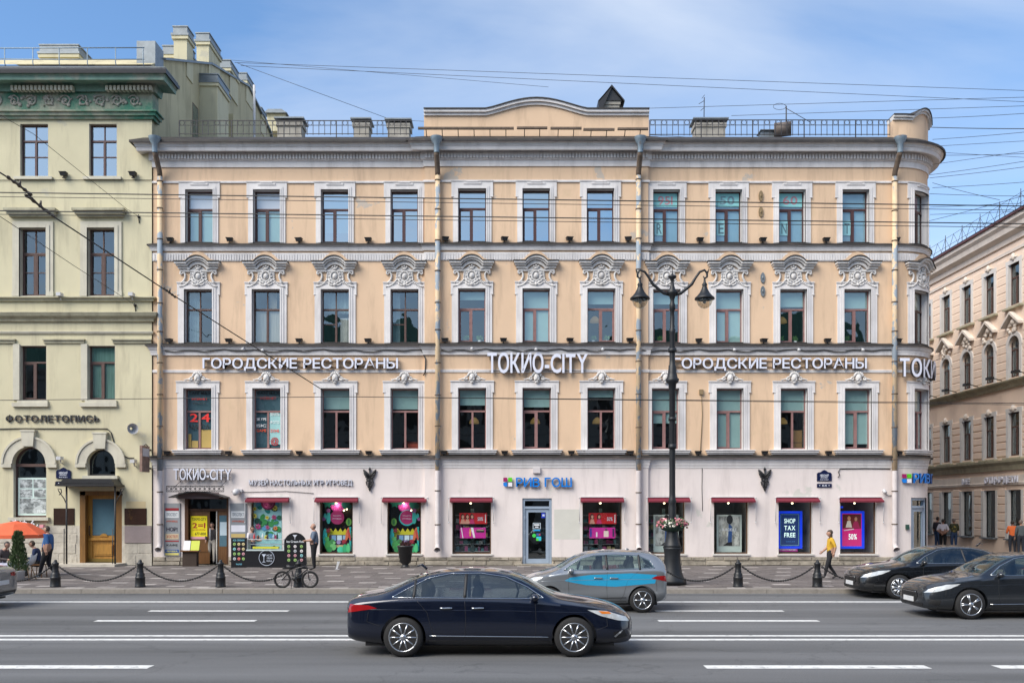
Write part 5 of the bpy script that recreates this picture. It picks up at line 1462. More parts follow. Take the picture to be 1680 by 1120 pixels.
# perfume shop shelves and posters
SHELF = mat('pale_shelf', (.42, .44, .45), .5, .05); 
def shelf_unit(a, b, label, seed, pb):
    r3 = random.Random(seed); u0, u1 = fu(a) + .07, fu(b) - .07
    t = thing('shelf_unit', main_map((u0 + u1) / 2, ZS[0], pb - 1.0), label, 'shelves')
    for k in range(6):
        z = ZS[0] + .08 + k * .3; mb = MB(main_map); mb.box(u0, u1, z - .02, z, pb - 1.15, pb - .75); mb.build('shelf', SHELF, t)
    mb = MB(main_map); c = (u0 + u1) / 2; mb.box(c - .07, c + .07, ZS[0], ZS[1] - .4, pb - .78, pb - .74); mb.build('upright', mat('dark_green_post', (.03, .06, .06), .5, .1), t)
    mb = MB(main_map); cols = [(40, 90, 100), (120, 40, 90), (190, 180, 130), (160, 170, 175), (60, 60, 70), (190, 90, 140), (70, 120, 125)]
    for k in range(5):
        z = ZS[0] + .08 + k * .3; u = u0 + .04
        while u < u1 - .15:
            w = r3.uniform(.06, .2); h = r3.uniform(.1, .22); mb.cur = r3.randrange(len(cols)); mb.box(u, u + w, z, z + h, pb - 1.0, pb - .8); u += w + r3.uniform(.005, .05)
    o = mb.build('goods', [paint(*c) for c in cols], t, fix=False); o['kind'] = 'stuff'
shelf_unit(*shop[3], 'lit shelves of boxed goods in the shop window left of the glass door', 5, RIS)
shelf_unit(*shop[4], 'lit shelves of boxed goods in the shop window right of the glass door', 6, RIS)
shelf_unit(*shop[5], 'dark shelves of goods in the shop window behind the street lamp', 7, 0)
def sale_posters(a, b, wch, pb, women):
    u0, u1 = fu(a), fu(b); c0 = u0 + .28; w = 1.14
    zt, zb = fz(841), fz(859)
    t = thing('sale_poster', main_map(c0 + w / 2, zb, pb - .4), 'red sale poster with women in the shop window %s of the glass door' % wch, 'poster')
    mb = MB(main_map); mb.box(c0, c0 + w, zb, zt, pb - .27, pb - .25); mb.build('board', paint(205, 22, 32), t)
    sh = []
    for k in range(women):
        x = c0 + .14 + k * .19 * 3 / women
        sh += [((70, 35, 25), circ((x, zb + .26), .085, 12, .16)), ((225, 165, 140), circ((x + .01, zb + .29), .05, 12, .07)), ((215, 150, 130) if k < women - 1 else (200, 50, 110), [(x - .11, zb), (x + .12, zb), (x + .06, zb + .2), (x - .05, zb + .2)])]
    artwork('picture', sh, main_map, pb - .25, t, .0008)
    print_text('50%', c0 + w * .66, c0 + w * .86, zb + .13, .16, pb - .24, main_map, WPR, t, .015)
    artwork('print', [((235, 235, 235), rect(c0 + w * .93, c0 + w * .965, zb + .05, zt - .06))], main_map, pb - .248, t)
    zt, zb = fz(865), fz(882.5)
    t = thing('product_poster', main_map(c0 + w / 2, zb, pb - .4), 'magenta product poster below the red one, shop window %s of the glass door' % wch, 'poster')
    mb = MB(main_map); mb.box(c0 + .03, c0 + w - .05, zb, zt, pb - .27, pb - .25); mb.build('board', paint(205, 35, 150), t)
    if wch == 'left': sh = [((240, 225, 235), [(c0 + .06, zt), (c0 + .1, zt), (c0 + .17, zb), (c0 + .13, zb)]), ((235, 170, 70), rect(c0 + .42, c0 + .48, zb + .08, zt - .06)), ((245, 235, 240), [(c0 + .47, zt), (c0 + .57, zt), (c0 + .66, zb + .02), (c0 + .58, zb + .02)]), ((60, 50, 50), rect(c0 + .7, c0 + 1.03, zt - .2, zt - .08)), ((190, 160, 130), rect(c0 + .72, c0 + 1.01, zt - .12, zt - .09))]
    else: sh = [((60, 60, 160), rect(c0 + .05, c0 + .13, zb + .05, zt - .04)), ((235, 225, 230), rect(c0 + .3, c0 + .36, zb + .05, zb + .25)), ((240, 215, 205), rect(c0 + .62, c0 + .82, zb + .05, zb + .3)), ((90, 70, 80), rect(c0 + .68, c0 + .76, zb + .3, zt - .05)), ((50, 40, 80), rect(c0 + .98, c0 + 1.05, zb + .06, zt - .05))]
    artwork('picture', sh, main_map, pb - .25, t)
sale_posters(*shop[3], 'left', RIS, 3); sale_posters(*shop[4], 'right', RIS, 2)
for i in range(9):  # the lamp in the first window is added to brighten its display
    c = fu(sum(shop[i]) / 2); pb = pbase(c)
    t = thing('spot_lamp', main_map(c - .05, ZS[1] - .1, pb - .3), 'small lit spot lamp at the top of the %s shop window from the left' % ORD[i], 'lamp', 'spot lamps in the shop windows')
    mb = MB(main_map); mb.tube([(c - .05, ZS[1] - .04, pb - .3), (c - .05, ZS[1] - .16, pb - .28)], [.03, .05], 8); mb.build('housing', BLACK, t)
    mb = MB(main_map); mb.ball(main_map(c - .05, ZS[1] - .17, pb - .27), .04, .03, .03, 8, 6); mb.build('bulb', BULB, t)
    ld = bpy.data.lights.new('spot_lamp_light', 'POINT'); ld.energy = 1.6; ld.color = (1.0, .93, .82); ld.shadow_soft_size = .10
    lo = bpy.data.objects.new('spot_lamp_light', ld); COL.objects.link(lo); lo.location = main_map(c - .05, ZS[1] - .26, pb - .22); child_world_obj(lo, t)
# free-standing fashion posters
for i, wch in ((5, 'behind the street lamp'), (6, 'between the street lamp and the iron emblem')):
    a, b = shop[i]; c = fu((a + b) / 2) + (.02 if i == 6 else .05); z0, z1 = ZS[0] + .05, fz(844)
    t = thing('poster_stand', main_map(c, z0, -.4), 'white framed grey fashion poster in the window %s' % wch, 'poster')
    mb = MB(main_map); mb.box(c - .52, c + .52, z0, z1, -.47, -.42); mb.build('frame', paint(200, 212, 205), t)
    bw = mat('grey_photo_print', (.30, .30, .28), .5, .75, 4.5, stretch=(1, 1, .6), col2=(.62, .62, .58), fac2=(.5, .58), scale2=3)
    mb = MB(main_map); mb.box(c - .44, c + .44, z0 + .25, z1 - .06, -.43, -.412); mb.build('print', bw, t)
    artwork('figure', [((45, 80, 135), [(c - .06, z0 + .4), (c + .1, z0 + .4), (c + .13, z1 - .5), (c - .02, z1 - .35)]), ((30, 30, 34), [(c - .25, z0 + .27), (c + .12, z0 + .27), (c + .12, z0 + .42), (c - .08, z0 + .4)]), ((35, 33, 34), circ((c + .02, z1 - .2), .13, 10, .2))], main_map, -.411, t)
    print_text('BVLGARI' if i == 5 else 'BURDELLE', c - .3, c + .3, (z0 + z1) / 2 + .1, .12, -.404, main_map, WPR, t, .01)
# blue lightboxes
LBOX = emit_mat('blue_lightbox_glow', srgb(0, 50, 200), .22)
LSCR = {7: emit_mat('navy_lit_screen', srgb(14, 38, 84), .25), 8: emit_mat('magenta_lit_screen', srgb(170, 25, 95), .25)}; LTXT = emit_mat('lit_white_print', srgb(205, 230, 222), .30)
def lightbox(i, label):
    a, b = shop[i]; t = thing('lightbox', main_map(fu(a) + .6, ZS[0], -.35), label, 'lightbox')
    c0 = fu(a) + (.06 if i == 7 else .1); w = 1.02; z0, z1 = fz(900), fz(838)
    mb = MB(main_map)
    for bx in ((c0, c0 + .1, z0, z1), (c0 + w - .1, c0 + w, z0, z1), (c0 + .1, c0 + w - .1, z0, z0 + .1), (c0 + .1, c0 + w - .1, z1 - .1, z1)): mb.box(*bx, -.42, -.3)
    mb.build('frame', LBOX, t); mb = MB(main_map); mb.box(c0 + .09, c0 + w - .09, z0 + .09, z1 - .09, -.42, -.34); mb.build('screen', LSCR[i], t); return t, c0, w, z0, z1
t, c0, w, z0, z1 = lightbox(7, 'blue lightbox reading SHOP TAX FREE in the shop window')
for k, wd in enumerate(('SHOP', 'TAX', 'FREE')): print_text(wd, c0 + .28, c0 + w - .28, z1 - .5 - k * .29, .2, -.335, main_map, LTXT, t, .02)
for bx in (rect(c0 + .13, c0 + .145, z0 + .13, z1 - .13), rect(c0 + w - .145, c0 + w - .13, z0 + .13, z1 - .13), rect(c0 + .13, c0 + w - .13, z0 + .13, z0 + .145), rect(c0 + .13, c0 + w - .13, z1 - .145, z1 - .13)): artwork('border_line', [((150, 205, 190), bx)], main_map, -.339, t)
print_text('GLOBAL BLUE', c0 + .35, c0 + w - .3, z0 + .27, .05, -.335, main_map, paint(70, 130, 190), t)
t2 = thing('small_poster', main_map(fu(1295), ZS[0] + .1, -.3), 'low magenta notice under the tax free lightbox', 'poster')
mb = MB(main_map); mb.box(fu(1279), fu(1312), ZS[0] + .08, fz(900.5), -.27, -.26); mb.build('board', paint(165, 20, 130), t2); print_text('ПРИ ВАС ГРАВИРОВКА', fu(1281), fu(1310), ZS[0] + .13, .05, -.255, main_map, WPR, t2)
t, c0, w, z0, z1 = lightbox(8, 'blue framed lightbox with a magenta sale poster in the last shop window')
artwork('picture', [((110, 35, 25), rect(c0 + .13, c0 + w - .13, z1 - .72, z1 - .13)), ((215, 150, 110), circ((c0 + .4, z1 - .3), .07, 10, .1)), ((235, 220, 200), [(c0 + .25, z1 - .68), (c0 + .52, z1 - .68), (c0 + .46, z1 - .4), (c0 + .33, z1 - .4)]), ((200, 140, 110), circ((c0 + .68, z1 - .33), .06, 10, .09)), ((170, 30, 80), [(c0 + .52, z1 - .7), (c0 + .85, z1 - .7), (c0 + .76, z1 - .42), (c0 + .6, z1 - .42)]), ((240, 225, 230), [(c0 + .18, z1 - .78), (c0 + .6, z1 - .72), (c0 + .6, z1 - .76), (c0 + .18, z1 - .82)])], main_map, -.339, t)
print_text('50%', c0 + .38, c0 + .72, z0 + .38, .24, -.332, main_map, LTXT, t, .015)
t = thing('neon_strip', main_map(fu(1382), fz(831), -.5), 'short blue lit strip at the top of the last shop window', 'light')
mb = MB(main_map); mb.box(fu(1379), fu(1390), fz(833), fz(830), -.5, -.47); mb.build('tube', LBOX, t)

# ------------------------------------------------------------------ doors
ALU = mat('grey_blue_door_frame', srgb(150, 165, 182), .4, .08, 2)
def glass_door(name, u0, u1, z0, z1, p, m, label_stickers):
    mb = MB(main_map)
    for bx in ((u0, u0 + .1, z0, z1), (u1 - .1, u1, z0, z1), (u0 + .1, u1 - .1, z1 - .1, z1)): mb.box(bx[0], bx[1], bx[2], bx[3], p - .2, p - .05)
    zt = z1 - .38; mb.box(u0 + .1, u1 - .1, zt - .05, zt + .05, p - .2, p - .06); fr = mb.build('door_frame', m, house)
    mb = MB(main_map); mb.quad(u0 + .09, u1 - .09, zt, z1 - .08, p - .14); mb.build('fanlight', GLASS, fr, fix=False)
    mb = MB(main_map); a, b = u0 + .11, u1 - .11; y1 = zt - .06
    for bx in ((a, a + .13, z0 + .01, y1), (b - .13, b, z0 + .01, y1), (a + .13, b - .13, y1 - .13, y1), (a + .13, b - .13, z0 + .01, z0 + .2)): mb.box(bx[0], bx[1], bx[2], bx[3], p - .17, p - .10)
    d = mb.build('door', m, house)
    mb = MB(main_map); mb.quad(a + .12, b - .12, z0 + .19, y1 - .12, p - .135); mb.build('door_glass', GLASS, d, fix=False)
    for zz in (z0 + .25, z0 + 1.3, y1 - .35):
        mb = MB(main_map); mb.tube([(a - .01, zz - .07, p - .08), (a - .01, zz + .07, p - .08)], .02, 6); mb.build('hinge', GREYC, d)
    room(main_map, u0, u1, z0, z1, p - .22, d, 1.4, None, .05); mb = MB(main_map); mb.box(u0 - .3, u1 + .3, -.0, z0, p - .2, p + .5); mb.build('door_step', STONE, house)
    return d
d = glass_door('shop_door', *DOOR_R, RIS, ALU, None)
u0 = DOOR_R[0]
artwork('stickers', [((200, 215, 225), rect(u0 + .43, u0 + .75, 1.6, 1.85)), ((25, 30, 35), rect(u0 + .45, u0 + .73, 1.62, 1.83)), ((220, 225, 230), rect(u0 + .48, u0 + .7, 1.74, 1.8)), ((220, 225, 230), rect(u0 + .52, u0 + .66, 1.66, 1.7)), ((40, 160, 220), rect(u0 + .45, u0 + .73, 1.52, 1.57)), ((30, 60, 180), rect(u0 + .78, u0 + .94, 2.05, 2.3)), ((200, 210, 230), rect(u0 + .82, u0 + .91, 2.12, 2.2)), ((60, 200, 80), circ((u0 + .48, 1.33), .08, 12)), ((60, 90, 150), rect(u0 + .57, u0 + .74, 1.33, 1.42)), ((200, 60, 70), rect(u0 + .68, u0 + .74, 1.33, 1.39)), ((50, 190, 210), rect(u0 + .57, u0 + .77, 1.12, 1.29)), ((80, 210, 60), rect(u0 + .57, u0 + .67, 1.12, 1.22))], main_map, RIS - .13, d)
glass_door('corner_door', *DOOR_C, 0, ALU, None)
# restaurant entrance
DARKW = mat('dark_varnished_door', (.085, .035, .014), .4, .25, 3, stretch=(6, 6, .6), coat=.2)
MIDW = mat('brown_varnished_door', (.16, .075, .028), .4, .25, 3, stretch=(6, 6, .6), coat=.2)
e0, e1, ez0, ez1 = DOOR_T
mb = MB(main_map); mb.box(e0, e0 + .14, ez0, ez1, -.3, .0); mb.box(e1 - .08, e1, ez0, ez1, -.3, .0); mb.box(e0 + .14, e1 - .08, ez1 - .08, ez1, -.3, .0); mb.box(e0 + .14, e1 - .08, fz(838), fz(834), -.3, -.1)
fr = mb.build('door_frame', DARKW, house)
mb = MB(main_map); mb.quad(e0 + .14, e1 - .08, fz(834), ez1 - .08, -.2); mb.build('fanlight', GLASS, fr, fix=False)
mb = MB(main_map); mb.box(fu(309), fu(342), ez0 + .02, fz(838), -.22, -.16); mb.box(fu(311), fu(340), fz(905), fz(902), -.17, -.14); dl = mb.build('door', MIDW, house)
mb = MB(main_map); mb.box(fu(354), fu(372), ez0 + .02, fz(838), -.22, -.16); dr = mb.build('door', MIDW, house)
mb = MB(main_map); mb.box(fu(358), fu(370), fz(896), fz(845), -.158, -.15); mb.build('door_glass', SKYGL, dr)
mb = MB(main_map); mb.box(fu(359), fu(370), fz(878), fz(856), -.149, -.145); mb.build('notice', paint(195, 215, 225), dr)
mb = MB(main_map); mb.box(fu(353), fu(354.5), ez0 + .02, fz(838), -.2, -.12); mb.build('edge_strip', paint(215, 210, 200), dr)
mb = MB(main_map); mb.tube([(fu(343), fz(885), -.15), (fu(343.5), fz(883), -.08), (fu(343.5), fz(868), -.08), (fu(343), fz(866), -.15)], .02, 6); mb.build('door_handle', GREYC, dl)
room(main_map, e0, e1, ez0, ez1, -.31, fr, 2.0, None, .05)
t = thing('offer_poster', main_map(fu(323), fz(880), -.14), 'yellow 2=1 offer poster on the restaurant door', 'poster')
mb = MB(main_map); mb.box(fu(311), fu(338), fz(880), fz(846), -.158, -.14); mb.build('board', paint(243, 225, 20), t)
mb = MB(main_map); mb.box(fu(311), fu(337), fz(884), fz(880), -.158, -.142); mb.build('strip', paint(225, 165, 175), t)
print_text('ТОКИО-CITY', fu(312.5), fu(336.5), fz(853.5), .11, -.137, main_map, paint(40, 40, 20), t, .02); print_text('2=1', fu(314), fu(335), fz(866), .23, -.137, main_map, paint(170, 25, 30), t, .025)
print_text('НА ВСЕ РОЛЛЫ', fu(314), fu(335), fz(870), .06, -.137, main_map, paint(170, 60, 30), t, .01); print_text('677-1000', fu(318), fu(336), fz(877.5), .12, -.137, main_map, paint(40, 40, 20), t, .02)
# entrance canopy
t = thing('entrance_canopy', main_map(fu(332), fz(810), .5), 'small dark iron canopy with scrollwork over the restaurant entrance', 'canopy')
mb = MB(main_map); zc = gz(806, FY - .9); cv = [(fu(289) + (fu(377) - fu(289)) * k / 10, zc - .38 + .36 * math.sin(math.pi * (.12 + .76 * k / 10))) for k in range(11)]
mb.strip([(u, z + .04) for u, z in cv], cv, 0, .85); mb.build('canopy_roof', BLACK, t)
mb = MB(main_map)
for z in (zc, zc + .22): mb.box(fu(286), fu(378), z - .015, z + .015, .84, .87)
for k in range(13):
    u = fu(286) + (fu(378) - fu(286)) * k / 12; mb.box(u - .008, u + .008, zc, zc + .22, .845, .865)
    if k < 12: mb.tube([(u + .095 + .075 * math.cos(R(q)), zc + .11 + .075 * math.sin(R(q)), .855) for q in range(0, 361, 45)], .01, 4, False)
mb.build('scroll_rail', BLACK, t)
for q in (296, 370):
    mb = MB(main_map); mb.tube([(fu(q), zc + .1, .85), (fu(q + 2), fz(788), .05)], .012, 5); mb.build('tie_rod', BLACK, t)
mb = MB(main_map); mb.box(fu(300), fu(366), zc - .28, zc - .03, .5, .52); mb.build('valance', mat('faded_mauve_board', (.16, .12, .12), .8, .1), t)
# lists of tenants
GPLQ = mat('brushed_grey_board', (.30, .32, .34), .45, .08, 3, metal=.2)
def board(a, b, y0, y1, label, rows):
    t = thing('tenant_board', main_map(fu((a + b) / 2), fz(y1), .02), label, 'notice board')
    mb = MB(main_map); mb.box(fu(a), fu(b), fz(y1), fz(y0), 0, .05); mb.build('board', GPLQ, t)
    for (ya, yb, col, txt, tc) in rows:
        if col:
            mb = MB(main_map); mb.box(fu(a + 2), fu(b - 2), fz(yb), fz(ya), .05, .058); mb.build('name_plate', paint(*col), t)
        if txt: print_text(txt, fu(a + 4), fu(b - 4), fz(yb) + (fz(ya) - fz(yb)) * .25, (fz(ya) - fz(yb)) * .5, .061, main_map, paint(*tc), t, .02)
board(270, 296, 825, 911, 'tall grey tenant board left of the restaurant entrance', [(833, 837, (150, 30, 40), None, None), (838, 849, (212, 216, 218), 'ПРОСПЕКТ', (120, 130, 140)), (852, 857, None, 'ИГРОВЕД', (200, 90, 60)), (861, 874, None, 'НОР!', (60, 55, 70)), (875, 884, (196, 180, 150), 'ХОСТЕЛ', (170, 60, 50)), (886, 888, (150, 40, 40), None, None), (890, 897, None, 'КАФЕ', (40, 40, 40)), (901, 906, (40, 80, 150), 'ЛЕРНЕКА', (220, 215, 120)), (906.5, 910, (215, 205, 120), None, None)])
board(378, 405, 825, 882, 'shorter grey tenant board right of the restaurant entrance', [(838, 849, (212, 216, 218), 'ПРОСПЕКТ', (120, 130, 140)), (852, 857, None, 'ИГРОВЕД', (200, 90, 60)), (861, 872, (225, 225, 232), None, None), (875, 881, (200, 175, 110), None, None)])
# menu stand by the entrance
t = thing('menu_stand', (fu(314), FY - .7, PAV), 'wooden menu stand with leaflets in front of the restaurant door', 'stand')
mp = lambda u, z, p: (u, FY - .7 - p, z); d_ = FY - .7
mb = MB(mp); zt = gz(902, d_); mb.box(gx(298, d_), gx(327, d_), zt - .05, zt, -.2, .2); mb.build('shelf', MIDW, t)
mb = MB(mp); mb.box(gx(301, d_), gx(324, d_), PAV, zt - .05, -.15, .12); mb.build('base', mat('dark_brown_cloth', (.045, .03, .022), .9, .2), t)
for a, b, c in ((302, 313, (215, 215, 215)), (314, 328, (190, 200, 70))):
    mb = MB(mp); z1 = zt + .38; A, B = gx(a, d_), gx(b, d_); mb.add([mp(A, zt, .12), mp(B, zt, .12), mp(B, z1, 0), mp(A, z1, 0), mp(A, zt, .09), mp(B, zt, .09), mp(B, z1, -.03), mp(A, z1, -.03)], [(0, 1, 2, 3), (7, 6, 5, 4), (0, 4, 5, 1), (1, 5, 6, 2), (2, 6, 7, 3), (3, 7, 4, 0)]); o = mb.build('leaflet', paint(*c), t)
# window stickers of the internet centre, second storey
W0 = wins[2][0]; W1 = wins[2][1]
FILM = mat('teal_window_film', (.055, .12, .15), .4, .15, 2)
def film(wn_, i, label, low=True):
    t = thing('window_sticker', main_map((wn_[0] + wn_[1]) / 2, wn_[2], -.25), label, 'sticker'); u0, u1, z0, z1 = wn_
    mb = MB(main_map); mb.box(u0 + .06, u1 - .06, z0 + .1, z1 - .06, -.262, -.258); mb.build('film', FILM, t); return t
t = film(W0, 0, 'red 24 and black letters on the teal filmed window above the restaurant sign')
u0, u1, z0, z1 = W0; pz = -.185
RED = paint(225, 45, 38); INK = paint(25, 22, 26)
print_text('2', u0 + .17, u0 + .5, fz(691), .36, pz, main_map, RED, t, .015); print_text('4', u1 - .5, u1 - .15, fz(691), .36, pz, main_map, RED, t, .015)
print_text('ЧА', u0 + .15, u0 + .52, fz(704), .22, pz, main_map, INK, t, .02); print_text('СА', u1 - .52, u1 - .17, fz(704), .22, pz, main_map, INK, t, .02)
print_text('CAFE MAX', u0 + .12, u1 - .12, fz(646), .12, pz, main_map, INK, t, .015); print_text('INTERNET', u0 + .25, u1 - .25, fz(655), .1, pz, main_map, RED, t, .015); print_text('PRINT', u0 + .3, u1 - .3, fz(662), .07, pz, main_map, INK, t, .02)
artwork('cardboard', [((175, 150, 85), rect(u1 - .52, u1 - .08, z0 + .1, fz(704))), ((165, 140, 75), rect(u0 + .1, u0 + .22, z0 + .1, fz(711))), ((175, 150, 85), rect(u0 + .24, u0 + .5, z0 + .1, fz(722)))], main_map, -.22, t)
t = film(W1, 1, 'red and white internet cafe letters on the second filmed window')
u0, u1, z0, z1 = W1
artwork('film_panel', [((150, 195, 195), rect(u0 + .62, u1 - .08, fz(728), fz(673)))], main_map, -.215, t)
for k, (wd, y, col, right) in enumerate((('SKYPE', 689, (225, 225, 225), 0), ('ISIC', 699.5, (225, 225, 225), 0), ('GAME', 707.5, (225, 80, 30), 0), ('ПЕЧАТЬ', 681, (225, 230, 230), 1), ('ФОТО', 694, (225, 230, 230), 1), ('ZONE', 708, (225, 60, 40), 1))):
    a, b = (u0 + .1, u0 + .5) if not right else (u0 + .66, u1 - .12); print_text(wd, a, b, fz(y), .12, pz, main_map, paint(*col), t, .015)
print_text('@', u0 + .68, u1 - .14, fz(727), .26, pz, main_map, paint(170, 20, 35), t, .015)
print_text('CAFE MAX', u0 + .12, u1 - .12, fz(646), .12, pz, main_map, INK, t, .015); print_text('INTERNET', u0 + .25, u1 - .25, fz(654), .12, pz, main_map, paint(160, 30, 35), t, .015)
# R E N T papers in the top windows
for i, ch, num, col in ((7, 'R', '951', (196, 140, 150)), (8, 'E', '50', (120, 150, 162)), (9, 'N', '60', (196, 140, 150)), (10, 'T', None, None)):
    u0, u1, z0, z1 = wins[4][i]
    t = thing('rent_paper', main_map(u0 + .3, z0 + .5, -.24), 'pale paper with the letter %s in a top storey window' % ch, 'paper')
    mb = MB(main_map); mb.box(u0 + .1, u0 + .5, z0 + .38, z0 + 1.0, -.226, -.222); mb.build('sheet', paint(150, 205, 212), t)
    print_text(ch, u0 + .19, u0 + .41, z0 + .45, .46, -.219, main_map, paint(90, 120, 132), t, .012)
    if num:
        mb = MB(main_map); mb.box(u0 + .06, u1 - .06, z1 - .62, z1 - .07, -.224, -.222); mb.build('number_sheet', paint(140, 205, 208), t)
        print_text(num, u0 + .25, u1 - .25, z1 - .52, .36, -.219, main_map, paint(*col), t, .015)
# photo poster in the arched window of the green house
t = thing('photo_poster', left_map(fu(51), fz(845), -.17), 'poster of black and white city photographs in the arched window', 'poster')
mb = MB(left_map); mb.box(fu(27), fu(75), fz(845), fz(783), -.21, -.18); mb.build('sheet', paint(205, 225, 218), t)
BWP = mat('old_photo_print', (.20, .22, .22), .5, .8, 5.5, stretch=(1, 1, 1.6), col2=(.52, .56, .56), fac2=(.48, .56), scale2=2.6, bump=0)
for (a, b, c0, d0) in ((30.5, 50.5, 800, 786), (52.5, 72.5, 800, 786), (30.5, 50.5, 815.5, 802), (53.5, 72.5, 815.5, 802), (30, 73, 842, 817)):
    mb = MB(left_map); mb.box(fu(a), fu(b), fz(c0), fz(d0), -.178, -.172); mb.build('photograph', BWP, t)
print_text('1945', fu(59), fu(72), fz(840.5), .12, -.168, left_map, paint(225, 230, 230), t, .02)
# ------------------------------------------------------------------ floodlights on the ledges
mb = MB(plain)
P_ = [(-.16, -.02, .0), (.16, -.02, .0), (.19, .13, .0), (-.19, .13, .0), (-.13, -.06, .22), (.13, -.06, .22), (.17, .09, .26), (-.17, .09, .26)]
mb.add([plain(a, b, c) for a, b, c in P_], [(3, 2, 1, 0), (4, 5, 6, 7), (0, 1, 5, 4), (1, 2, 6, 5), (2, 3, 7, 6), (3, 0, 4, 7)])
mb.box(-.20, .20, .12, .145, -.02, .30); mb.box(-.025, .025, -.14, .0, .05, .09); mb.box(-.08, .08, -.15, -.12, .02, .12)
FLOOD_ME = mb.mesh('floodlight', BLACK)
FX = {'upper': (281, 378, 492, 605, 731, 827, 933, 1030, 1147, 1250, 1354, 1469), 'middle': (280, 377, 492, 605, 731, 826, 934, 1032, 1146, 1251, 1356, 1470), 'lower': (275, 377, 492, 605, 729, 828, 937, 1034, 1145, 1254, 1358, 1472)}
for lev, py in (('upper', 396.5), ('middle', 561), ('lower', 744)):
    for i, px in enumerate(FX[lev]):
        o = bpy.data.objects.new('floodlight', FLOOD_ME); COL.objects.link(o)
        o.location = main_map(fu(px), fz(py), pbase(fu(px)) + .06); o.scale = (.72, .72, .72); o.rotation_euler = (0, 0, rng.uniform(-.25, .25))
        tag(o, 'small black floodlight on the %s ledge of the peach house, %s from the left' % (lev, ORD[i]), 'floodlight', 'floodlights on the ledges of the peach house')
for px, py, w in ((108, 290, 'left'), (221, 290, 'right')):
    o = bpy.data.objects.new('floodlight', FLOOD_ME); COL.objects.link(o); o.location = left_map(fu(px), fz(py), .05); o.scale = (.75, .75, .75)
    tag(o, 'black floodlight %s under the top windows of the pale green house' % ('between the windows' if w == 'left' else 'near the drainpipe'), 'floodlight', 'floodlights on the pale green house')
for px, py, w in ((104, 486, 'between the middle windows'), (221, 486, 'right of the middle windows'), (104, 752, 'above the street name plate'), (224, 757, 'beside the projecting sign')):
    mb = MB(left_map); u, z = fu(px), fz(py); mb.box(u - .09, u + .09, z - .07, z + .07, .1, .38); mb.tube([(u, z - .05, .2), (u, z - .18, .15), (u, z - .2, 0)], .025, 6)
    tag(mb.build('security_camera', GREYC), 'grey security camera %s of the pale green house' % w, 'camera', 'cameras on the pale green house')
for px, py, w in ((402, 575, 'left of the first sign'), (434, 577, 'over the first sign'), (775, 575, 'over the left letters of the middle sign'), (879, 576, 'over the middle of the middle sign'), (987, 576, 'over the right end of the middle sign'), (1202, 576, 'over the second wide sign'), (1307, 576, 'over the right part of the second wide sign'), (1411, 576, 'over the last letters of the second wide sign')):
    u, z = fu(px), fz(py); pb = pbase(u); mb = MB(main_map); mb.ball(main_map(u, z, pb + .32), .07, .07, .06, 10, 6); mb.tube([(u, z + .04, pb + .32), (u, z + .08, pb + .2), (u, z + .06, pb + .05)], .022, 6); mb.box(u - .05, u + .05, z + .0, z + .1, pb + .05, pb + .1)
    tag(mb.build('dome_camera', GREYC), 'small grey dome camera %s' % w, 'camera', 'dome cameras under the middle ledge')
u, z = fu(390), fz(806); mb = MB(main_map); mb.tube([(u, z, .08), (u + .02, z - .02, .3), (u + .03, z - .08, .48)], [.13, .14, .1], 10); mb.box(u - .05, u + .2, z - .02, z + .1, 0, .12)
tag(mb.build('security_camera', GREYC), 'round white security camera right of the restaurant canopy', 'camera')
u, z = fu(1448), fz(804); mb = MB(main_map); mb.tube([(u, z, .1), (u + .02, z - .1, .25)], [.08, .07], 8); mb.tube([(u + .05, z - .05, .02), (u + .2, z - .2, .04), (u + .35, z - .2, .03)], .02, 5)
tag(mb.build('security_camera', GREYC), 'grey security camera beside the last drainpipe', 'camera')
# loudspeaker horn
t = thing('horn_loudspeaker', left_map(fu(222), fz(704), .2), 'grey horn loudspeaker on the pale green wall', 'loudspeaker')
c = Vector(left_map(fu(222), fz(704), .3)); mb = MB(); mb.wtube([c + Vector((-.12, .2, .02)), c, c + Vector((.1, -.16, -.02)), c + Vector((.13, -.2, -.02))], [.05, .07, .2, .22], 14, False); mb.build('horn', GREYC, t)
mb = MB(left_map); mb.tube([(fu(213), fz(705), .0), (fu(216), fz(705), .25)], .04, 6); mb.build('bracket', GREYC, t)
# projecting sign at the party wall
t = thing('projecting_sign', left_map(fu(245), fz(775), .5), 'narrow projecting sign board with brown picture at the house joint', 'sign')
mp = lambda u, z, p: (fu(249) - u, FY - .1 - p, z)
mb = MB(mp); mb.box(-.05, .05, fz(775), fz(733), .25, 1.0); mb.build('board', mat('brown_picture_board', (.22, .14, .11), .5, .5, 4), t)
mb = MB(mp); mb.box(.05, .055, fz(750), fz(737), .3, .95); mb.box(-.055, -.05, fz(750), fz(737), .3, .95); mb.build('pale_panel', paint(190, 190, 195), t)
mb = MB(mp); mb.box(-.03, .03, fz(740), fz(737), 0, .3); mb.box(-.03, .03, fz(770), fz(767), 0, .3); mb.tube([(0, fz(733), .3), (0, fz(730), .5), (0, fz(733), .7)], .02, 5); mb.build('bracket', BLACK, t)
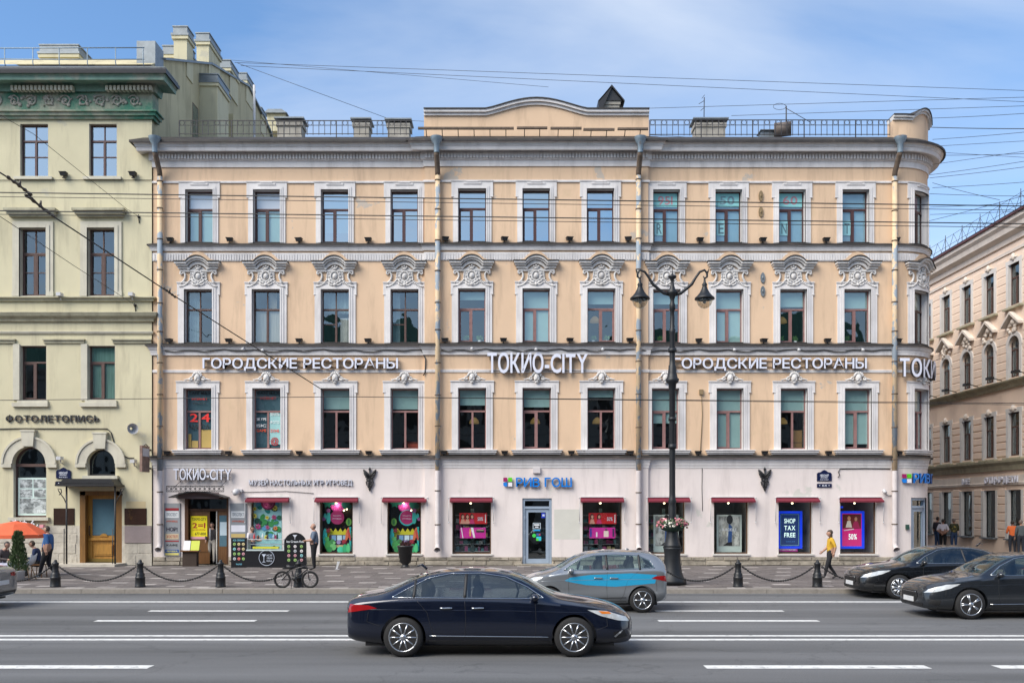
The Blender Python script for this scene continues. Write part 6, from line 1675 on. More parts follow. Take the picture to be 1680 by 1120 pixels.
# light bars in front of the parapet
for i, (a, b, y) in enumerate(((686, 843, 211.5), (848, 898, 211), (903, 954, 211.5), (957, 1008, 213.5), (1013, 1063, 212.5))):
    d = FY - .6; t = thing('roof_light_bar', (gx((a + b) / 2, d), d, gz(y, d)), 'thin metal light bar before the curved parapet, %s from the left' % ORD[i], 'light bar', 'light bars before the parapet')
    mp = lambda u, z, p: (u, d - p, z)
    mb = MB(mp); mb.box(gx(a, d), gx(b, d), gz(y, d) - .04, gz(y, d) + .04, 0, .1); mb.build('bar', RUST, t)
    n = max(2, int((b - a) / 25))
    for k in range(n): u = gx(a + (b - a) * (k + .5) / n, d); mb = MB(mp); mb.tube([(u, gz(y, d), .05), (u, gz(y + 6, d), -.1), (u, gz(y + 10, d), -.4)], .018, 5); mb.build('leg', IRON, t)
# aerials
t = thing('mesh_aerial', (gx(1155, 40), 40, gz(198, 40)), 'thin mast aerial over the wide chimney', 'aerial')
mb = MB(); mb.wtube([(gx(1155, 40), 40, gz(200, 40)), (gx(1155.5, 40), 40, gz(160, 40))], .02, 5); mb.build('mast', IRON, t)
for y, a, b in ((174, 1145, 1156), (185, 1148, 1156), (165, 1150, 1156)): mb = MB(); mb.wtube([(gx(a, 40), 39.8, gz(y, 40)), (gx(b, 40), 40, gz(y - 9, 40))], .012, 4); mb.build('element', IRON, t)
t = thing('loop_aerial', (gx(1290, 40), 40, gz(210, 40)), 'loop aerial on a short mast right of the wide chimney', 'aerial')
mb = MB(); mb.wtube([(gx(1290, 40), 40, gz(215, 40)), (gx(1290, 40), 40, gz(174, 40))], .03, 5); mb.build('mast', IRON, t)
mb = MB(); mb.wtube([(gx(1279, 40) + .28 * math.cos(R(a)), 40, gz(175, 40) + .14 * math.sin(R(a))) for a in range(0, 361, 30)], .01, 4, False); mb.build('loop', IRON, t)
mb = MB(); mb.wtube([(gx(1290, 40), 40, gz(178, 40)), (gx(1328, 40), 40, gz(200, 40))], .015, 4); mb.build('stay', IRON, t)
t = thing('roof_vent', (gx(1285, 39.5), 39.5, gz(222, 39.5)), 'round dark duct lying on the roof behind the right railing', 'vent')
mb = MB(); mb.wtube([(gx(1270, 39.5), 39.5, gz(214, 39.5)), (gx(1296, 39.5), 39.3, gz(214, 39.5))], .3, 14); mb.build('duct', mat('rusty_duct', (.10, .08, .07), .7, .4, 4), t)
mb = MB(); mb.box(gx(1252, 39.5), gx(1282, 39.5), gz(222, 39.5), gz(210, 39.5), -40.3, -39.8); mb.box(gx(1250, 39.5), gx(1284, 39.5), gz(210, 39.5), gz(209, 39.5), -40.4, -39.7); mb.build('duct_base', CAPM, t)

# cables along the middle ledge and small wall fittings
for i, (a, b) in enumerate(((272, 695), (725, 1040), (1052, 1460))):
    mb = MB(main_map); pts = []; n = 26
    for k in range(n + 1):
        u = fu(a + (b - a) * k / n); pts.append((u, fz(576 + 1.6 * math.sin(k * 1.9) + .8 * math.sin(k * .7)), pbase(u) + .13))
    mb.tube(pts, .02, 5); tag(mb.build('cable', CABLE), 'black cable clipped under the middle ledge, %s of the front' % ('left part', 'central part', 'right part')[i], 'cable')
BOXM = mat('brown_junction_box', (.24, .17, .09), .7, .2)
mb = MB(main_map); mb.box(fu(1150) - .08, fu(1150) + .08, fz(647), fz(639), 0, .1); mb.tube([(fu(1150), fz(647), .05), (fu(1152), fz(680), .03), (fu(1149), fz(740), .03)], .015, 5); tag(mb.build('junction_box', BOXM), 'brown junction box with hanging wire right of the street lamp', 'junction box')
mb = MB(main_map); mb.tube([(fu(692), fz(575), .1), (fu(699), fz(590), .16), (fu(698), fz(612), .16), (fu(695), fz(617), .16)], .025, 5); tag(mb.build('bent_pipe', BLACK), 'bent dark pipe beside the drainpipe left of the middle sign', 'pipe')
for py, m_, i in ((456, CAPM, 0), (478, CAPM, 1), (322, BOXM, 2), (348, BOXM, 3)):
    px = 1251 if i < 2 else 1248; u = fu(px); mb = MB(main_map)
    mb.prism(circ((u, fz(py)), .09, 10, .22), 0, .06); mb.ball(main_map(u, fz(py), .06), .04, .04, .08, 6, 5)
    tag(mb.build('wall_bracket', m_), ('grey oval' if i < 2 else 'brown oval') + ' wall anchor plate, %s of a pair' % ('upper', 'lower')[i % 2], 'wall plate', 'wall anchor plates')

# ------------------------------------------------------------------ street lamp with flower basket
LAMPM = mat('black_green_lamp_iron', (.008, .010, .013), .5, .25, 5)
LD_ = 28.2; LX = gx(1103, LD_)
def lz(py): return gz(py, LD_)
lamp = thing('street_lamp', (LX, LD_, PAV), 'tall black cast iron street lamp with two hanging lanterns and a flower basket', 'street lamp')
mb = MB(); s_ = LD_ / FOCAL
def L(*prof): mb.lathe([(r * s_, lz(py) - PAV) for r, py in prof], (LX, LD_, PAV), 20)
L((23, 957.6), (23, 951), (21, 949), (19, 946), (16, 938), (14, 925), (13, 910), (14.5, 900), (15.5, 897)); mb.build('pedestal', LAMPM, lamp)
mb = MB(); L((15.5, 897), (13, 893), (10, 880), (9, 868), (7, 862), (7.5, 858), (6, 845), (6.5, 832), (5.5, 826), (7, 822), (5.5, 818), (5, 810), (5, 640), (6, 638), (6.5, 630), (10, 627), (11, 622), (9, 620), (7, 612), (6.2, 600), (5, 598), (4.6, 590), (4.4, 548), (5, 546), (5, 541), (3.8, 539), (3.4, 520), (3.2, 510), (4.8, 508), (4.8, 500), (3.6, 497), (3.2, 492), (5, 486), (8, 482), (8.5, 479), (5, 474), (3, 468), (2.6, 462), (3, 459), (6.5, 455), (7, 453), (2.5, 451), (1.2, 449), (.6, 447), (.6, 437), (.1, 435)); mb.build('post', LAMPM, lamp)
mb = MB(); L((6.5, 736), (6.8, 733), (6.5, 728)); L((6.2, 690), (6.6, 687), (6.2, 684)); L((6.4, 578), (7.5, 575), (6.4, 571)); mb.build('post_rings', LAMPM, lamp)
for sg in (-1, 1):
    X = lambda dx: LX + sg * dx * s_
    mb = MB(); pts = [(X(4), LD_, lz(483)), (X(14), LD_, lz(481)), (X(24), LD_, lz(473)), (X(32), LD_, lz(466)), (X(38), LD_, lz(456)), (X(45), LD_, lz(446)), (X(53), LD_, lz(443)), (X(57), LD_, lz(448)), (X(57), LD_, lz(454)), (X(53), LD_, lz(457)), (X(51), LD_, lz(453))]
    mb.wtube(pts, [3 * s_, 2.6 * s_, 2.4 * s_, 2.6 * s_, 2 * s_, 2 * s_, 2 * s_, 2 * s_, 1.8 * s_, 1.6 * s_, 1 * s_], 8); mb.wtube([(X(58), LD_, lz(447)), (X(60), LD_, lz(441))], [1.5 * s_, .5 * s_], 6)
    arm = mb.build('arm', LAMPM, lamp)
    cx = X(53)
    mb = MB(); mb.lathe([(r * s_, lz(py) - PAV) for r, py in ((16.5, 491), (16, 488.5), (12, 485), (8, 480), (5, 474), (3.5, 469), (4.5, 467), (2, 463), (1.4, 456))], (cx, LD_, PAV), 18); lt = mb.build('lantern_cap', LAMPM, lamp)
    mb = MB(); mb.lathe([(r * s_, lz(py) - PAV) for r, py in ((12.8, 491), (12.6, 494), (10.5, 500), (6, 504.5), (.05, 506.5))], (cx, LD_, PAV), 18); mb.build('lantern_glass', glass_mat('lantern_glass' + str(sg), (.75, .72, .66), .12), lt)
    mb = MB(); mb.ball((cx, LD_, lz(493)), .06, .06, .1, 8, 6); mb.build('bulb', GREYC, lt)
basket = thing('flower_basket', (LX, LD_, lz(880)), 'dark basket of pink and white flowers round the street lamp', 'flowers')
mb = MB(); mb.lathe([(r * s_, lz(py)) for r, py in ((8, 872), (18, 868), (22, 860), (23, 858), (21, 857), (8, 858))], (LX, LD_, 0), 18); mb.build('bowl', mat('dark_green_basket', (.02, .05, .035), .8, .3, 8), basket)
fl = {0: MB(), 1: MB(), 2: MB()}
for k in range(620):
    a = rng.uniform(0, 2 * math.pi); rr = rng.uniform(.3, 1) ** .5 * 25 * s_; h = lz(860) + rng.uniform(-.05, .24) * (1.2 - (rr / (26 * s_)) ** 2)
    if rng.random() < .12: rr *= 1.12; h -= .06
    c = Vector((LX + rr * math.cos(a), LD_ + rr * math.sin(a), h)); g = 2 if rng.random() < .33 else (1 if math.sin(a * 3 + 1.1) > .35 else 0)
    nrm = Vector((rng.uniform(-1, 1), rng.uniform(-1.4, .4), rng.uniform(.1, 1.2))).normalized(); x = nrm.orthogonal().normalized(); y = nrm.cross(x); r = rng.uniform(.028, .045) * (1.2 if g == 2 else 1)
    fl[g].add([c + (x * math.cos(q) + y * math.sin(q)) * r * (1 if k2 % 2 == 0 else .62) for k2, q in enumerate([i * math.pi / 4 for i in range(8)])], [tuple(range(8))])
for g, nm, cc in ((0, 'pink_blossoms', (.62, .22, .27)), (1, 'white_blossoms', (.68, .64, .56)), (2, 'leaves', (.05, .10, .035))): fl[g].build(nm, mat(nm, cc, .8, .2, 12), basket, fix=False)['kind'] = 'stuff'

# ------------------------------------------------------------------ bollards and chains
BD = 27.35
BOLM = mat('black_cast_iron_bollard', (.009, .010, .012), .45, .3, 6)
def bollard_mesh():
    mb = MB(); mb.lathe([(.155, 0), (.155, .03), (.145, .05), (.14, .26), (.15, .275), (.145, .29), (.125, .32), (.13, .38), (.115, .41), (.095, .44), (.1, .47), (.088, .5), (.085, .66), (.1, .68), (.1, .71), (.07, .73), (.045, .755), (.05, .78), (.03, .81), (.001, .82)], (0, 0, 0), 16)
    return mb.mesh('body', BOLM)
BOL_ME = bollard_mesh()
mb = MB(); mb.wtube([(.085, -.03, .62), (.12, -.03, .64), (.13, -.03, .60), (.1, -.03, .58)], .012, 5); mb.wtube([(-.085, -.03, .62), (-.12, -.03, .64), (-.13, -.03, .60), (-.1, -.03, .58)], .012, 5); EYE_ME = mb.mesh('chain_eye', BOLM)
bx = [91, 230, 362, 490, 622, 755, 886, 945 + 0, 1076, 1211, 1341]
bx = [-40, 91, 230, 362, 490, 1076, 1211, 1341, 1476]
wh = ['at the left edge of the picture', 'before the man in a blue shirt', 'between the oak door and the restaurant entrance', 'before the restaurant entrance', 'behind the bicycle', 'left of the street lamp pedestal', 'second to the right of the street lamp pedestal', 'left of the black car front', 'behind the black car']
for i, q in enumerate(bx):
    X = gx(q, BD); t = thing('bollard', (X, BD, PAV), 'black cast iron bollard ' + wh[i], 'bollard', 'bollards along the kerb')
    for me, nm in ((BOL_ME, 'body'), (EYE_ME, 'chain_eye')):
        o = bpy.data.objects.new(nm, me); COL.objects.link(o); o.parent = t
def chain(q0, q1, i, lab):
    x0, x1 = gx(q0, BD) + .13, gx(q1, BD) - .13; z = PAV + .6; sag = .42; n = 60; mb = MB()
    pts = []
    for k in range(n + 1):
        s2 = k / n * 2 - 1; pts.append(Vector((x0 + (x1 - x0) * k / n, BD - .03, z - sag * (1 - s2 * s2))))
    for k in range(n):
        a, b = pts[k], pts[k + 1]; d = (b - a); m = (a + b) / 2; L_ = d.length * .78; t_ = d.normalized(); sd = (Vector((0, 1, 0)) if k % 2 else t_.cross(Vector((0, 1, 0)))).normalized() * .018
        mb.wtube([m - t_ * L_, m - t_ * L_ * .55 + sd, m + t_ * L_ * .55 + sd, m + t_ * L_, m + t_ * L_ * .55 - sd, m - t_ * L_ * .55 - sd, m - t_ * L_], .011, 4, False)
    o = mb.build('chain', BOLM, None, fix=False); tag(o, 'sagging black chain ' + lab, 'chain', 'chains between the bollards')
for i, (a, b, l) in enumerate(((-40, 91, 'below the cafe parasol'), (91, 230, 'before the oak door'), (230, 362, 'before the restaurant entrance'), (362, 490, 'before the ice cream counter'), (1076, 1211, 'before the street lamp pedestal'), (1211, 1341, 'before the tax free shop window'), (1341, 1476, 'ending behind the black car'))): chain(a, b, i, l)

# ------------------------------------------------------------------ overhead wires
def wire(pts, r, label, cat='wire', group='overhead wires', sag=0.0, name='overhead_wire'):
    mb = MB(); W = []
    for k in range(len(pts) - 1):
        A = Vector((gx(pts[k][0], pts[k][2]), pts[k][2], gz(pts[k][1], pts[k][2]))); B = Vector((gx(pts[k + 1][0], pts[k + 1][2]), pts[k + 1][2], gz(pts[k + 1][1], pts[k + 1][2])))
        n = 10 if sag else 1
        for j in range(n + (k == len(pts) - 2)): t_ = j / n; q = A.lerp(B, t_); q.z -= sag * 4 * t_ * (1 - t_); W.append(q)
    mb.wtube(W, r, 5); return tag(mb.build(name, CABLE), label, cat, group)
wire([(-60, 315.2, 20), (1740, 339, 20)], .013, 'thick trolley wire across the top storey, upper of two'); wire([(-60, 322, 21.5), (1740, 346, 21.5)], .008, 'thin wire just under the upper trolley wire')
wire([(-60, 345.2, 19), (1740, 368, 19)], .012, 'thick trolley wire across the top storey, lower of two'); wire([(-60, 351, 20.5), (1740, 374, 20.5)], .008, 'thin wire just under the lower trolley wire')
wire([(-60, 657, 30), (560, 650.5, 30), (1740, 662, 30)], .012, 'wire crossing the lower storey windows'); wire([(560, 650.5, 30.2), (1740, 664.5, 30.2)], .009, 'second wire crossing the lower storey windows', sag=0)
wire([(-30, 265, 22), (32, 303, 23), (72, 345, 24), (290, 488, 31), (530, 640, FY - .1)], .02, 'heavy diagonal span wire with insulators at the left')
wire([(-30, 172, 26), (55, 220, 30), (208, 343, FY - .4), (229, 356, FY - .1)], .009, 'thin diagonal stay to the upper hook of the pale green house'); wire([(-30, 335, 26), (120, 435, 32), (223, 501, FY - .1)], .010, 'thin diagonal stay to the lower hook of the pale green house')
for i, (a, b, ya, yb, d) in enumerate(((385, 1740, 103, 151, 46), (395, 1740, 108, 170, 46), (390, 640, 104, 196, 44), (1060, 1740, 178, 158, 44), (1200, 1740, 190, 172, 43))): wire([(a, ya, d), (b, yb, d)], .011, 'thin wire against the sky above the roof, number %s from the top' % ORD[i].replace('first', 'one').replace('second', 'two').replace('third', 'three').replace('fourth', 'four').replace('fifth', 'five'))
rw = [(1526, 209, 1740, 211), (1530, 194, 1740, 182), (1530, 229, 1740, 211), (1530, 255, 1740, 250), (1525, 287, 1740, 255), (1525, 292, 1740, 266), (1530, 308, 1740, 294), (1525, 318, 1740, 322), (1530, 300, 1640, 328), (1522, 363, 1690, 318)]
for i, (a, ya, b, yb) in enumerate(rw): wire([(a, ya, 40), (b, yb, 34)], .010 if i else .016, 'thin wire fanning out right of the rounded corner, %s from the top' % ORD[i], sag=.03)
for i, (a, ya, b, yb, d) in enumerate(((640, 196, 1740, 262, 41), (380, 99, 900, 143, 48), (1526, 340, 1740, 331, 33), (1526, 352, 1740, 345, 33), (1535, 240, 1740, 228, 36), (1530, 270, 1740, 240, 36))): wire([(a, ya, d), (b, yb, d)], .009, 'faint extra wire in the sky, %s of a scattered set' % ORD[i])
# insulators on the heavy span wire
INS = mat('brown_insulator', (.06, .045, .03), .4, .4, 6)
for k, (px, py, d, ln, w) in enumerate(((32, 305, 23, 1.0, 'upper'), (66, 338, 24, 1.2, 'middle'), (278, 480, 30.6, .6, 'lower'))):
    c = Vector((gx(px, d), d, gz(py, d))); dr = (Vector((gx(px + 40, d + 1), d + 1, gz(py + 30, d + 1))) - c).normalized(); mb = MB(); pts = []; rs = []
    n = 15
    for j in range(n): pts.append(c + dr * (j / (n - 1) - .5) * ln); rs.append(.05 if j % 3 == 1 else .028)
    mb.wtube(pts, rs, 8); mb.wtube([c, c + Vector((.02, 0, .14))], [.04, .02], 6); tag(mb.build('insulator', INS), 'dark ribbed insulator, %s one on the heavy diagonal wire' % w, 'insulator', 'insulators on the span wire')
for px, py, w in ((229, 357, 'upper'), (223, 502, 'lower')):
    mb = MB(left_map); mb.tube([(fu(px), fz(py), -.02), (fu(px), fz(py), .12)], [.07, .03], 8); mb.tube([(fu(px), fz(py) + .1, .06), (fu(px) + .02, fz(py) - .25, .02)], .02, 5); tag(mb.build('wall_hook', BLACK), 'black wire hook in the pale green wall, %s one' % w, 'hook')

# ------------------------------------------------------------------ street stuff before the shops
# black planter bin
t = thing('planter_pot', (gx(665, 36.2), 36.2, PAV), 'black pot with a small plant under the second cactus window', 'planter')
mb = MB(); mb.lathe([(.20, 0), (.14, .05), (.12, .12), (.22, .2), (.30, .78), (.33, .8), (.33, .86), (.28, .86), (.27, .8)], (gx(665, 36.2), 36.2, PAV), 14); mb.build('pot', BLACK, t)
mb = MB()
for k in range(40):
    a, q = rng.uniform(0, 6.28), rng.uniform(0, .2); c = Vector((gx(665, 36.2) + q * math.cos(a), 36.2 + q * math.sin(a), PAV + .85)); tip = c + Vector((rng.uniform(-.15, .15), rng.uniform(-.1, .1), rng.uniform(.1, .28))); s2 = Vector((.03, .02, 0))
    mb.add([c - s2, c + s2, tip], [(0, 1, 2)])
mb.build('plant', mat('reddish_leaf', (.09, .03, .03), .8, .4, 9), t, fix=False)['kind'] = 'stuff'
# ice cream counter
d = 36.0; mp = lambda u, z, p: (u, d - p, z)
BLK = mat('black_counter_panel', (.012, .013, .016), .3, .1)
t = thing('ice_cream_counter', (gx(435, d), d, PAV), 'black ice cream counter with glass case under the floral window', 'counter')
u0, u1 = gx(405, d), gx(466, d); zt = gz(903, d)
mb = MB(mp); mb.box(u0, u1, PAV, zt, -.5, 0); mb.build('counter_body', BLK, t)
mb = MB(mp); mb.box(u0 - .02, u1 + .02, zt, zt + .05, -.52, .03); mb.build('counter_top', paint(190, 205, 205), t)
mb = MB(mp); z1 = gz(884, d)
mb.box(u0, u1, z1 - .02, z1, -.5, -.02); mb.box(u0, u0 + .02, zt + .05, z1, -.5, -.01); mb.box(u1 - .02, u1, zt + .05, z1, -.5, -.01); mb.build('case_frame', GREYC, t)
mb = MB(mp); mb.quad(u0 + .02, u1 - .02, zt + .05, z1, -.01); mb.build('case_glass', SHOPGL, t, fix=False)
mb = MB(mp); mb.box(u0 + .2, u1 - .25, zt + .08, zt + .16, -.3, -.1); mb.build('yellow_tray', paint(225, 215, 60), t); mb = MB(mp); mb.box(u0 + .1, u1 - .1, zt + .24, zt + .26, -.4, -.1); mb.build('case_shelf', GREYC, t)
lc = ((u0 + u1) / 2 + .05, (PAV + zt) / 2 + .05)
ring = MB(mp); ring.tube([(lc[0] + .3 * math.cos(R(a)), lc[1] + .3 * math.sin(R(a)), .012) for a in range(0, 361, 15)], .012, 5, False); ring.build('logo_ring', paint(190, 200, 215), t)
artwork('logo_glass', [((190, 200, 215), [(lc[0] - .2, lc[1] + .15), (lc[0] - .02, lc[1] + .15), (lc[0] - .11, lc[1] + .02)]), ((190, 200, 215), rect(lc[0] - .12, lc[0] - .1, lc[1] - .15, lc[1] + .03)), ((190, 200, 215), rect(lc[0] - .17, lc[0] - .05, lc[1] - .17, lc[1] - .15))], mp, .004, t)
for k, wd in enumerate(('ICE', 'CREAM', 'ROLL')): print_text(wd, lc[0] + .0, lc[0] + .22, lc[1] + .07 - k * .11, .07, .006, mp, paint(190, 200, 215), t)
for k, (a, hh, cc) in enumerate(((414, .2, (200, 60, 60)), (421, .16, (40, 40, 45)), (428, .22, (200, 205, 205)), (436, .18, (60, 50, 50)), (446, .2, (160, 190, 200)), (452, .24, (30, 60, 40)))):
    b_ = thing('bottle', (gx(a, d), d + .25, z1), '%s bottle on the ice cream case, %s from the left' % (('red', 'black', 'pale', 'brown', 'blue grey', 'green')[k], ORD[k]), 'bottle', 'bottles on the ice cream case')
    mb = MB(); mb.lathe([(.035, 0), (.035, hh * .65), (.015, hh * .8), (.015, hh)], (gx(a, d), d + .25, z1), 8); mb.build('body', paint(*cc), b_)
def dots(t, mp, u0, u1, z0, z1, nx, nz, p, seed):
    r4 = random.Random(seed); cols = [(205, 150, 160), (190, 195, 200), (140, 200, 205), (215, 200, 150), (225, 120, 110), (230, 225, 225), (150, 190, 110)]; sh = []
    for j in range(nz):
        for i in range(nx):
            c = (u0 + (u1 - u0) * (i + .5) / nx, z0 + (z1 - z0) * (j + .5) / nz); r = min((u1 - u0) / nx, (z1 - z0) / nz) * .33; k = r4.choice(cols)
            sh += [(k, circ(c, r, 12)), (tuple(int(q * .7) for q in k), circ((c[0], c[1] - r * .1), r * .55, 10))]
    artwork('flavour_pictures', sh, mp, p, t, .0006)
t = thing('flavour_board', (gx(393, d), d, PAV), 'black ice cream menu panel with round flavour pictures left of the counter', 'menu board')
mb = MB(mp); a, b = gx(379, d), gx(405, d); mb.box(a, b, PAV, gz(882, d), -.08, .0); mb.build('panel', BLK, t); dots(t, mp, a + .05, b - .05, PAV + .25, gz(888, d), 3, 4, .002, 1)
print_text('ICE CREAM', a + .08, b - .1, gz(887, d), .07, .004, mp, paint(120, 190, 210), t); print_text('РОЛЛ', a + .2, b - .2, PAV + .1, .06, .004, mp, paint(120, 190, 210), t)
d2 = 35.3; mp2 = lambda u, z, p: (u, d2 - p, z)
t = thing('menu_board', (gx(484, d2), d2, PAV), 'arched black ice cream board standing before the vendor', 'menu board')
a, b = gx(466, d2), gx(502.5, d2); c = (a + b) / 2; r = (b - a) / 2; zs = gz(873, d2) - r
mb = MB(mp2); mb.prism([(a, PAV), (b, PAV)] + [(c + r * math.cos(R(q)), zs + r * math.sin(R(q))) for q in range(0, 181, 15)], -.05, 0); mb.build('board', BLK, t)
dots(t, mp2, a + .06, b - .06, PAV + .25, zs - .02, 3, 4, .002, 2); print_text('Ice Cream Roll', a + .1, b - .1, zs + .04, .09, .004, mp2, paint(220, 225, 230), t)
artwork('logo_glass', [((200, 205, 215), [(c - .1, zs + .34), (c + .08, zs + .34), (c - .01, zs + .23)]), ((200, 205, 215), rect(c - .02, c + .0, zs + .16, zs + .24))], mp2, .002, t)
mb = MB(mp2); mb.box(a, b, PAV, PAV + .04, -.3, .25); mb.build('foot', BLK, t)
t = thing('small_price_sign', (gx(555, 35), 35, PAV), 'small white paper price sign on the pavement between the cactus windows', 'sign')
mp3 = lambda u, z, p: (u, 35 - p, z); mb = MB(mp3); A = gx(551, 35); mb.prism([(A, PAV), (A + .05, PAV), (A + .16, PAV + .3), (A + .05, PAV + .3)], -.02, 0); mb.build('card', paint(215, 215, 215), t); mb = MB(mp3); mb.box(A - .02, A + .14, PAV, PAV + .015, -.1, .1); mb.build('foot', GREYC, t)

# ------------------------------------------------------------------ pavement cafe at the left
dc = 31.5; X = gx(26, dc)
t = thing('cafe_parasol', (X, dc, PAV), 'orange cafe parasol at the left edge', 'parasol')
ORG = mat('orange_canvas', (.68, .12, .045), .8, .12, 3); zt, ze_ = gz(854, dc), gz(877, dc); Rr = 1.08
n = 8; mb = MB(); vs = [(X, dc, zt)]; rad = lambda k, m: Rr * (1 if m == 1 else .5)
for m, (rr, zz) in enumerate(((.45, zt - .10), (1.0, ze_ + .02))):
    for k in range(n): a = R(360 / n * k + 22.5); vs.append((X + Rr * rr * math.cos(a), dc + Rr * rr * math.sin(a), zz))
for k in range(n): a = R(360 / n * k + 22.5); vs.append((X + Rr * math.cos(a), dc + Rr * math.sin(a), ze_ - .10))
fs = [(0, 1 + k, 1 + (k + 1) % n) for k in range(n)] + [(1 + k, 1 + n + k, 1 + n + (k + 1) % n, 1 + (k + 1) % n) for k in range(n)] + [(1 + n + k, 1 + 2 * n + k, 1 + 2 * n + (k + 1) % n, 1 + n + (k + 1) % n) for k in range(n)]
mb.add(vs, fs); mb.build('canopy', ORG, t, fix=False)
mb = MB(); mb.wtube([(X, dc, PAV), (X, dc, zt + .05)], .025, 8); mb.build('pole', GREYC, t)
for k in range(n): a = R(360 / n * k + 22.5); mb = MB(); mb.wtube([(X, dc, zt - .1), (X + Rr * math.cos(a), dc + Rr * math.sin(a), ze_)], .01, 4); mb.build('rib', GREYC, t)
mb = MB(); mb.lathe([(.3, 0), (.3, .06), (.1, .1), (.04, .3)], (X, dc, PAV), 14); mb.build('base', BLACK, t)
# potted thuja
dt = 29.6; X = gx(30, dt); t = thing('potted_thuja', (X, dt, PAV), 'narrow potted thuja shrub before the orange parasol', 'shrub')
mb = MB(); mb.lathe([(.18, 0), (.2, .3), (.22, .32), (.18, .32)], (X, dt, PAV), 12); mb.build('pot', GREYC, t)
mb = MB(); mb.wtube([(X, dt, PAV + .2), (X + .02, dt, PAV + 1.2)], [.03, .01], 6); mb.build('trunk', mat('bark', (.08, .055, .035), .9, .3, 8), t)
mb = MB()
for k in range(2600):
    h = rng.random() ** .8; H = PAV + .32 + h * 1.25; w = (.27 * (1 - h) ** .75 + .03) * rng.uniform(.35, 1.12); a = rng.uniform(0, 6.28)
    c = Vector((X + w * math.cos(a) + .06 * (h > .75) * (1 if k % 2 else -1), dt + w * math.sin(a), H)); dr = Vector((math.cos(a) * .5, math.sin(a) * .5, rng.uniform(.6, 1.4))).normalized() * rng.uniform(.04, .09); s2 = dr.cross(Vector((rng.uniform(-1, 1), rng.uniform(-1, 1), rng.uniform(-1, 1)))).normalized() * .018
    mb.add([c - s2, c + s2, c + dr + s2 * .3, c + dr - s2 * .3], [(0, 1, 2, 3)])
mb.build('foliage', mat('thuja_green', (.075, .12, .045), .85, .4, 14), t, fix=False)['kind'] = 'stuff'
# shell chair
X = gx(42, 29.9); Y = 29.9; t = thing('shell_chair', (X, Y, PAV), 'white shell chair with wooden legs at the pavement cafe', 'chair')
WPL = mat('white_plastic', (.62, .64, .66), .35, .05); mb = MB(); prof = [(-.24, .47), (-.1, .44), (.08, .45), (.19, .5), (.25, .62), (.29, .80)]
vs = []; 
for (x, z) in prof:
    for k in range(7): q = (k / 6. - .5); vs.append((X + x, Y + q * .46 * (1 if z < .6 else .85), PAV + z + .25 * q * q))
fs = [(i * 7 + k, i * 7 + k + 1, i * 7 + k + 8, i * 7 + k + 7) for i in range(5) for k in range(6)]
mb.sm = True; mb.add(vs, fs); o = mb.build('shell', WPL, t, fix=False); md = o.modifiers.new('thickness', 'SOLIDIFY'); md.thickness = .02
for sx in (-1, 1):
    for sy in (-1, 1): mb = MB(); mb.wtube([(X + sx * .12, Y + sy * .12, PAV + .44), (X + sx * .24, Y + sy * .22, PAV)], [.02, .014], 6); mb.build('leg', mat('beech', (.45, .30, .17), .6, .1, 5), t)
X = gx(64, 31); t = thing('cafe_stool', (X, 31, PAV), 'low wooden stool under the person in dark blue', 'stool')
mb = MB(); mb.box(X - .2, X + .2, PAV + .42, PAV + .46, -31.2, -30.8); mb.build('seat', MIDW, t)
for sx in (-1, 1):
    for sy in (-1, 1): mb = MB(); mb.wtube([(X + sx * .15, 31 + sy * .15, PAV + .42), (X + sx * .18, 31 + sy * .18, PAV)], .016, 6); mb.build('leg', MIDW, t)
X = gx(6, 30.3); t = thing('cafe_bench', (X, 30.3, PAV), 'dark low bench at the left edge under the person in grey', 'bench')
mb = MB(); mb.box(X - .55, X + .22, PAV + .38, PAV + .45, -30.55, -30.1); mb.build('seat', mat('dark_maroon_seat', (.06, .02, .025), .7, .1), t); mb = MB(); mb.box(X - .5, X + .17, PAV, PAV + .38, -30.5, -30.15); mb.build('base', BLACK, t)
# small white letters of the noodle bar
t = thing('sign_lettering', left_map(fu(55), fz(868), .3), 'white curly letters of the noodle bar above the orange parasol', 'sign')
letters('らめん', fu(24), fu(70), fz(863), .24, .2, left_map, [paint(225, 225, 228), SIGNS], t, .08, .01); mb = MB(left_map); mb.box(fu(72), fu(78), fz(865), fz(860), .1, .3); mb.build('logo_square', paint(225, 150, 160), t)
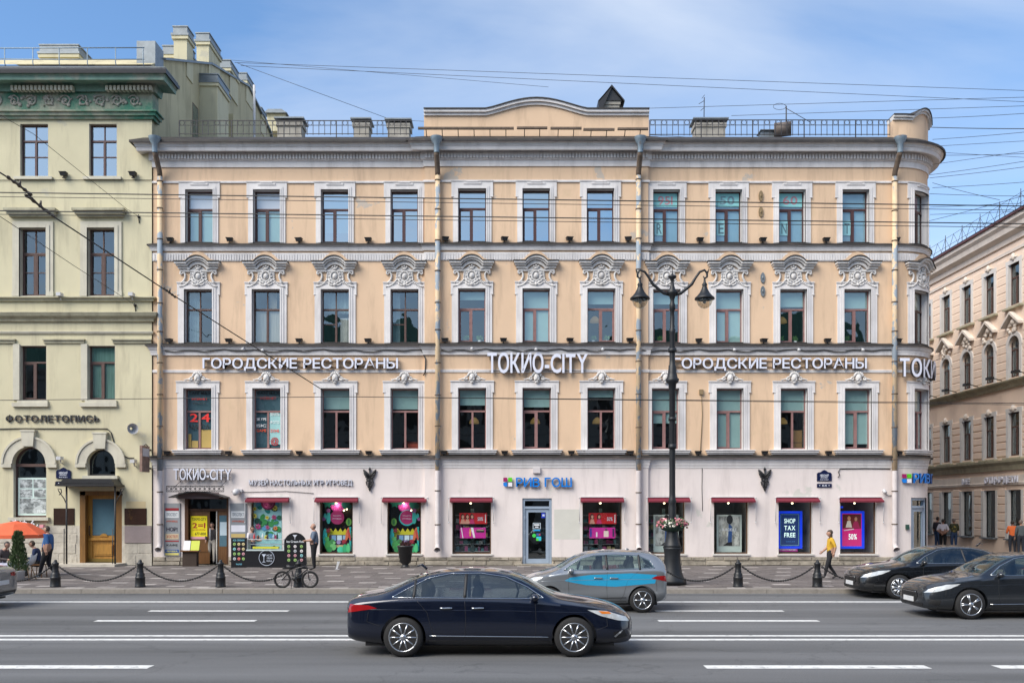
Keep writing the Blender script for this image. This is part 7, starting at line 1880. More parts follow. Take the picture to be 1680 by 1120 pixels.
# bicycle
d = 27.0
def bicycle(X0, X1, Y, zr):
    t = thing('bicycle', ((X0 + X1) / 2, Y, PAV), 'small dark bicycle standing at the kerb before the arched board', 'bicycle'); r = .255; TY = mat('tyre_rubber', (.015, .015, .016), .85, .15); 
    cs = ((X0 + r, 'rear'), (X1 - r, 'front'))
    for cx, nm in cs:
        mb = MB(); mb.wtube([(cx + (r - .025) * math.cos(R(a)), Y, PAV + r + (r - .025) * math.sin(R(a))) for a in range(0, 361, 15)], .025, 8, False); w = mb.build('wheel', TY, t)
        mb = MB(); mb.wtube([(cx + (r - .055) * math.cos(R(a)), Y, PAV + r + (r - .055) * math.sin(R(a))) for a in range(0, 361, 20)], .012, 6, False); mb.build('rim', BLACK, w)
        mb = MB()
        for a in range(0, 360, 30): mb.wtube([(cx, Y + (.02 if a % 60 else -.02), PAV + r), (cx + (r - .055) * math.cos(R(a)), Y, PAV + r + (r - .055) * math.sin(R(a)))], .003, 3, False)
        mb.build('spokes', GREYC, w, fix=False)['kind'] = 'stuff'; mb = MB(); mb.wtube([(cx, Y - .05, PAV + r), (cx, Y + .05, PAV + r)], .02, 8); mb.build('hub', BLACK, w)
    ra = Vector((X0 + r, Y, PAV + r)); fa = Vector((X1 - r, Y, PAV + r)); bb = Vector((X0 + r + .36, Y, PAV + .28)); st = Vector((X0 + r + .27, Y, PAV + .54)); hd = Vector((X1 - r - .12, Y, PAV + .66)); hl = Vector((X1 - r - .08, Y, PAV + .55)); FR = mat('bicycle_frame_grey', (.035, .032, .035), .4, .1)
    mb = MB()
    for a, b in ((bb, st), (bb, hl), (st, hd), (ra, bb), (ra, st), (hl, hd)): mb.wtube([a, b], .018, 8)
    mb.build('frame', FR, t)
    mb = MB(); mb.wtube([hl, fa + Vector((-.02, .05, .0)), fa], .014, 6); mb.wtube([hl, fa + Vector((-.02, -.05, 0)), fa], .014, 6); mb.build('fork', FR, t)
    mb = MB(); h0 = hd + Vector((-.02, 0, .03)); mb.wtube([h0 + Vector((-.08, -.3, .22)), h0 + Vector((.0, -.12, .2)), h0 + Vector((.03, -.05, .02)), h0 + Vector((.03, .05, .02)), h0 + Vector((0, .12, .2)), h0 + Vector((-.08, .3, .22))], .012, 6); mb.build('handlebar', BLACK, t)
    mb = MB(); s0 = st + Vector((-.03, 0, .07)); mb.wtube([s0 + Vector((-.12, 0, .03)), s0, s0 + Vector((.13, 0, .01))], [.06, .055, .02], 8); mb.wtube([st, s0], .012, 6); mb.build('saddle', BLACK, t)
    mb = MB(); mb.wtube([bb + Vector((0, -.02, 0)), bb + Vector((0, .02, 0))], .07, 14); mb.wtube([bb, bb + Vector((.1, -.06, -.1)), bb + Vector((.1, -.14, -.1))], .012, 6); mb.wtube([bb, bb + Vector((-.1, .06, .1)), bb + Vector((-.1, .14, .1))], .012, 6); mb.build('crank', BLACK, t)
    mb = MB(); mb.wtube([st + Vector((.02, -.01, .0)), st + Vector((.04, -.2, -.54))], .008, 5); mb.build('kick_stand', BLACK, t)
bicycle(gx(448, 26.85), gx(522, 26.85), 26.92, .25)

mb = MB(left_map); mb.tube([(fu(-60), fz(705), .03), (fu(30), fz(703), .03), (fu(178), fz(703.5), .03), (fu(184), fz(710), .03), (fu(190), fz(730), .03), (fu(198), fz(745), .03), (fu(212), fz(751), .03), (fu(222), fz(751.5), .06)], .022, 5); tag(mb.build('cable', CABLE), 'cable running over the arches of the pale green house', 'cable')
mb = MB(left_map); mb.tube([(fu(-60), fz(297), .03), (fu(100), fz(296.5), .03), (fu(250), fz(296.8), .03)], .012, 4); tag(mb.build('cable', CABLE), 'thin cable under the top windows of the pale green house', 'cable')

mb = MB(main_map); mb.box(fu(874), fu(886), fz(776), fz(767), RIS, RIS + .12); tag(mb.build('alarm_box', paint(205, 198, 198)), 'small pale alarm box over the blue shop letters', 'alarm box')
mb = MB(main_map); mb.tube([(fu(1374), fz(783), .05), (fu(1377), fz(779), .05), (fu(1375), fz(774), .03), (fu(1378), fz(768.5), .03), (fu(1420), fz(768), .03), (fu(1460), fz(768.5), .03)], .018, 5); tag(mb.build('cable', CABLE), 'grey cable with a curled end right of the street name plate', 'cable')
mb = MB(main_map); mb.tube([(fu(1152), fz(768), .01), (fu(1151.5), fz(800), .012), (fu(1152.5), fz(838), .01)], .012, 4); tag(mb.build('cable', CABLE), 'thin vertical cable on the ground floor wall beside the street lamp', 'cable')
mb = MB(main_map); mb.tube([(fu(380), fz(806), .02), (fu(405), fz(807), .02), (fu(470), fz(805.5), .02), (fu(515), fz(809), .02)], .010, 4); tag(mb.build('cable', CABLE), 'thin cable under the museum letters', 'cable')
mb = MB(main_map); u = ARC_U + .25; mb.box(u - .06, u + .06, fz(868), fz(860), 0, .09); tag(mb.build('meter_box', paint(40, 75, 65)), 'small dark green box left of the corner door', 'box')
# ------------------------------------------------------------------ cars
def car_paint(name, col, metal=.35, rough=.2):
    m = mat(name, col, rough, .03, 1.5, metal=metal, coat=1.0, obj=True); return m
CGLASS = glass_mat('dark_car_glass', (.42, .47, .47), .10)
CGLASS2 = glass_mat('green_tinted_car_glass', (.62, .74, .72), .10)
CHROME = mat('chrome_strip', (.62, .64, .66), .16, .0, metal=1.0)
TYRE = mat('car_tyre', (.016, .016, .017), .85, .15, 8)
ALLOY = mat('alloy_rim', (.52, .54, .57), .25, .05, 6, metal=.9)
BLKPL = mat('black_car_plastic', (.012, .012, .013), .55, .1, 5)
HEADL = mat('headlight_lens', (.55, .58, .60), .08, .35, 9, spec=.9, coat=1)
TAILL = mat('red_tail_lens', (.30, .008, .01), .12, .2, 8, coat=1)
AMBER = mat('amber_lens', (.75, .20, .02), .12, .1, 8, coat=1)
PLATE = mat('number_plate_white', (.62, .63, .64), .5, .05)

def loft_car(st, crease_rows=(4,)):
    """st: list of stations (x, zb, wb, wm, zm, ws, zs, wr, zr, zc); returns a closed smooth body mesh (evaluated)"""
    rings = []
    for (x, zb, wb, wm, zm, ws, zs, wr, zr, zc) in st:
        half = [(wb, zb), (wm * .985, zb + (zm - zb) * .35), (wm, zm), (ws, zs), (wr, zr), (wr * .55, zr + (zc - zr) * .75)]
        ring = [(0, zb)] + half + [(0, zc)] + [(-a, b) for a, b in half[::-1]]
        rings.append([(x, y, z) for y, z in ring])
    n = len(rings[0]); bm = bmesh.new(); V = [[bm.verts.new(p) for p in r] for r in rings]
    for i in range(len(V) - 1):
        for k in range(n):
            bm.faces.new([V[i][k], V[i][(k + 1) % n], V[i + 1][(k + 1) % n], V[i + 1][k]])
    def cap(r, rev):
        h = n // 2
        for k in range(h):
            a, b, c, d = r[k], r[k + 1], r[(n - k - 1) % n], r[(n - k) % n]
            q = [a, b, c, d]; q2 = []
            for v in q:
                if v not in q2: q2.append(v)
            if len(q2) >= 3:
                try: bm.faces.new(q2[::-1] if rev else q2)
                except ValueError: pass
    cap(V[0], True); cap(V[-1], False)
    bmesh.ops.recalc_face_normals(bm, faces=bm.faces)
    cl = bm.edges.layers.float.new('crease_edge')
    for i in range(len(V) - 1):
        for rw, val in ((4, .55), (n - 4, .55), (5, .35), (n - 5, .35), (1, .5), (n - 1, .5)):
            e = bm.edges.get((V[i][rw], V[i + 1][rw]))
            if e: e[cl] = val
    me = bpy.data.meshes.new('car_cage'); bm.to_mesh(me); bm.free()
    return me

def eval_mesh(me, mods):
    o = bpy.data.objects.new('tmp', me); COL.objects.link(o)
    for f in mods: f(o)
    dg = bpy.context.evaluated_depsgraph_get(); dg.update()
    out = bpy.data.meshes.new_from_object(o.evaluated_get(dg)); bpy.data.objects.remove(o); return out

class Car:
    def __init__(self, name, label, loc, rz, st, wheels, wr, paint_m, group=None, openings=()):
        self.t = thing(name, loc, label, 'car', group, rz); self.paint = paint_m
        base = eval_mesh(loft_car(st), [lambda o: setattr(o.modifiers.new('s', 'SUBSURF'), 'levels', 3)])
        bm = bmesh.new(); bm.from_mesh(base); self.bvh = BVHTree.FromBMesh(bm); bm.free()
        cut = []
        for (x, hw) in wheels:
            for sg in (-1, 1):
                mb = MB(); r = wr * 1.13
                mb.lathe([(.001, -.2), (r, -.2), (r, .4), (.001, .4)], (x, sg * (hw - .1) - .1, wr * 1.02), 28, 'y')
                me = mb.mesh('cut', [paint_m, BLKPL]); 
                for p in me.polygons: p.material_index = 1
                co = bpy.data.objects.new('cut', me); COL.objects.link(co); cut.append(co)
        for me in openings:
            for p in me.polygons: p.material_index = 1
            co = bpy.data.objects.new('cut', me); COL.objects.link(co); cut.append(co)
        base.materials.clear(); base.materials.append(paint_m); base.materials.append(BLKPL)
        o = bpy.data.objects.new('tmp', base); COL.objects.link(o)
        for c in cut:
            m = o.modifiers.new('b', 'BOOLEAN'); m.operation = 'DIFFERENCE'; m.object = c; m.solver = 'EXACT'
            try: m.material_mode = 'TRANSFER'
            except Exception: pass
        dg = bpy.context.evaluated_depsgraph_get(); dg.update()
        fin = bpy.data.meshes.new_from_object(o.evaluated_get(dg)); bpy.data.objects.remove(o)
        for c in cut: bpy.data.objects.remove(c)
        fin.polygons.foreach_set('use_smooth', [True] * len(fin.polygons))
        fin.materials.clear(); fin.materials.append(paint_m); fin.materials.append(BLKPL)
        b = bpy.data.objects.new('body', fin); COL.objects.link(b); b.parent = self.t; self.body = b
        md = b.modifiers.new('edge', 'EDGE_SPLIT'); md.split_angle = R(38)
    def obj(self, name, mb, m, parent=None, smooth=True):
        me = mb.mesh(name, m)
        if smooth: me.polygons.foreach_set('use_smooth', [True] * len(me.polygons))
        o = bpy.data.objects.new(name, me); COL.objects.link(o); o.parent = parent or self.t; return o
    def hit(self, a, b, axis, sg):
        if axis == 'y': o, d = Vector((a, sg * 3, b)), Vector((0, -sg, 0))
        elif axis == 'x': o, d = Vector((sg * 5, a, b)), Vector((-sg, 0, 0))
        else: o, d = Vector((a, b, 3)), Vector((0, 0, -1))
        h = self.bvh.ray_cast(o, d); return h
    def patch(self, name, poly, axis, sg, m, off=.004, res=.05, parent=None, mirror=True, label=None):
        """a panel lying on the body: outline in (x,z) for the sides, (y,z) for the ends"""
        out = []
        for s in ((1, -1) if (axis == 'y' and mirror) else (sg,)):
            bm = bmesh.new(); vs = [bm.verts.new((p[0], p[1], 0)) for p in poly]; bm.faces.new(vs)
            xs = [p[0] for p in poly]; ys = [p[1] for p in poly]
            for k in range(1, int((max(xs) - min(xs)) / res) + 1):
                bmesh.ops.bisect_plane(bm, geom=bm.verts[:] + bm.edges[:] + bm.faces[:], plane_co=(min(xs) + k * res, 0, 0), plane_no=(1, 0, 0))
            for k in range(1, int((max(ys) - min(ys)) / res) + 1):
                bmesh.ops.bisect_plane(bm, geom=bm.verts[:] + bm.edges[:] + bm.faces[:], plane_co=(0, min(ys) + k * res, 0), plane_no=(0, 1, 0))
            bad = []
            for v in bm.verts:
                h = self.hit(v.co.x, v.co.y, axis, s)
                if h[0] is None: bad.append(v); continue
                v.co = h[0] + h[1] * off
            if bad: bmesh.ops.delete(bm, geom=bad, context='VERTS')
            me = bpy.data.meshes.new(name); bmesh.ops.recalc_face_normals(bm, faces=bm.faces)
            for f in bm.faces: f.smooth = True
            bm.to_mesh(me); bm.free(); me.materials.append(m)
            o = bpy.data.objects.new(name, me); COL.objects.link(o); o.parent = parent or self.t; out.append(o)
        return out
    def line(self, name, pts, axis, sg, m, r=.006, off=.002, mirror=True, parent=None, n=6):
        for s in ((1, -1) if (axis == 'y' and mirror) else (sg,)):
            W = []
            for k in range(len(pts) - 1):
                for j in range(n + (k == len(pts) - 2)):
                    t_ = j / n; a = pts[k][0] + (pts[k + 1][0] - pts[k][0]) * t_; b = pts[k][1] + (pts[k + 1][1] - pts[k][1]) * t_
                    h = self.hit(a, b, axis, s)
                    if h[0] is not None: W.append(h[0] + h[1] * off)
            if len(W) > 1: mb = MB(); mb.wtube(W, r, 5); self.obj(name, mb, m, parent)
    def wheel(self, x, hw, r, spokes, double=False, rim=.72, both=True):
        for sg in (1, -1):
            y = sg * (hw - .11); mb = MB(); w = .105
            mb.lathe([(r * rim, -w), (r * .93, -w), (r, -w * .6), (r, w * .6), (r * .93, w), (r * rim, w)], (x, y, r), 32, 'y'); tw = self.obj('wheel', mb, TYRE)
            mb = MB(); fy = y + sg * w
            mb.lathe([(r * rim, -.05), (r * (rim + .02), .0), (r * rim, .006), (r * (rim - .05), 0), (r * (rim - .06), -.08)] if sg > 0 else [(r * rim, .05), (r * (rim + .02), .0), (r * rim, -.006), (r * (rim - .05), 0), (r * (rim - .06), .08)], (x, fy, r), 32, 'y')
            for k in range(spokes):
                a = 2 * math.pi * k / spokes
                for da in ((-.10, .10) if double else (0,)):
                    c0 = Vector((x + .05 * math.cos(a), fy - sg * .01, r + .05 * math.sin(a))); c1 = Vector((x + (r * rim - .02) * math.cos(a + da), fy - sg * .012, r + (r * rim - .02) * math.sin(a + da)))
                    mb.wtube([c0, c0.lerp(c1, .5) + Vector((0, sg * .008, 0)), c1], [.02, .015, .018] if not double else [.019, .015, .018], 6)
            mb.lathe([(.001, sg * .012), (.05, sg * .01), (.06, -sg * .02)], (x, fy, r), 16, 'y'); self.obj('rim', mb, ALLOY, tw)
            mb = MB(); mb.lathe([(.001, 0), (r * rim, 0), (r * rim, -sg * .02), (.001, -sg * .02)], (x, fy - sg * .09, r), 24, 'y'); self.obj('brake_disc', mb, BLKPL, tw)
    def mirrors(self, x, z, hw, m):
        for sg in (1, -1):
            mb = MB(); mb.ball((x, sg * (hw + .08), z), .075, .10, .065, 10, 8); mb.wtube([(x + .02, sg * (hw - .06), z - .05), (x, sg * (hw + .04), z - .02)], .025, 6); self.obj('mirror', mb, m)

def sedan(name, label, loc, rz, paint_m, L=4.9, H=1.45, W=1.84, suv=False, wheel_style=(10, False), group=None, wr=.335, glass=CGLASS):
    """front towards +x; origin on the ground under the middle"""
    h = L / 2; w = W / 2; k = H / 1.45
    S_ = lambda f: -h + L * f
    if not suv:
        #      x        zb   wb      wm      zm   ws      zs    wr      zr    zc
        st = [(S_(.000), .34, w * .62, w * .74, .52, w * .74, .78, w * .66, .86, .88),
              (S_(.012), .27, w * .72, w * .90, .52, w * .86, .86, w * .72, .95, .97),
              (S_(.06), .22, w * .78, w * .98, .54, w * .93, .92, w * .76, 1.0, 1.025),
              (S_(.135), .19, w * .80, w, .54, w * .95, .95, w * .74, 1.03 * k, 1.07 * k),
              (S_(.21), .18, w * .82, w, .54, w * .955, .955, w * .69, 1.22 * k, 1.27 * k),
              (S_(.30), .18, w * .82, w, .54, w * .96, .955, w * .64, 1.375 * k, 1.415 * k),
              (S_(.40), .18, w * .82, w, .54, w * .96, .95, w * .625, 1.42 * k, 1.455 * k),
              (S_(.50), .18, w * .82, w, .54, w * .96, .94, w * .63, 1.415 * k, 1.45 * k),
              (S_(.585), .18, w * .82, w, .54, w * .96, .93, w * .64, 1.345 * k, 1.385 * k),
              (S_(.665), .18, w * .82, w, .54, w * .955, .915, w * .70, 1.14 * k, 1.185 * k),
              (S_(.725), .19, w * .82, w, .54, w * .95, .895, w * .76, .965, 1.0),
              (S_(.80), .19, w * .82, w, .54, w * .94, .86, w * .74, .915, .955),
              (S_(.88), .20, w * .80, w * .985, .52, w * .90, .81, w * .70, .865, .895),
              (S_(.95), .20, w * .74, w * .91, .48, w * .83, .72, w * .62, .785, .81),
              (S_(.985), .22, w * .62, w * .76, .44, w * .70, .62, w * .52, .68, .70),
              (S_(1.0), .27, w * .42, w * .52, .42, w * .48, .55, w * .36, .585, .59)]
        wx = (S_(.205), S_(.79))
        sidewin = [(S_(.165), .995), (S_(.20), 1.09 * k), (S_(.285), 1.30 * k), (S_(.36), 1.375 * k), (S_(.47), 1.385 * k), (S_(.555), 1.325 * k), (S_(.63), 1.16 * k), (S_(.685), .985), (S_(.60), .975), (S_(.40), .985)]
        split = [S_(.415), S_(.24)]; bel = .97
        wsz = (1.015, 1.36 * k); rsz = (1.07, 1.36 * k)
    else:
        st = [(S_(.000), .36, w * .70, w * .82, .58, w * .82, .90, w * .70, 1.0, 1.02),
              (S_(.015), .28, w * .76, w * .94, .58, w * .90, .98, w * .74, 1.18 * k, 1.22 * k),
              (S_(.06), .24, w * .80, w * .99, .58, w * .95, 1.0, w * .74, 1.33 * k, 1.38 * k),
              (S_(.13), .21, w * .82, w, .58, w * .96, 1.0, w * .71, 1.415 * k, 1.46 * k),
              (S_(.25), .20, w * .82, w, .58, w * .96, .99, w * .69, 1.44 * k, 1.485 * k),
              (S_(.40), .20, w * .82, w, .58, w * .96, .975, w * .69, 1.44 * k, 1.49 * k),
              (S_(.52), .20, w * .82, w, .58, w * .96, .96, w * .69, 1.41 * k, 1.455 * k),
              (S_(.60), .20, w * .82, w, .58, w * .96, .95, w * .70, 1.32 * k, 1.365 * k),
              (S_(.68), .20, w * .82, w, .58, w * .955, .94, w * .74, 1.15 * k, 1.19 * k),
              (S_(.745), .21, w * .82, w, .58, w * .95, .92, w * .78, .995, 1.03),
              (S_(.83), .21, w * .82, w, .56, w * .93, .87, w * .74, .92, .95),
              (S_(.91), .22, w * .78, w * .96, .54, w * .87, .80, w * .68, .85, .87),
              (S_(.965), .22, w * .70, w * .84, .50, w * .76, .70, w * .58, .75, .77),
              (S_(1.0), .28, w * .46, w * .56, .46, w * .52, .60, w * .40, .63, .64)]
        wx = (S_(.175), S_(.80))
        sidewin = [(S_(.09), 1.06), (S_(.12), 1.24 * k), (S_(.20), 1.36 * k), (S_(.35), 1.385 * k), (S_(.50), 1.36 * k), (S_(.585), 1.28 * k), (S_(.65), 1.14 * k), (S_(.70), 1.0), (S_(.4), 1.01)]
        split = [S_(.41), S_(.19)]; bel = 1.0
        wsz = (1.05, 1.33 * k); rsz = (1.06, 1.33 * k)
    # hollow the cabin: through the side windows, the windscreen and the rear screen
    cx_ = sum(q[0] for q in sidewin) / len(sidewin); cz_ = sum(q[1] for q in sidewin) / len(sidewin)
    sw = [(cx_ + (x - cx_) * .965, cz_ + (z - cz_) * .90) for x, z in sidewin]
    op = []
    m_ = MB(); nn = len(sw); m_.add([(x, -2, z) for x, z in sw] + [(x, 2, z) for x, z in sw], [tuple(range(nn)), tuple(range(2 * nn - 1, nn - 1, -1))] + [(i, (i + 1) % nn, nn + (i + 1) % nn, nn + i) for i in range(nn)]); op.append(m_.mesh('cut', [paint_m, BLKPL]))
    def end_cut(a, b, x0, x1, wa, wb_):
        m_ = MB(); Q = [(-wa, a), (wa, a), (wb_, b), (-wb_, b)]; m_.add([(x0, y, z) for y, z in Q] + [(x1, y, z) for y, z in Q], [(3, 2, 1, 0), (4, 5, 6, 7)] + [(i, (i + 1) % 4, 4 + (i + 1) % 4, 4 + i) for i in range(4)]); return m_.mesh('cut', [paint_m, BLKPL])
    op.append(end_cut(wsz[0] + .02, wsz[1] - .02, S_(.5), S_(.9), w * .70, w * .57)); op.append(end_cut(rsz[0] + .02, rsz[1] - .02, S_(.02), S_(.35), w * .62, w * .52))
    c = Car(name, label, loc, rz, st, [(wx[0], w), (wx[1], w)], wr, paint_m, group, op)
    for x in wx: c.wheel(x, w, wr, *wheel_style)
    c.patch('side_glass', sidewin, 'y', 1, glass, .003)
    c.line('window_trim', sidewin + [sidewin[0]], 'y', 1, CHROME, .009, .004)
    for x in split: c.line('door_pillar', [(x, bel + .02), (x + .02, 1.37 * k)], 'y', 1, BLKPL, .034, -.012)
    # screens
    a, b = wsz; c.patch('windscreen', [(-w * .74, a), (w * .74, a), (w * .62, b), (-w * .62, b)], 'x', 1, glass if glass is not CGLASS else CGLASS2, .004)
    a, b = rsz; c.patch('rear_screen', [(-w * .68, a), (w * .68, a), (w * .58, b), (-w * .58, b)], 'x', -1, glass, .004)
    # doors
    zf0 = .64 if not suv else .70; SEAM = BLKPL; xd = S_(.655 if not suv else .665)
    for xs in ((xd, .01), (split[0], 0.0)): c.line('door_seam', [(xs[0] + xs[1], bel - .03), (xs[0] + .02, .62), (xs[0], .30)], 'y', 1, SEAM, .0045, -.001)
    xr = wx[0] + wr * 1.1; c.line('door_seam', [(split[1] + .06, bel - .03), (xr + .03, .75), (xr + .12, .42), (xr + .2, .30)], 'y', 1, SEAM, .0045, -.001)
    c.line('sill_line', [(wx[0] + wr * 1.25, .27), (wx[1] - wr * 1.25, .27)], 'y', 1, SEAM, .006, 0, n=16)
    for xh in (split[0] + .12, xr + .25): c.line('door_handle', [(xh, .82), (xh + .2, .825)], 'y', 1, CHROME if not suv else paint_m, .016, .012)
    c.line('shoulder_crease', [(S_(.03), .80), (S_(.3), .79), (S_(.6), .775), (S_(.86), .74)], 'y', 1, paint_m, .008, -.003, n=14)
    c.mirrors(S_(.655), 1.0, w * .93, paint_m)
    c.line('bonnet_seam', [(S_(.715), w * .80), (S_(.82), w * .74), (S_(.93), w * .60)], 'z', 1, SEAM, .004, 0, n=10); c.line('bonnet_seam', [(S_(.715), -w * .80), (S_(.82), -w * .74), (S_(.93), -w * .60)], 'z', 1, SEAM, .004, 0, n=10)
    c.line('bumper_seam', [(S_(.90), zf0 + .06), (S_(.905), .52), (wx[1] + wr * 1.13, .46)], 'y', 1, SEAM, .004, 0); c.line('bumper_seam', [(S_(.085), .76), (S_(.08), .6), (wx[0] - wr * 1.12, .52)], 'y', 1, SEAM, .004, 0)
    c.line('side_trim', [(wx[0] + wr * 1.3, .36), (wx[1] - wr * 1.3, .34)], 'y', 1, BLKPL if suv else CHROME, .010, .002, n=16)
    # lamps and face
    zf = .64 if not suv else .70
    c.patch('headlight', [(S_(.835), zf + .15), (S_(.90), zf + .13), (S_(.97), zf + .02), (S_(.985), zf - .06), (S_(.94), zf - .03), (S_(.88), zf + .05)], 'y', 1, HEADL, .006, .03)
    c.patch('tail_light', [(S_(.012), .74), (S_(.02), .88), (S_(.085), .87), (S_(.115), .82), (S_(.06), .78)], 'y', 1, TAILL, .006, .03)
    c.patch('tail_light', [(-w * .66, .75), (-w * .40, .77), (-w * .40, .85), (-w * .66, .86)], 'x', -1, TAILL, .006, .03); c.patch('tail_light', [(w * .40, .77), (w * .66, .75), (w * .66, .86), (w * .40, .85)], 'x', -1, TAILL, .006, .03)
    c.patch('grille', [(-w * .36, .36), (w * .36, .36), (w * .46, .50), (w * .38, .60), (-w * .38, .60), (-w * .46, .50)], 'x', 1, BLKPL, .008, .04)
    for z in (.42, .47, .52, .57): c.line('grille_bar', [(-w * .38, z), (0, z), (w * .38, z)], 'x', 1, CHROME if z == .57 else BLKPL, .007, .012)
    c.patch('lower_intake', [(-w * .62, .26), (w * .62, .26), (w * .66, .34), (-w * .66, .34)], 'x', 1, BLKPL, .006, .04)
    c.patch('fog_lamp_recess', [(S_(.93), .30), (S_(.975), .34), (S_(.965), .44), (S_(.925), .42)], 'y', 1, BLKPL, .006, .03)
    c.patch('rear_bumper_strip', [(-w * .7, .30), (w * .7, .30), (w * .7, .40), (-w * .7, .40)], 'x', -1, BLKPL, .006, .05)
    for sg, zz in ((1, .40), (-1, .62)):
        mb = MB(); x = sg * (h + .012); hh = c.hit(0, zz, 'x', sg)
        x = (hh[0].x if hh[0] else sg * h) + sg * .012
        mb.box(x - .006, x + .006, zz - .055, zz + .055, -.26, .26); c.obj('number_plate', mb, PLATE, None, False)
    # seats and wheel seen through the glass
    SEATM = mat('dark_seat_cloth', (.022, .022, .024), .8, .2, 6)
    for xs, zz in ((S_(.455), bel - .03), (S_(.275 if not suv else .24), bel - .03)):
        for sg in (1, -1):
            mb = MB(); y0 = sg * w * .42; mb.ball((xs, y0, zz + .02), .10, .24, .22, 10, 8); mb.ball((xs - .03, y0, zz + .27), .05, .12, .09, 10, 8); mb.wtube([(xs, y0, zz + .1), (xs - .03, y0, zz + .25)], .02, 6); c.obj('seat', mb, SEATM)
    mb = MB(); xw = S_(.60); mb.wtube([(xw - .05 * math.sin(R(a)), w * .42 + .17 * math.cos(R(a)), bel + .04 + .15 * math.sin(R(a))) for a in range(0, 361, 24)], .014, 6, False); c.obj('steering_wheel', mb, BLKPL)
    mb = MB(); mb.ball((0, 0, 0), .05, .11, .035, 8, 6); mo = c.obj('inner_mirror', mb, BLKPL); mo.location = (S_(.60), 0, wsz[1] - .08)
    # underbody plate
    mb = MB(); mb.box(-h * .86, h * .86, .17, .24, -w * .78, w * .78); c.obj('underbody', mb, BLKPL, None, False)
    mb = MB(); mb.wtube([(S_(.27), 0, 1.42 * k), (S_(.25), 0, 1.50 * k), (S_(.235), 0, 1.47 * k)], [.03, .02, .01], 6); c.obj('roof_fin', mb, paint_m)
    return c

NAVYP = car_paint('midnight_blue_car_paint', (.006, .010, .026)); BLACKP = car_paint('black_car_paint', (.007, .0075, .009), .2, .25); GREYP = car_paint('graphite_car_paint', (.022, .026, .032)); SILVP = car_paint('silver_car_paint', (.30, .32, .34), .6); SILV2 = car_paint('pale_grey_car_paint', (.24, .26, .28), .6)
c = sedan('blue_sedan', 'dark blue sedan driving right in the nearest lane', (gx(803, 15.3), 16.22, 0), 0, NAVYP, 4.90, 1.45, 1.84, wheel_style=(10, False), group='cars in the avenue', wr=.335)
h = 2.45
c.patch('turn_signal', [(h - .62, .77), (h - .44, .755), (h - .40, .72), (h - .56, .72)], 'y', 1, AMBER, .008, .03)
c.patch('chrome_accent', [(h - .36, .35), (h - .22, .45), (h - .20, .44), (h - .33, .33)], 'y', 1, CHROME, .009, .03)
c = sedan('silver_hatchback', 'silver hatchback with a cyan stripe driving left behind the blue sedan', (1.95, 22.55, 0), R(180), SILVP, 3.55, 1.44, 1.68, suv=True, wheel_style=(6, False), group='cars in the avenue', wr=.30, glass=CGLASS2)
CY = mat('cyan_stripe_film', (.02, .30, .52), .3, .03, coat=.8)
c.patch('cyan_stripe', [(-1.5, .90), (-.9, .94), (.1, .90), (.55, .84), (.72, .76), (.2, .66), (-.5, .62), (-1.45, .70)], 'y', 1, CY, .0025, .05)
mb = MB(); mb.box(-.25, .35, 1.60, 1.66, -.5, .5); 
c = sedan('black_sedan', 'shiny black sedan waiting at the kerb by the rounded corner', (9.5 + 2.44, 25.72, 0), R(180), BLACKP, 4.88, 1.445, 1.84, wheel_style=(10, True), group='cars in the avenue', wr=.335)
mb = MB(); mb.ball((.12, .55, 1.05), .13, .1, .12, 10, 8); tag_o = c.obj('driver_headrest', mb, mat('cyan_cloth', (.02, .35, .55), .8, .1)) if False else None
c = sedan('graphite_sedan', 'dark graphite sedan entering from the right edge', (9.25 + 2.38, 21.32, 0), R(180), GREYP, 4.75, 1.47, 1.84, wheel_style=(5, True), group='cars in the avenue', wr=.335, glass=CGLASS2)
c = sedan('grey_sedan', 'pale grey sedan cut by the left edge, only its tail in view', (-12.75 - 2.3, 22.9, 0), R(180), SILV2, 4.6, 1.46, 1.8, wheel_style=(5, False), group='cars in the avenue', wr=.32)
c.t.rotation_euler = (0, 0, R(180))
# ------------------------------------------------------------------ people
SKIN = mat('skin', (.42, .24, .17), .6, .08, 6); SKIN2 = mat('tanned_skin', (.30, .16, .11), .6, .08, 6)
BASEJ = {'pelvis': (0, 0, .97), 'waist': (0, .01, 1.10), 'chest': (0, .02, 1.28), 'neckb': (0, .02, 1.45), 'neck': (0, .0, 1.53)}
for s_, sg in (('l', 1), ('r', -1)):
    BASEJ.update({'hip' + s_: (sg * .09, 0, .90), 'knee' + s_: (sg * .10, -.015, .49), 'ank' + s_: (sg * .10, .02, .09), 'toe' + s_: (sg * .12, -.17, .035),
                  'sh' + s_: (sg * .175, .02, 1.41), 'elb' + s_: (sg * .235, .04, 1.13), 'wri' + s_: (sg * .245, -.05, .90)})
RAD = {'pelvis': .155, 'waist': .150, 'chest': .160, 'neckb': .075, 'neck': .055, 'hip': .108, 'knee': .072, 'ank': .042, 'toe': .036, 'sh': .078, 'elb': .054, 'wri': .036}
BONES = [('pelvis', 'waist'), ('waist', 'chest'), ('chest', 'neckb'), ('neckb', 'neck')]
for s_ in 'lr': BONES += [('pelvis', 'hip' + s_), ('hip' + s_, 'knee' + s_), ('knee' + s_, 'ank' + s_), ('ank' + s_, 'toe' + s_), ('chest', 'sh' + s_), ('sh' + s_, 'elb' + s_), ('elb' + s_, 'wri' + s_)]
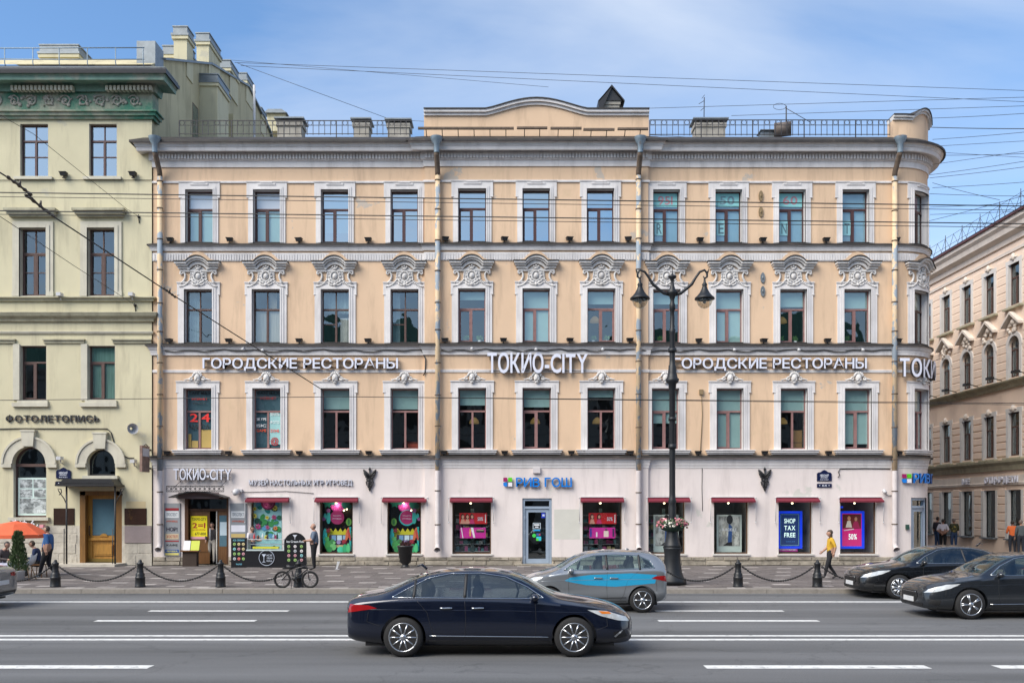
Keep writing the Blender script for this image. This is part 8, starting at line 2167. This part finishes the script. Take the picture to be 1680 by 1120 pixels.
def person(label, loc, rz, shirt, trousers, shoes, hair, pose=None, H=1.76, skin=SKIN, long_sleeve=False, shorts=False, fat=1.0, head_turn=0.0, long_hair=False, bald=False, cap=None):
    J = dict(BASEJ); J.update(pose or {}); k = H / 1.76
    t = thing('person', loc, label, 'person', None, rz)
    names = list(J); bm_v = [Vector(J[n]) * k for n in names]
    me = bpy.data.meshes.new('skeleton'); me.from_pydata(bm_v, [(names.index(a), names.index(b)) for a, b in BONES], [])
    o = bpy.data.objects.new('skeleton', me); COL.objects.link(o)
    md = o.modifiers.new('skin', 'SKIN'); md.use_smooth_shade = True
    for i, n in enumerate(names):
        r = RAD.get(n) or RAD[n[:-1]]
        f = fat if n in ('pelvis', 'waist', 'chest') else (1 + (fat - 1) * .4)
        o.data.skin_vertices[0].data[i].radius = (r * f * k, r * f * k * (.82 if n in ('chest', 'waist') and fat < 1.2 else 1)); o.data.skin_vertices[0].data[i].use_root = (n == 'pelvis')
    sb = o.modifiers.new('sub', 'SUBSURF'); sb.levels = 2
    dg = bpy.context.evaluated_depsgraph_get(); dg.update(); bme = bpy.data.meshes.new_from_object(o.evaluated_get(dg)); bpy.data.objects.remove(o)
    mats_ = [shirt, trousers, shoes, skin, hair]
    vs = [v.co.copy() for v in bme.vertices]; mb = MB(); mb.sm = True
    seg = []
    for a, b in BONES:
        A, B = Vector(J[a]) * k, Vector(J[b]) * k; n = b[:-1]
        if b in ('waist', 'chest', 'neckb') or n in ('sh',): m = 0
        elif b == 'neck': m = 3
        elif n == 'elb': m = 0
        elif n == 'wri': m = 0 if long_sleeve else 3
        elif n in ('hip', 'knee'): m = 1
        elif n == 'ank': m = 3 if shorts else 1
        else: m = 2
        seg.append((A, B, m))
    def near(p):
        best = None
        for A, B, m in seg:
            d = B - A; t_ = max(0, min(1, (p - A).dot(d) / max(d.length_squared, 1e-9))); q = (p - A - d * t_).length
            if m == 0 and (B - A).length > 0 and False: pass
            if best is None or q < best[0]: best = (q, m, t_)
        return best[1]
    polys = [tuple(p.vertices) for p in bme.polygons]
    k0 = len(mb.v); mb.v += [tuple(v) for v in vs]
    for f in polys:
        c = sum((vs[i] for i in f), Vector()) / len(f); mb.f.append(tuple(i + k0 for i in f)); mb.mi.append(near(c)); mb.smooth.append(True)
    # head
    hc = Vector(J['neck']) * k + Vector((0, -.02, .10)) * k; rot = Matrix.Rotation(head_turn, 3, 'Z')
    n1, n2 = 14, 12; hv = []
    for i in range(n1 + 1):
        th = math.pi * i / n1
        for q in range(n2):
            a = 2 * math.pi * q / n2; x, y, z = math.sin(th) * math.cos(a), math.sin(th) * math.sin(a), math.cos(th)
            sx = .078 * (1 - .22 * max(0, -z)); sy = .098 * (1 - .10 * max(0, -z)); hv.append(hc + rot @ Vector((x * sx, y * sy - .012 * max(0, -z), z * .122)) * k)
    k0 = len(mb.v); mb.v += [tuple(v) for v in hv]
    for i in range(n1):
        for q in range(n2):
            a = i * n2 + q; b = i * n2 + (q + 1) % n2; c = (hv[a] + hv[b] + hv[a + n2] + hv[b + n2]) / 4; lc = rot.inverted() @ (c - hc) / k
            isH = (lc.z > .055 - (.0 if not bald else -.2) or (lc.y > -.01 and lc.z > -.055 - (.05 if long_hair else 0) and abs(lc.y) > -.01 and lc.y > .012)) and not bald
            if bald: isH = lc.y > .02 and -.05 < lc.z < .03
            mb.f.append((k0 + a + n2, k0 + b + n2, k0 + b, k0 + a)); mb.mi.append(4 if isH else 3); mb.smooth.append(True)
    def ball(off, r, m): mb.cur = m; c = hc + rot @ Vector(off) * k; mb.ball(c, r[0] * k, r[1] * k, r[2] * k, 8, 6)
    ball((0, -.105, -.012), (.014, .022, .024), 3); ball((.08, .005, -.01), (.012, .02, .032), 3); ball((-.08, .005, -.01), (.012, .02, .032), 3)
    ball((.03, -.088, .018), (.012, .008, .007), 4); ball((-.03, -.088, .018), (.012, .008, .007), 4); ball((0, -.092, -.06), (.024, .008, .006), 3)
    if long_hair: ball((0, .045, -.08), (.085, .06, .16), 4); ball((0, .03, .03), (.088, .092, .10), 4)
    if cap: ball((0, .0, .06), (.09, .108, .075), 4); ball((0, -.11, .055), (.06, .06, .012), 4)
    # hands: palm and five fingers
    for s_, sg in (('l', 1), ('r', -1)):
        W, E = Vector(J['wri' + s_]) * k, Vector(J['elb' + s_]) * k; d = (W - E).normalized(); side = d.cross(Vector((0, 1, 0)))
        side = side.normalized() if side.length > .1 else Vector((1, 0, 0)); fwd = side.cross(d).normalized(); mb.cur = 3
        fw = Vector((0, -1, 0)) - d * (Vector((0, -1, 0)).dot(d)); fw = fw.normalized() if fw.length > .1 else fwd
        up = d.cross(fw).normalized()
        mb.wtube([W - d * .02, W + d * .03 * k, W + d * .085 * k], [.03 * k, .036 * k, .03 * k], 8)
        for q in range(4):
            b0 = W + d * .075 * k + fw * (.027 - .018 * q) * k; ln = (.07, .08, .075, .058)[q] * k; cu = up * (-sg) * .012 * k
            mb.wtube([b0, b0 + d * ln * .5 + cu * .4, b0 + d * ln * .95 + cu * 1.6], [.0095 * k, .0085 * k, .006 * k], 6)
        b0 = W + d * .03 * k + fw * .03 * k; mb.wtube([b0, b0 + (d * .7 + fw * .7).normalized() * .035 * k, b0 + (d + fw * .45).normalized() * .065 * k], [.011 * k, .010 * k, .007 * k], 6)
    ob = mb.build('body', mats_, None, fix=False); ob.parent = t; ob.matrix_parent_inverse = Matrix.Identity(4)
    return t
def cloth(n, c): return mat(n, c, .9, .12, 9, obj=True)
WALK = {'kneel': (.10, -.13, .50), 'ankl': (.10, -.22, .10), 'toel': (.11, -.40, .07), 'kneer': (-.10, -.02, .49), 'ankr': (-.10, .24, .14), 'toer': (-.11, .10, .03), 'elbl': (.24, .12, 1.15), 'wril': (.22, .08, .93), 'elbr': (-.24, -.02, 1.14), 'wrir': (-.22, -.20, .98)}
BEHIND = {'elbl': (.27, .10, 1.14), 'wril': (.06, .22, 1.0), 'elbr': (-.27, .10, 1.14), 'wrir': (-.06, .23, .98)}
FORE = {'elbl': (.24, -.02, 1.13), 'wril': (.2, -.26, 1.12), 'elbr': (-.24, -.02, 1.13), 'wrir': (-.18, -.26, 1.10)}
def sit(dz=-.47):
    P = {n: (v[0], v[1] + .0, v[2] + dz) for n, v in BASEJ.items() if n in ('pelvis', 'waist', 'chest', 'neckb', 'neck') or n[:-1] in ('hip', 'sh', 'elb', 'wri')}
    for s_, sg in (('l', 1), ('r', -1)): P.update({'knee' + s_: (sg * .13, -.42, .50), 'ank' + s_: (sg * .13, -.40, .09), 'toe' + s_: (sg * .14, -.58, .035), 'hip' + s_: (sg * .09, -.02, .46), 'elb' + s_: (sg * .25, -.08, .70), 'wri' + s_: (sg * .12, -.34, .66)})
    for n, dy in (('chest', -.06), ('neckb', -.13), ('neck', -.18), ('waist', -.02)): P[n] = (0, P[n][1] + dy, P[n][2])
    for s_ in 'lr': q = P['sh' + s_]; P['sh' + s_] = (q[0], q[1] - .10, q[2])
    return P
JEANS = cloth('blue_jeans', (.035, .065, .14)); DARKT = cloth('black_trousers', (.015, .015, .018)); SHOE = mat('dark_shoe', (.03, .028, .028), .5, .1); WSHOE = mat('white_shoe', (.6, .6, .6), .5, .1); HBR = mat('brown_hair', (.06, .04, .025), .7, .3, 20); HBK = mat('black_hair', (.02, .017, .015), .6, .3, 20); HGR = mat('grey_stubble', (.20, .16, .14), .7, .2, 20)
def P_at(px, d, z=PAV): return (gx(px, d), d, z)
person('stout man in a blue t-shirt and black trousers walking left of the oak door', P_at(78, 30.4), R(-88), cloth('blue_tshirt', (.03, .10, .26)), DARKT, WSHOE, HBR, WALK, 1.78, fat=1.22)
person('person in a dark blue jacket seated under the orange parasol', P_at(63, 31.0), R(-80), cloth('navy_jacket', (.012, .025, .075)), DARKT, SHOE, HBR, sit(), 1.72, long_sleeve=True)
person('seated person with pale trousers and grey top at the left edge', P_at(3, 30.3), R(80), cloth('grey_brown_top', (.12, .10, .095)), cloth('pale_trousers', (.45, .46, .56)), WSHOE, HBK, sit(), 1.72, long_sleeve=True)
person('bald stout ice cream vendor in a grey blue t-shirt beside the arched board', P_at(515, 34.6), R(-85), cloth('grey_blue_tshirt', (.12, .155, .21)), DARKT, SHOE, HGR, FORE, 1.76, fat=1.3, bald=True)
person('customer in a white shirt behind the ice cream menu at the counter', P_at(413, 36.9), R(60), cloth('white_shirt', (.60, .56, .57)), JEANS, SHOE, HBR, FORE, 1.62, head_turn=.2)
person('pedestrian in a yellow top with long brown hair by the tax free window', P_at(1362, 30.2), R(-95), cloth('yellow_top', (.60, .36, .03)), DARKT, SHOE, HBR, WALK, 1.64, long_hair=True)
person('man in a white shirt with hands behind his back across the side street', P_at(1547, 48.2), R(150), cloth('white_short_shirt', (.62, .60, .66)), DARKT, SHOE, HBK, BEHIND, 1.76, skin=SKIN2, fat=1.15, head_turn=-.5)
person('man in a camouflage t-shirt and jeans across the side street', P_at(1565, 48.6), R(175), mat('camouflage_cloth', (.045, .05, .025), .9, .3, 9, col2=(.35, .26, .06), fac2=(.53, .57), scale2=7, obj=True), JEANS, SHOE, HGR, FORE, 1.78, skin=SKIN2, cap=True)
person('person in a dark patterned top behind the man in the white shirt', P_at(1538, 49.8), R(110), cloth('dark_print_top', (.03, .028, .04)), JEANS, SHOE, HBK, None, 1.86, long_sleeve=False)
person('worker in an orange vest at the right edge', P_at(1661, 44.6), R(160), mat('orange_vest', (.75, .16, .04), .8, .1, 9), cloth('dark_work_trousers', (.03, .035, .05)), SHOE, HBK, FORE, 1.74, skin=SKIN2)
person('person in a grey jacket beside the orange vest at the right edge', P_at(1675, 44.0), R(170), cloth('grey_jacket', (.10, .12, .13)), cloth('dark_slate_trousers', (.03, .035, .05)), SHOE, HGR, None, 1.78, long_sleeve=True)
person('person in pale trousers stepping through the open restaurant door', P_at(348, FY + .25, PAV + .03), R(10), cloth('dark_shirt', (.05, .045, .045)), cloth('beige_trousers', (.34, .31, .27)), SHOE, HBK, WALK, 1.74, long_sleeve=True)

# ------------------------------------------------------------------ plants and lamps inside the upper windows
LEAFG = mat('houseplant_green', (.09, .20, .04), .7, .3, 14)
def sill_plant(i, fl, du, label):
    u0, u1, z0, z1 = wins[fl][i]; c = (u0 + u1) / 2 + du; p = pbase(c) - .33
    t = thing('window_plant', main_map(c, z0 + .06, p), label, 'plant', 'plants on the window sills')
    mb = MB(); q = Vector(main_map(c, z0 + .05, p)); mb.lathe([(.05, 0), (.07, .1), (.06, .1)], q, 10); mb.build('pot', WPL, t)
    mb = MB()
    for k in range(70):
        a = rng.uniform(0, 6.28); b = q + Vector((0, 0, .1)); tip = b + Vector((math.cos(a) * rng.uniform(.03, .17), math.sin(a) * .05, rng.uniform(.04, .24))); s2 = Vector((-math.sin(a), .3, math.cos(a))) * rng.uniform(.015, .03); m = b.lerp(tip, .65)
        mb.add([b, m - s2, tip, m + s2], [(0, 1, 2, 3)])
    mb.build('leaves', LEAFG, t, fix=False)['kind'] = 'stuff'
for i, du, w in ((4, -.25, 'left pane of the left centre window'), (4, .3, 'right pane of the left centre window'), (6, -.3, 'left pane of the third centre window'), (6, .25, 'right pane of the third centre window'), (7, -.2, 'window left behind the street lamp'), (9, -.4, 'left pane two windows from the corner drainpipe'), (9, .2, 'right pane two windows from the corner drainpipe'), (10, -.3, 'window next to the corner drainpipe')):
    sill_plant(i, 3, du, 'green plant on the sill in the ' + w)
SHADE = emit_mat('lit_yellow_lampshade', (.30, .19, .06), .12)
for fl, i, du, w in ((3, 6, -.2, 'third storey, third centre window'), (3, 9, -.25, 'third storey, second from the corner drainpipe'), (2, 4, .05, 'second storey, left centre window'), (2, 5, -.05, 'second storey, middle centre window'), (2, 6, -.1, 'second storey, right centre window'), (2, 9, -.25, 'second storey, second from the corner drainpipe')):
    u0, u1, z0, z1 = wins[fl][i]; c = (u0 + u1) / 2 + du; p = pbase(c) - .7; z = z0 + (z1 - z0) * .5
    t = thing('pendant_lamp', main_map(c, z, p), 'yellow lit lampshade hanging inside the window, ' + w, 'lamp', 'lampshades in the restaurant windows')
    q = Vector(main_map(c, z, p)); mb = MB(); mb.lathe([(.21, -.13), (.18, 0), (.08, .11), (.02, .13)], q, 14); mb.build('shade', SHADE, t); mb = MB(); mb.wtube([q + Vector((0, 0, .15)), q + Vector((0, 0, .9))], .008, 4); mb.build('cord', BLACK, t)
# curtains
def curtain(i, fl, a, b, f0, f1, m, label):
    u0, u1, z0, z1 = wins[fl][i]; H = z1 - z0; p = pbase((u0 + u1) / 2) - .36; A, B = u0 + (u1 - u0) * a, u0 + (u1 - u0) * b; n = 24; mb = MB(main_map); vs = []
    for k in range(n + 1):
        u = A + (B - A) * k / n; o = .025 * math.sin(k * 1.7) + .01 * math.sin(k * .6); vs += [main_map(u, z1 - H * f1, p + o), main_map(u, z1 - H * f0, p + o * .7)]
    mb.sm = True; mb.add(vs, [(2 * k, 2 * k + 2, 2 * k + 3, 2 * k + 1) for k in range(n)])
    tag(mb.build('curtain', m, None, fix=False), label, 'curtain', 'curtains in the upper windows')
CW = mat('white_net_curtain', (.50, .50, .47), .95, .15, 5); CB = mat('beige_curtain', (.34, .31, .25), .95, .2, 5); CGN = mat('blue_grey_curtain', (.22, .30, .32), .95, .2, 5)
curtain(0, 3, 0, .45, 0, 1, CGN, 'blue grey curtain in the left third storey window'); curtain(1, 3, .55, .8, 0, .95, CB, 'beige curtain in the second third storey window'); curtain(2, 3, 0, 1, 0, .42, CGN, 'short blue grey curtain in the third window of the third storey'); curtain(2, 3, .62, 1, .5, 1, CW, 'white cloth in the third window of the third storey'); curtain(3, 3, .0, .3, 0, 1, CGN, 'dim curtain in the fourth window of the third storey')
for i, (a, b, f, c) in enumerate(((3, .62, .84, (150, 60, 40)), (9, .5, .62, (140, 105, 60)))):
    u0, u1, z0, z1 = wins[2][a]; t = thing('box', main_map(u1 - .4, z0, -.45), ('orange' if a == 3 else 'wooden') + ' box standing inside a second storey window', 'box'); mb = MB(main_map); mb.box(u1 - .5, u1 - .08, z0 + .04, z1 - (z1 - z0) * (f + .05), -.55, -.4); mb.build('panel', paint(*c), t)
    mb = MB(main_map); mb.box(u1 - .52, u1 - .06, z0 + .3, z0 + .34, -.4, -.385); mb.build('batten', paint(*[int(q * .7) for q in c]), t)
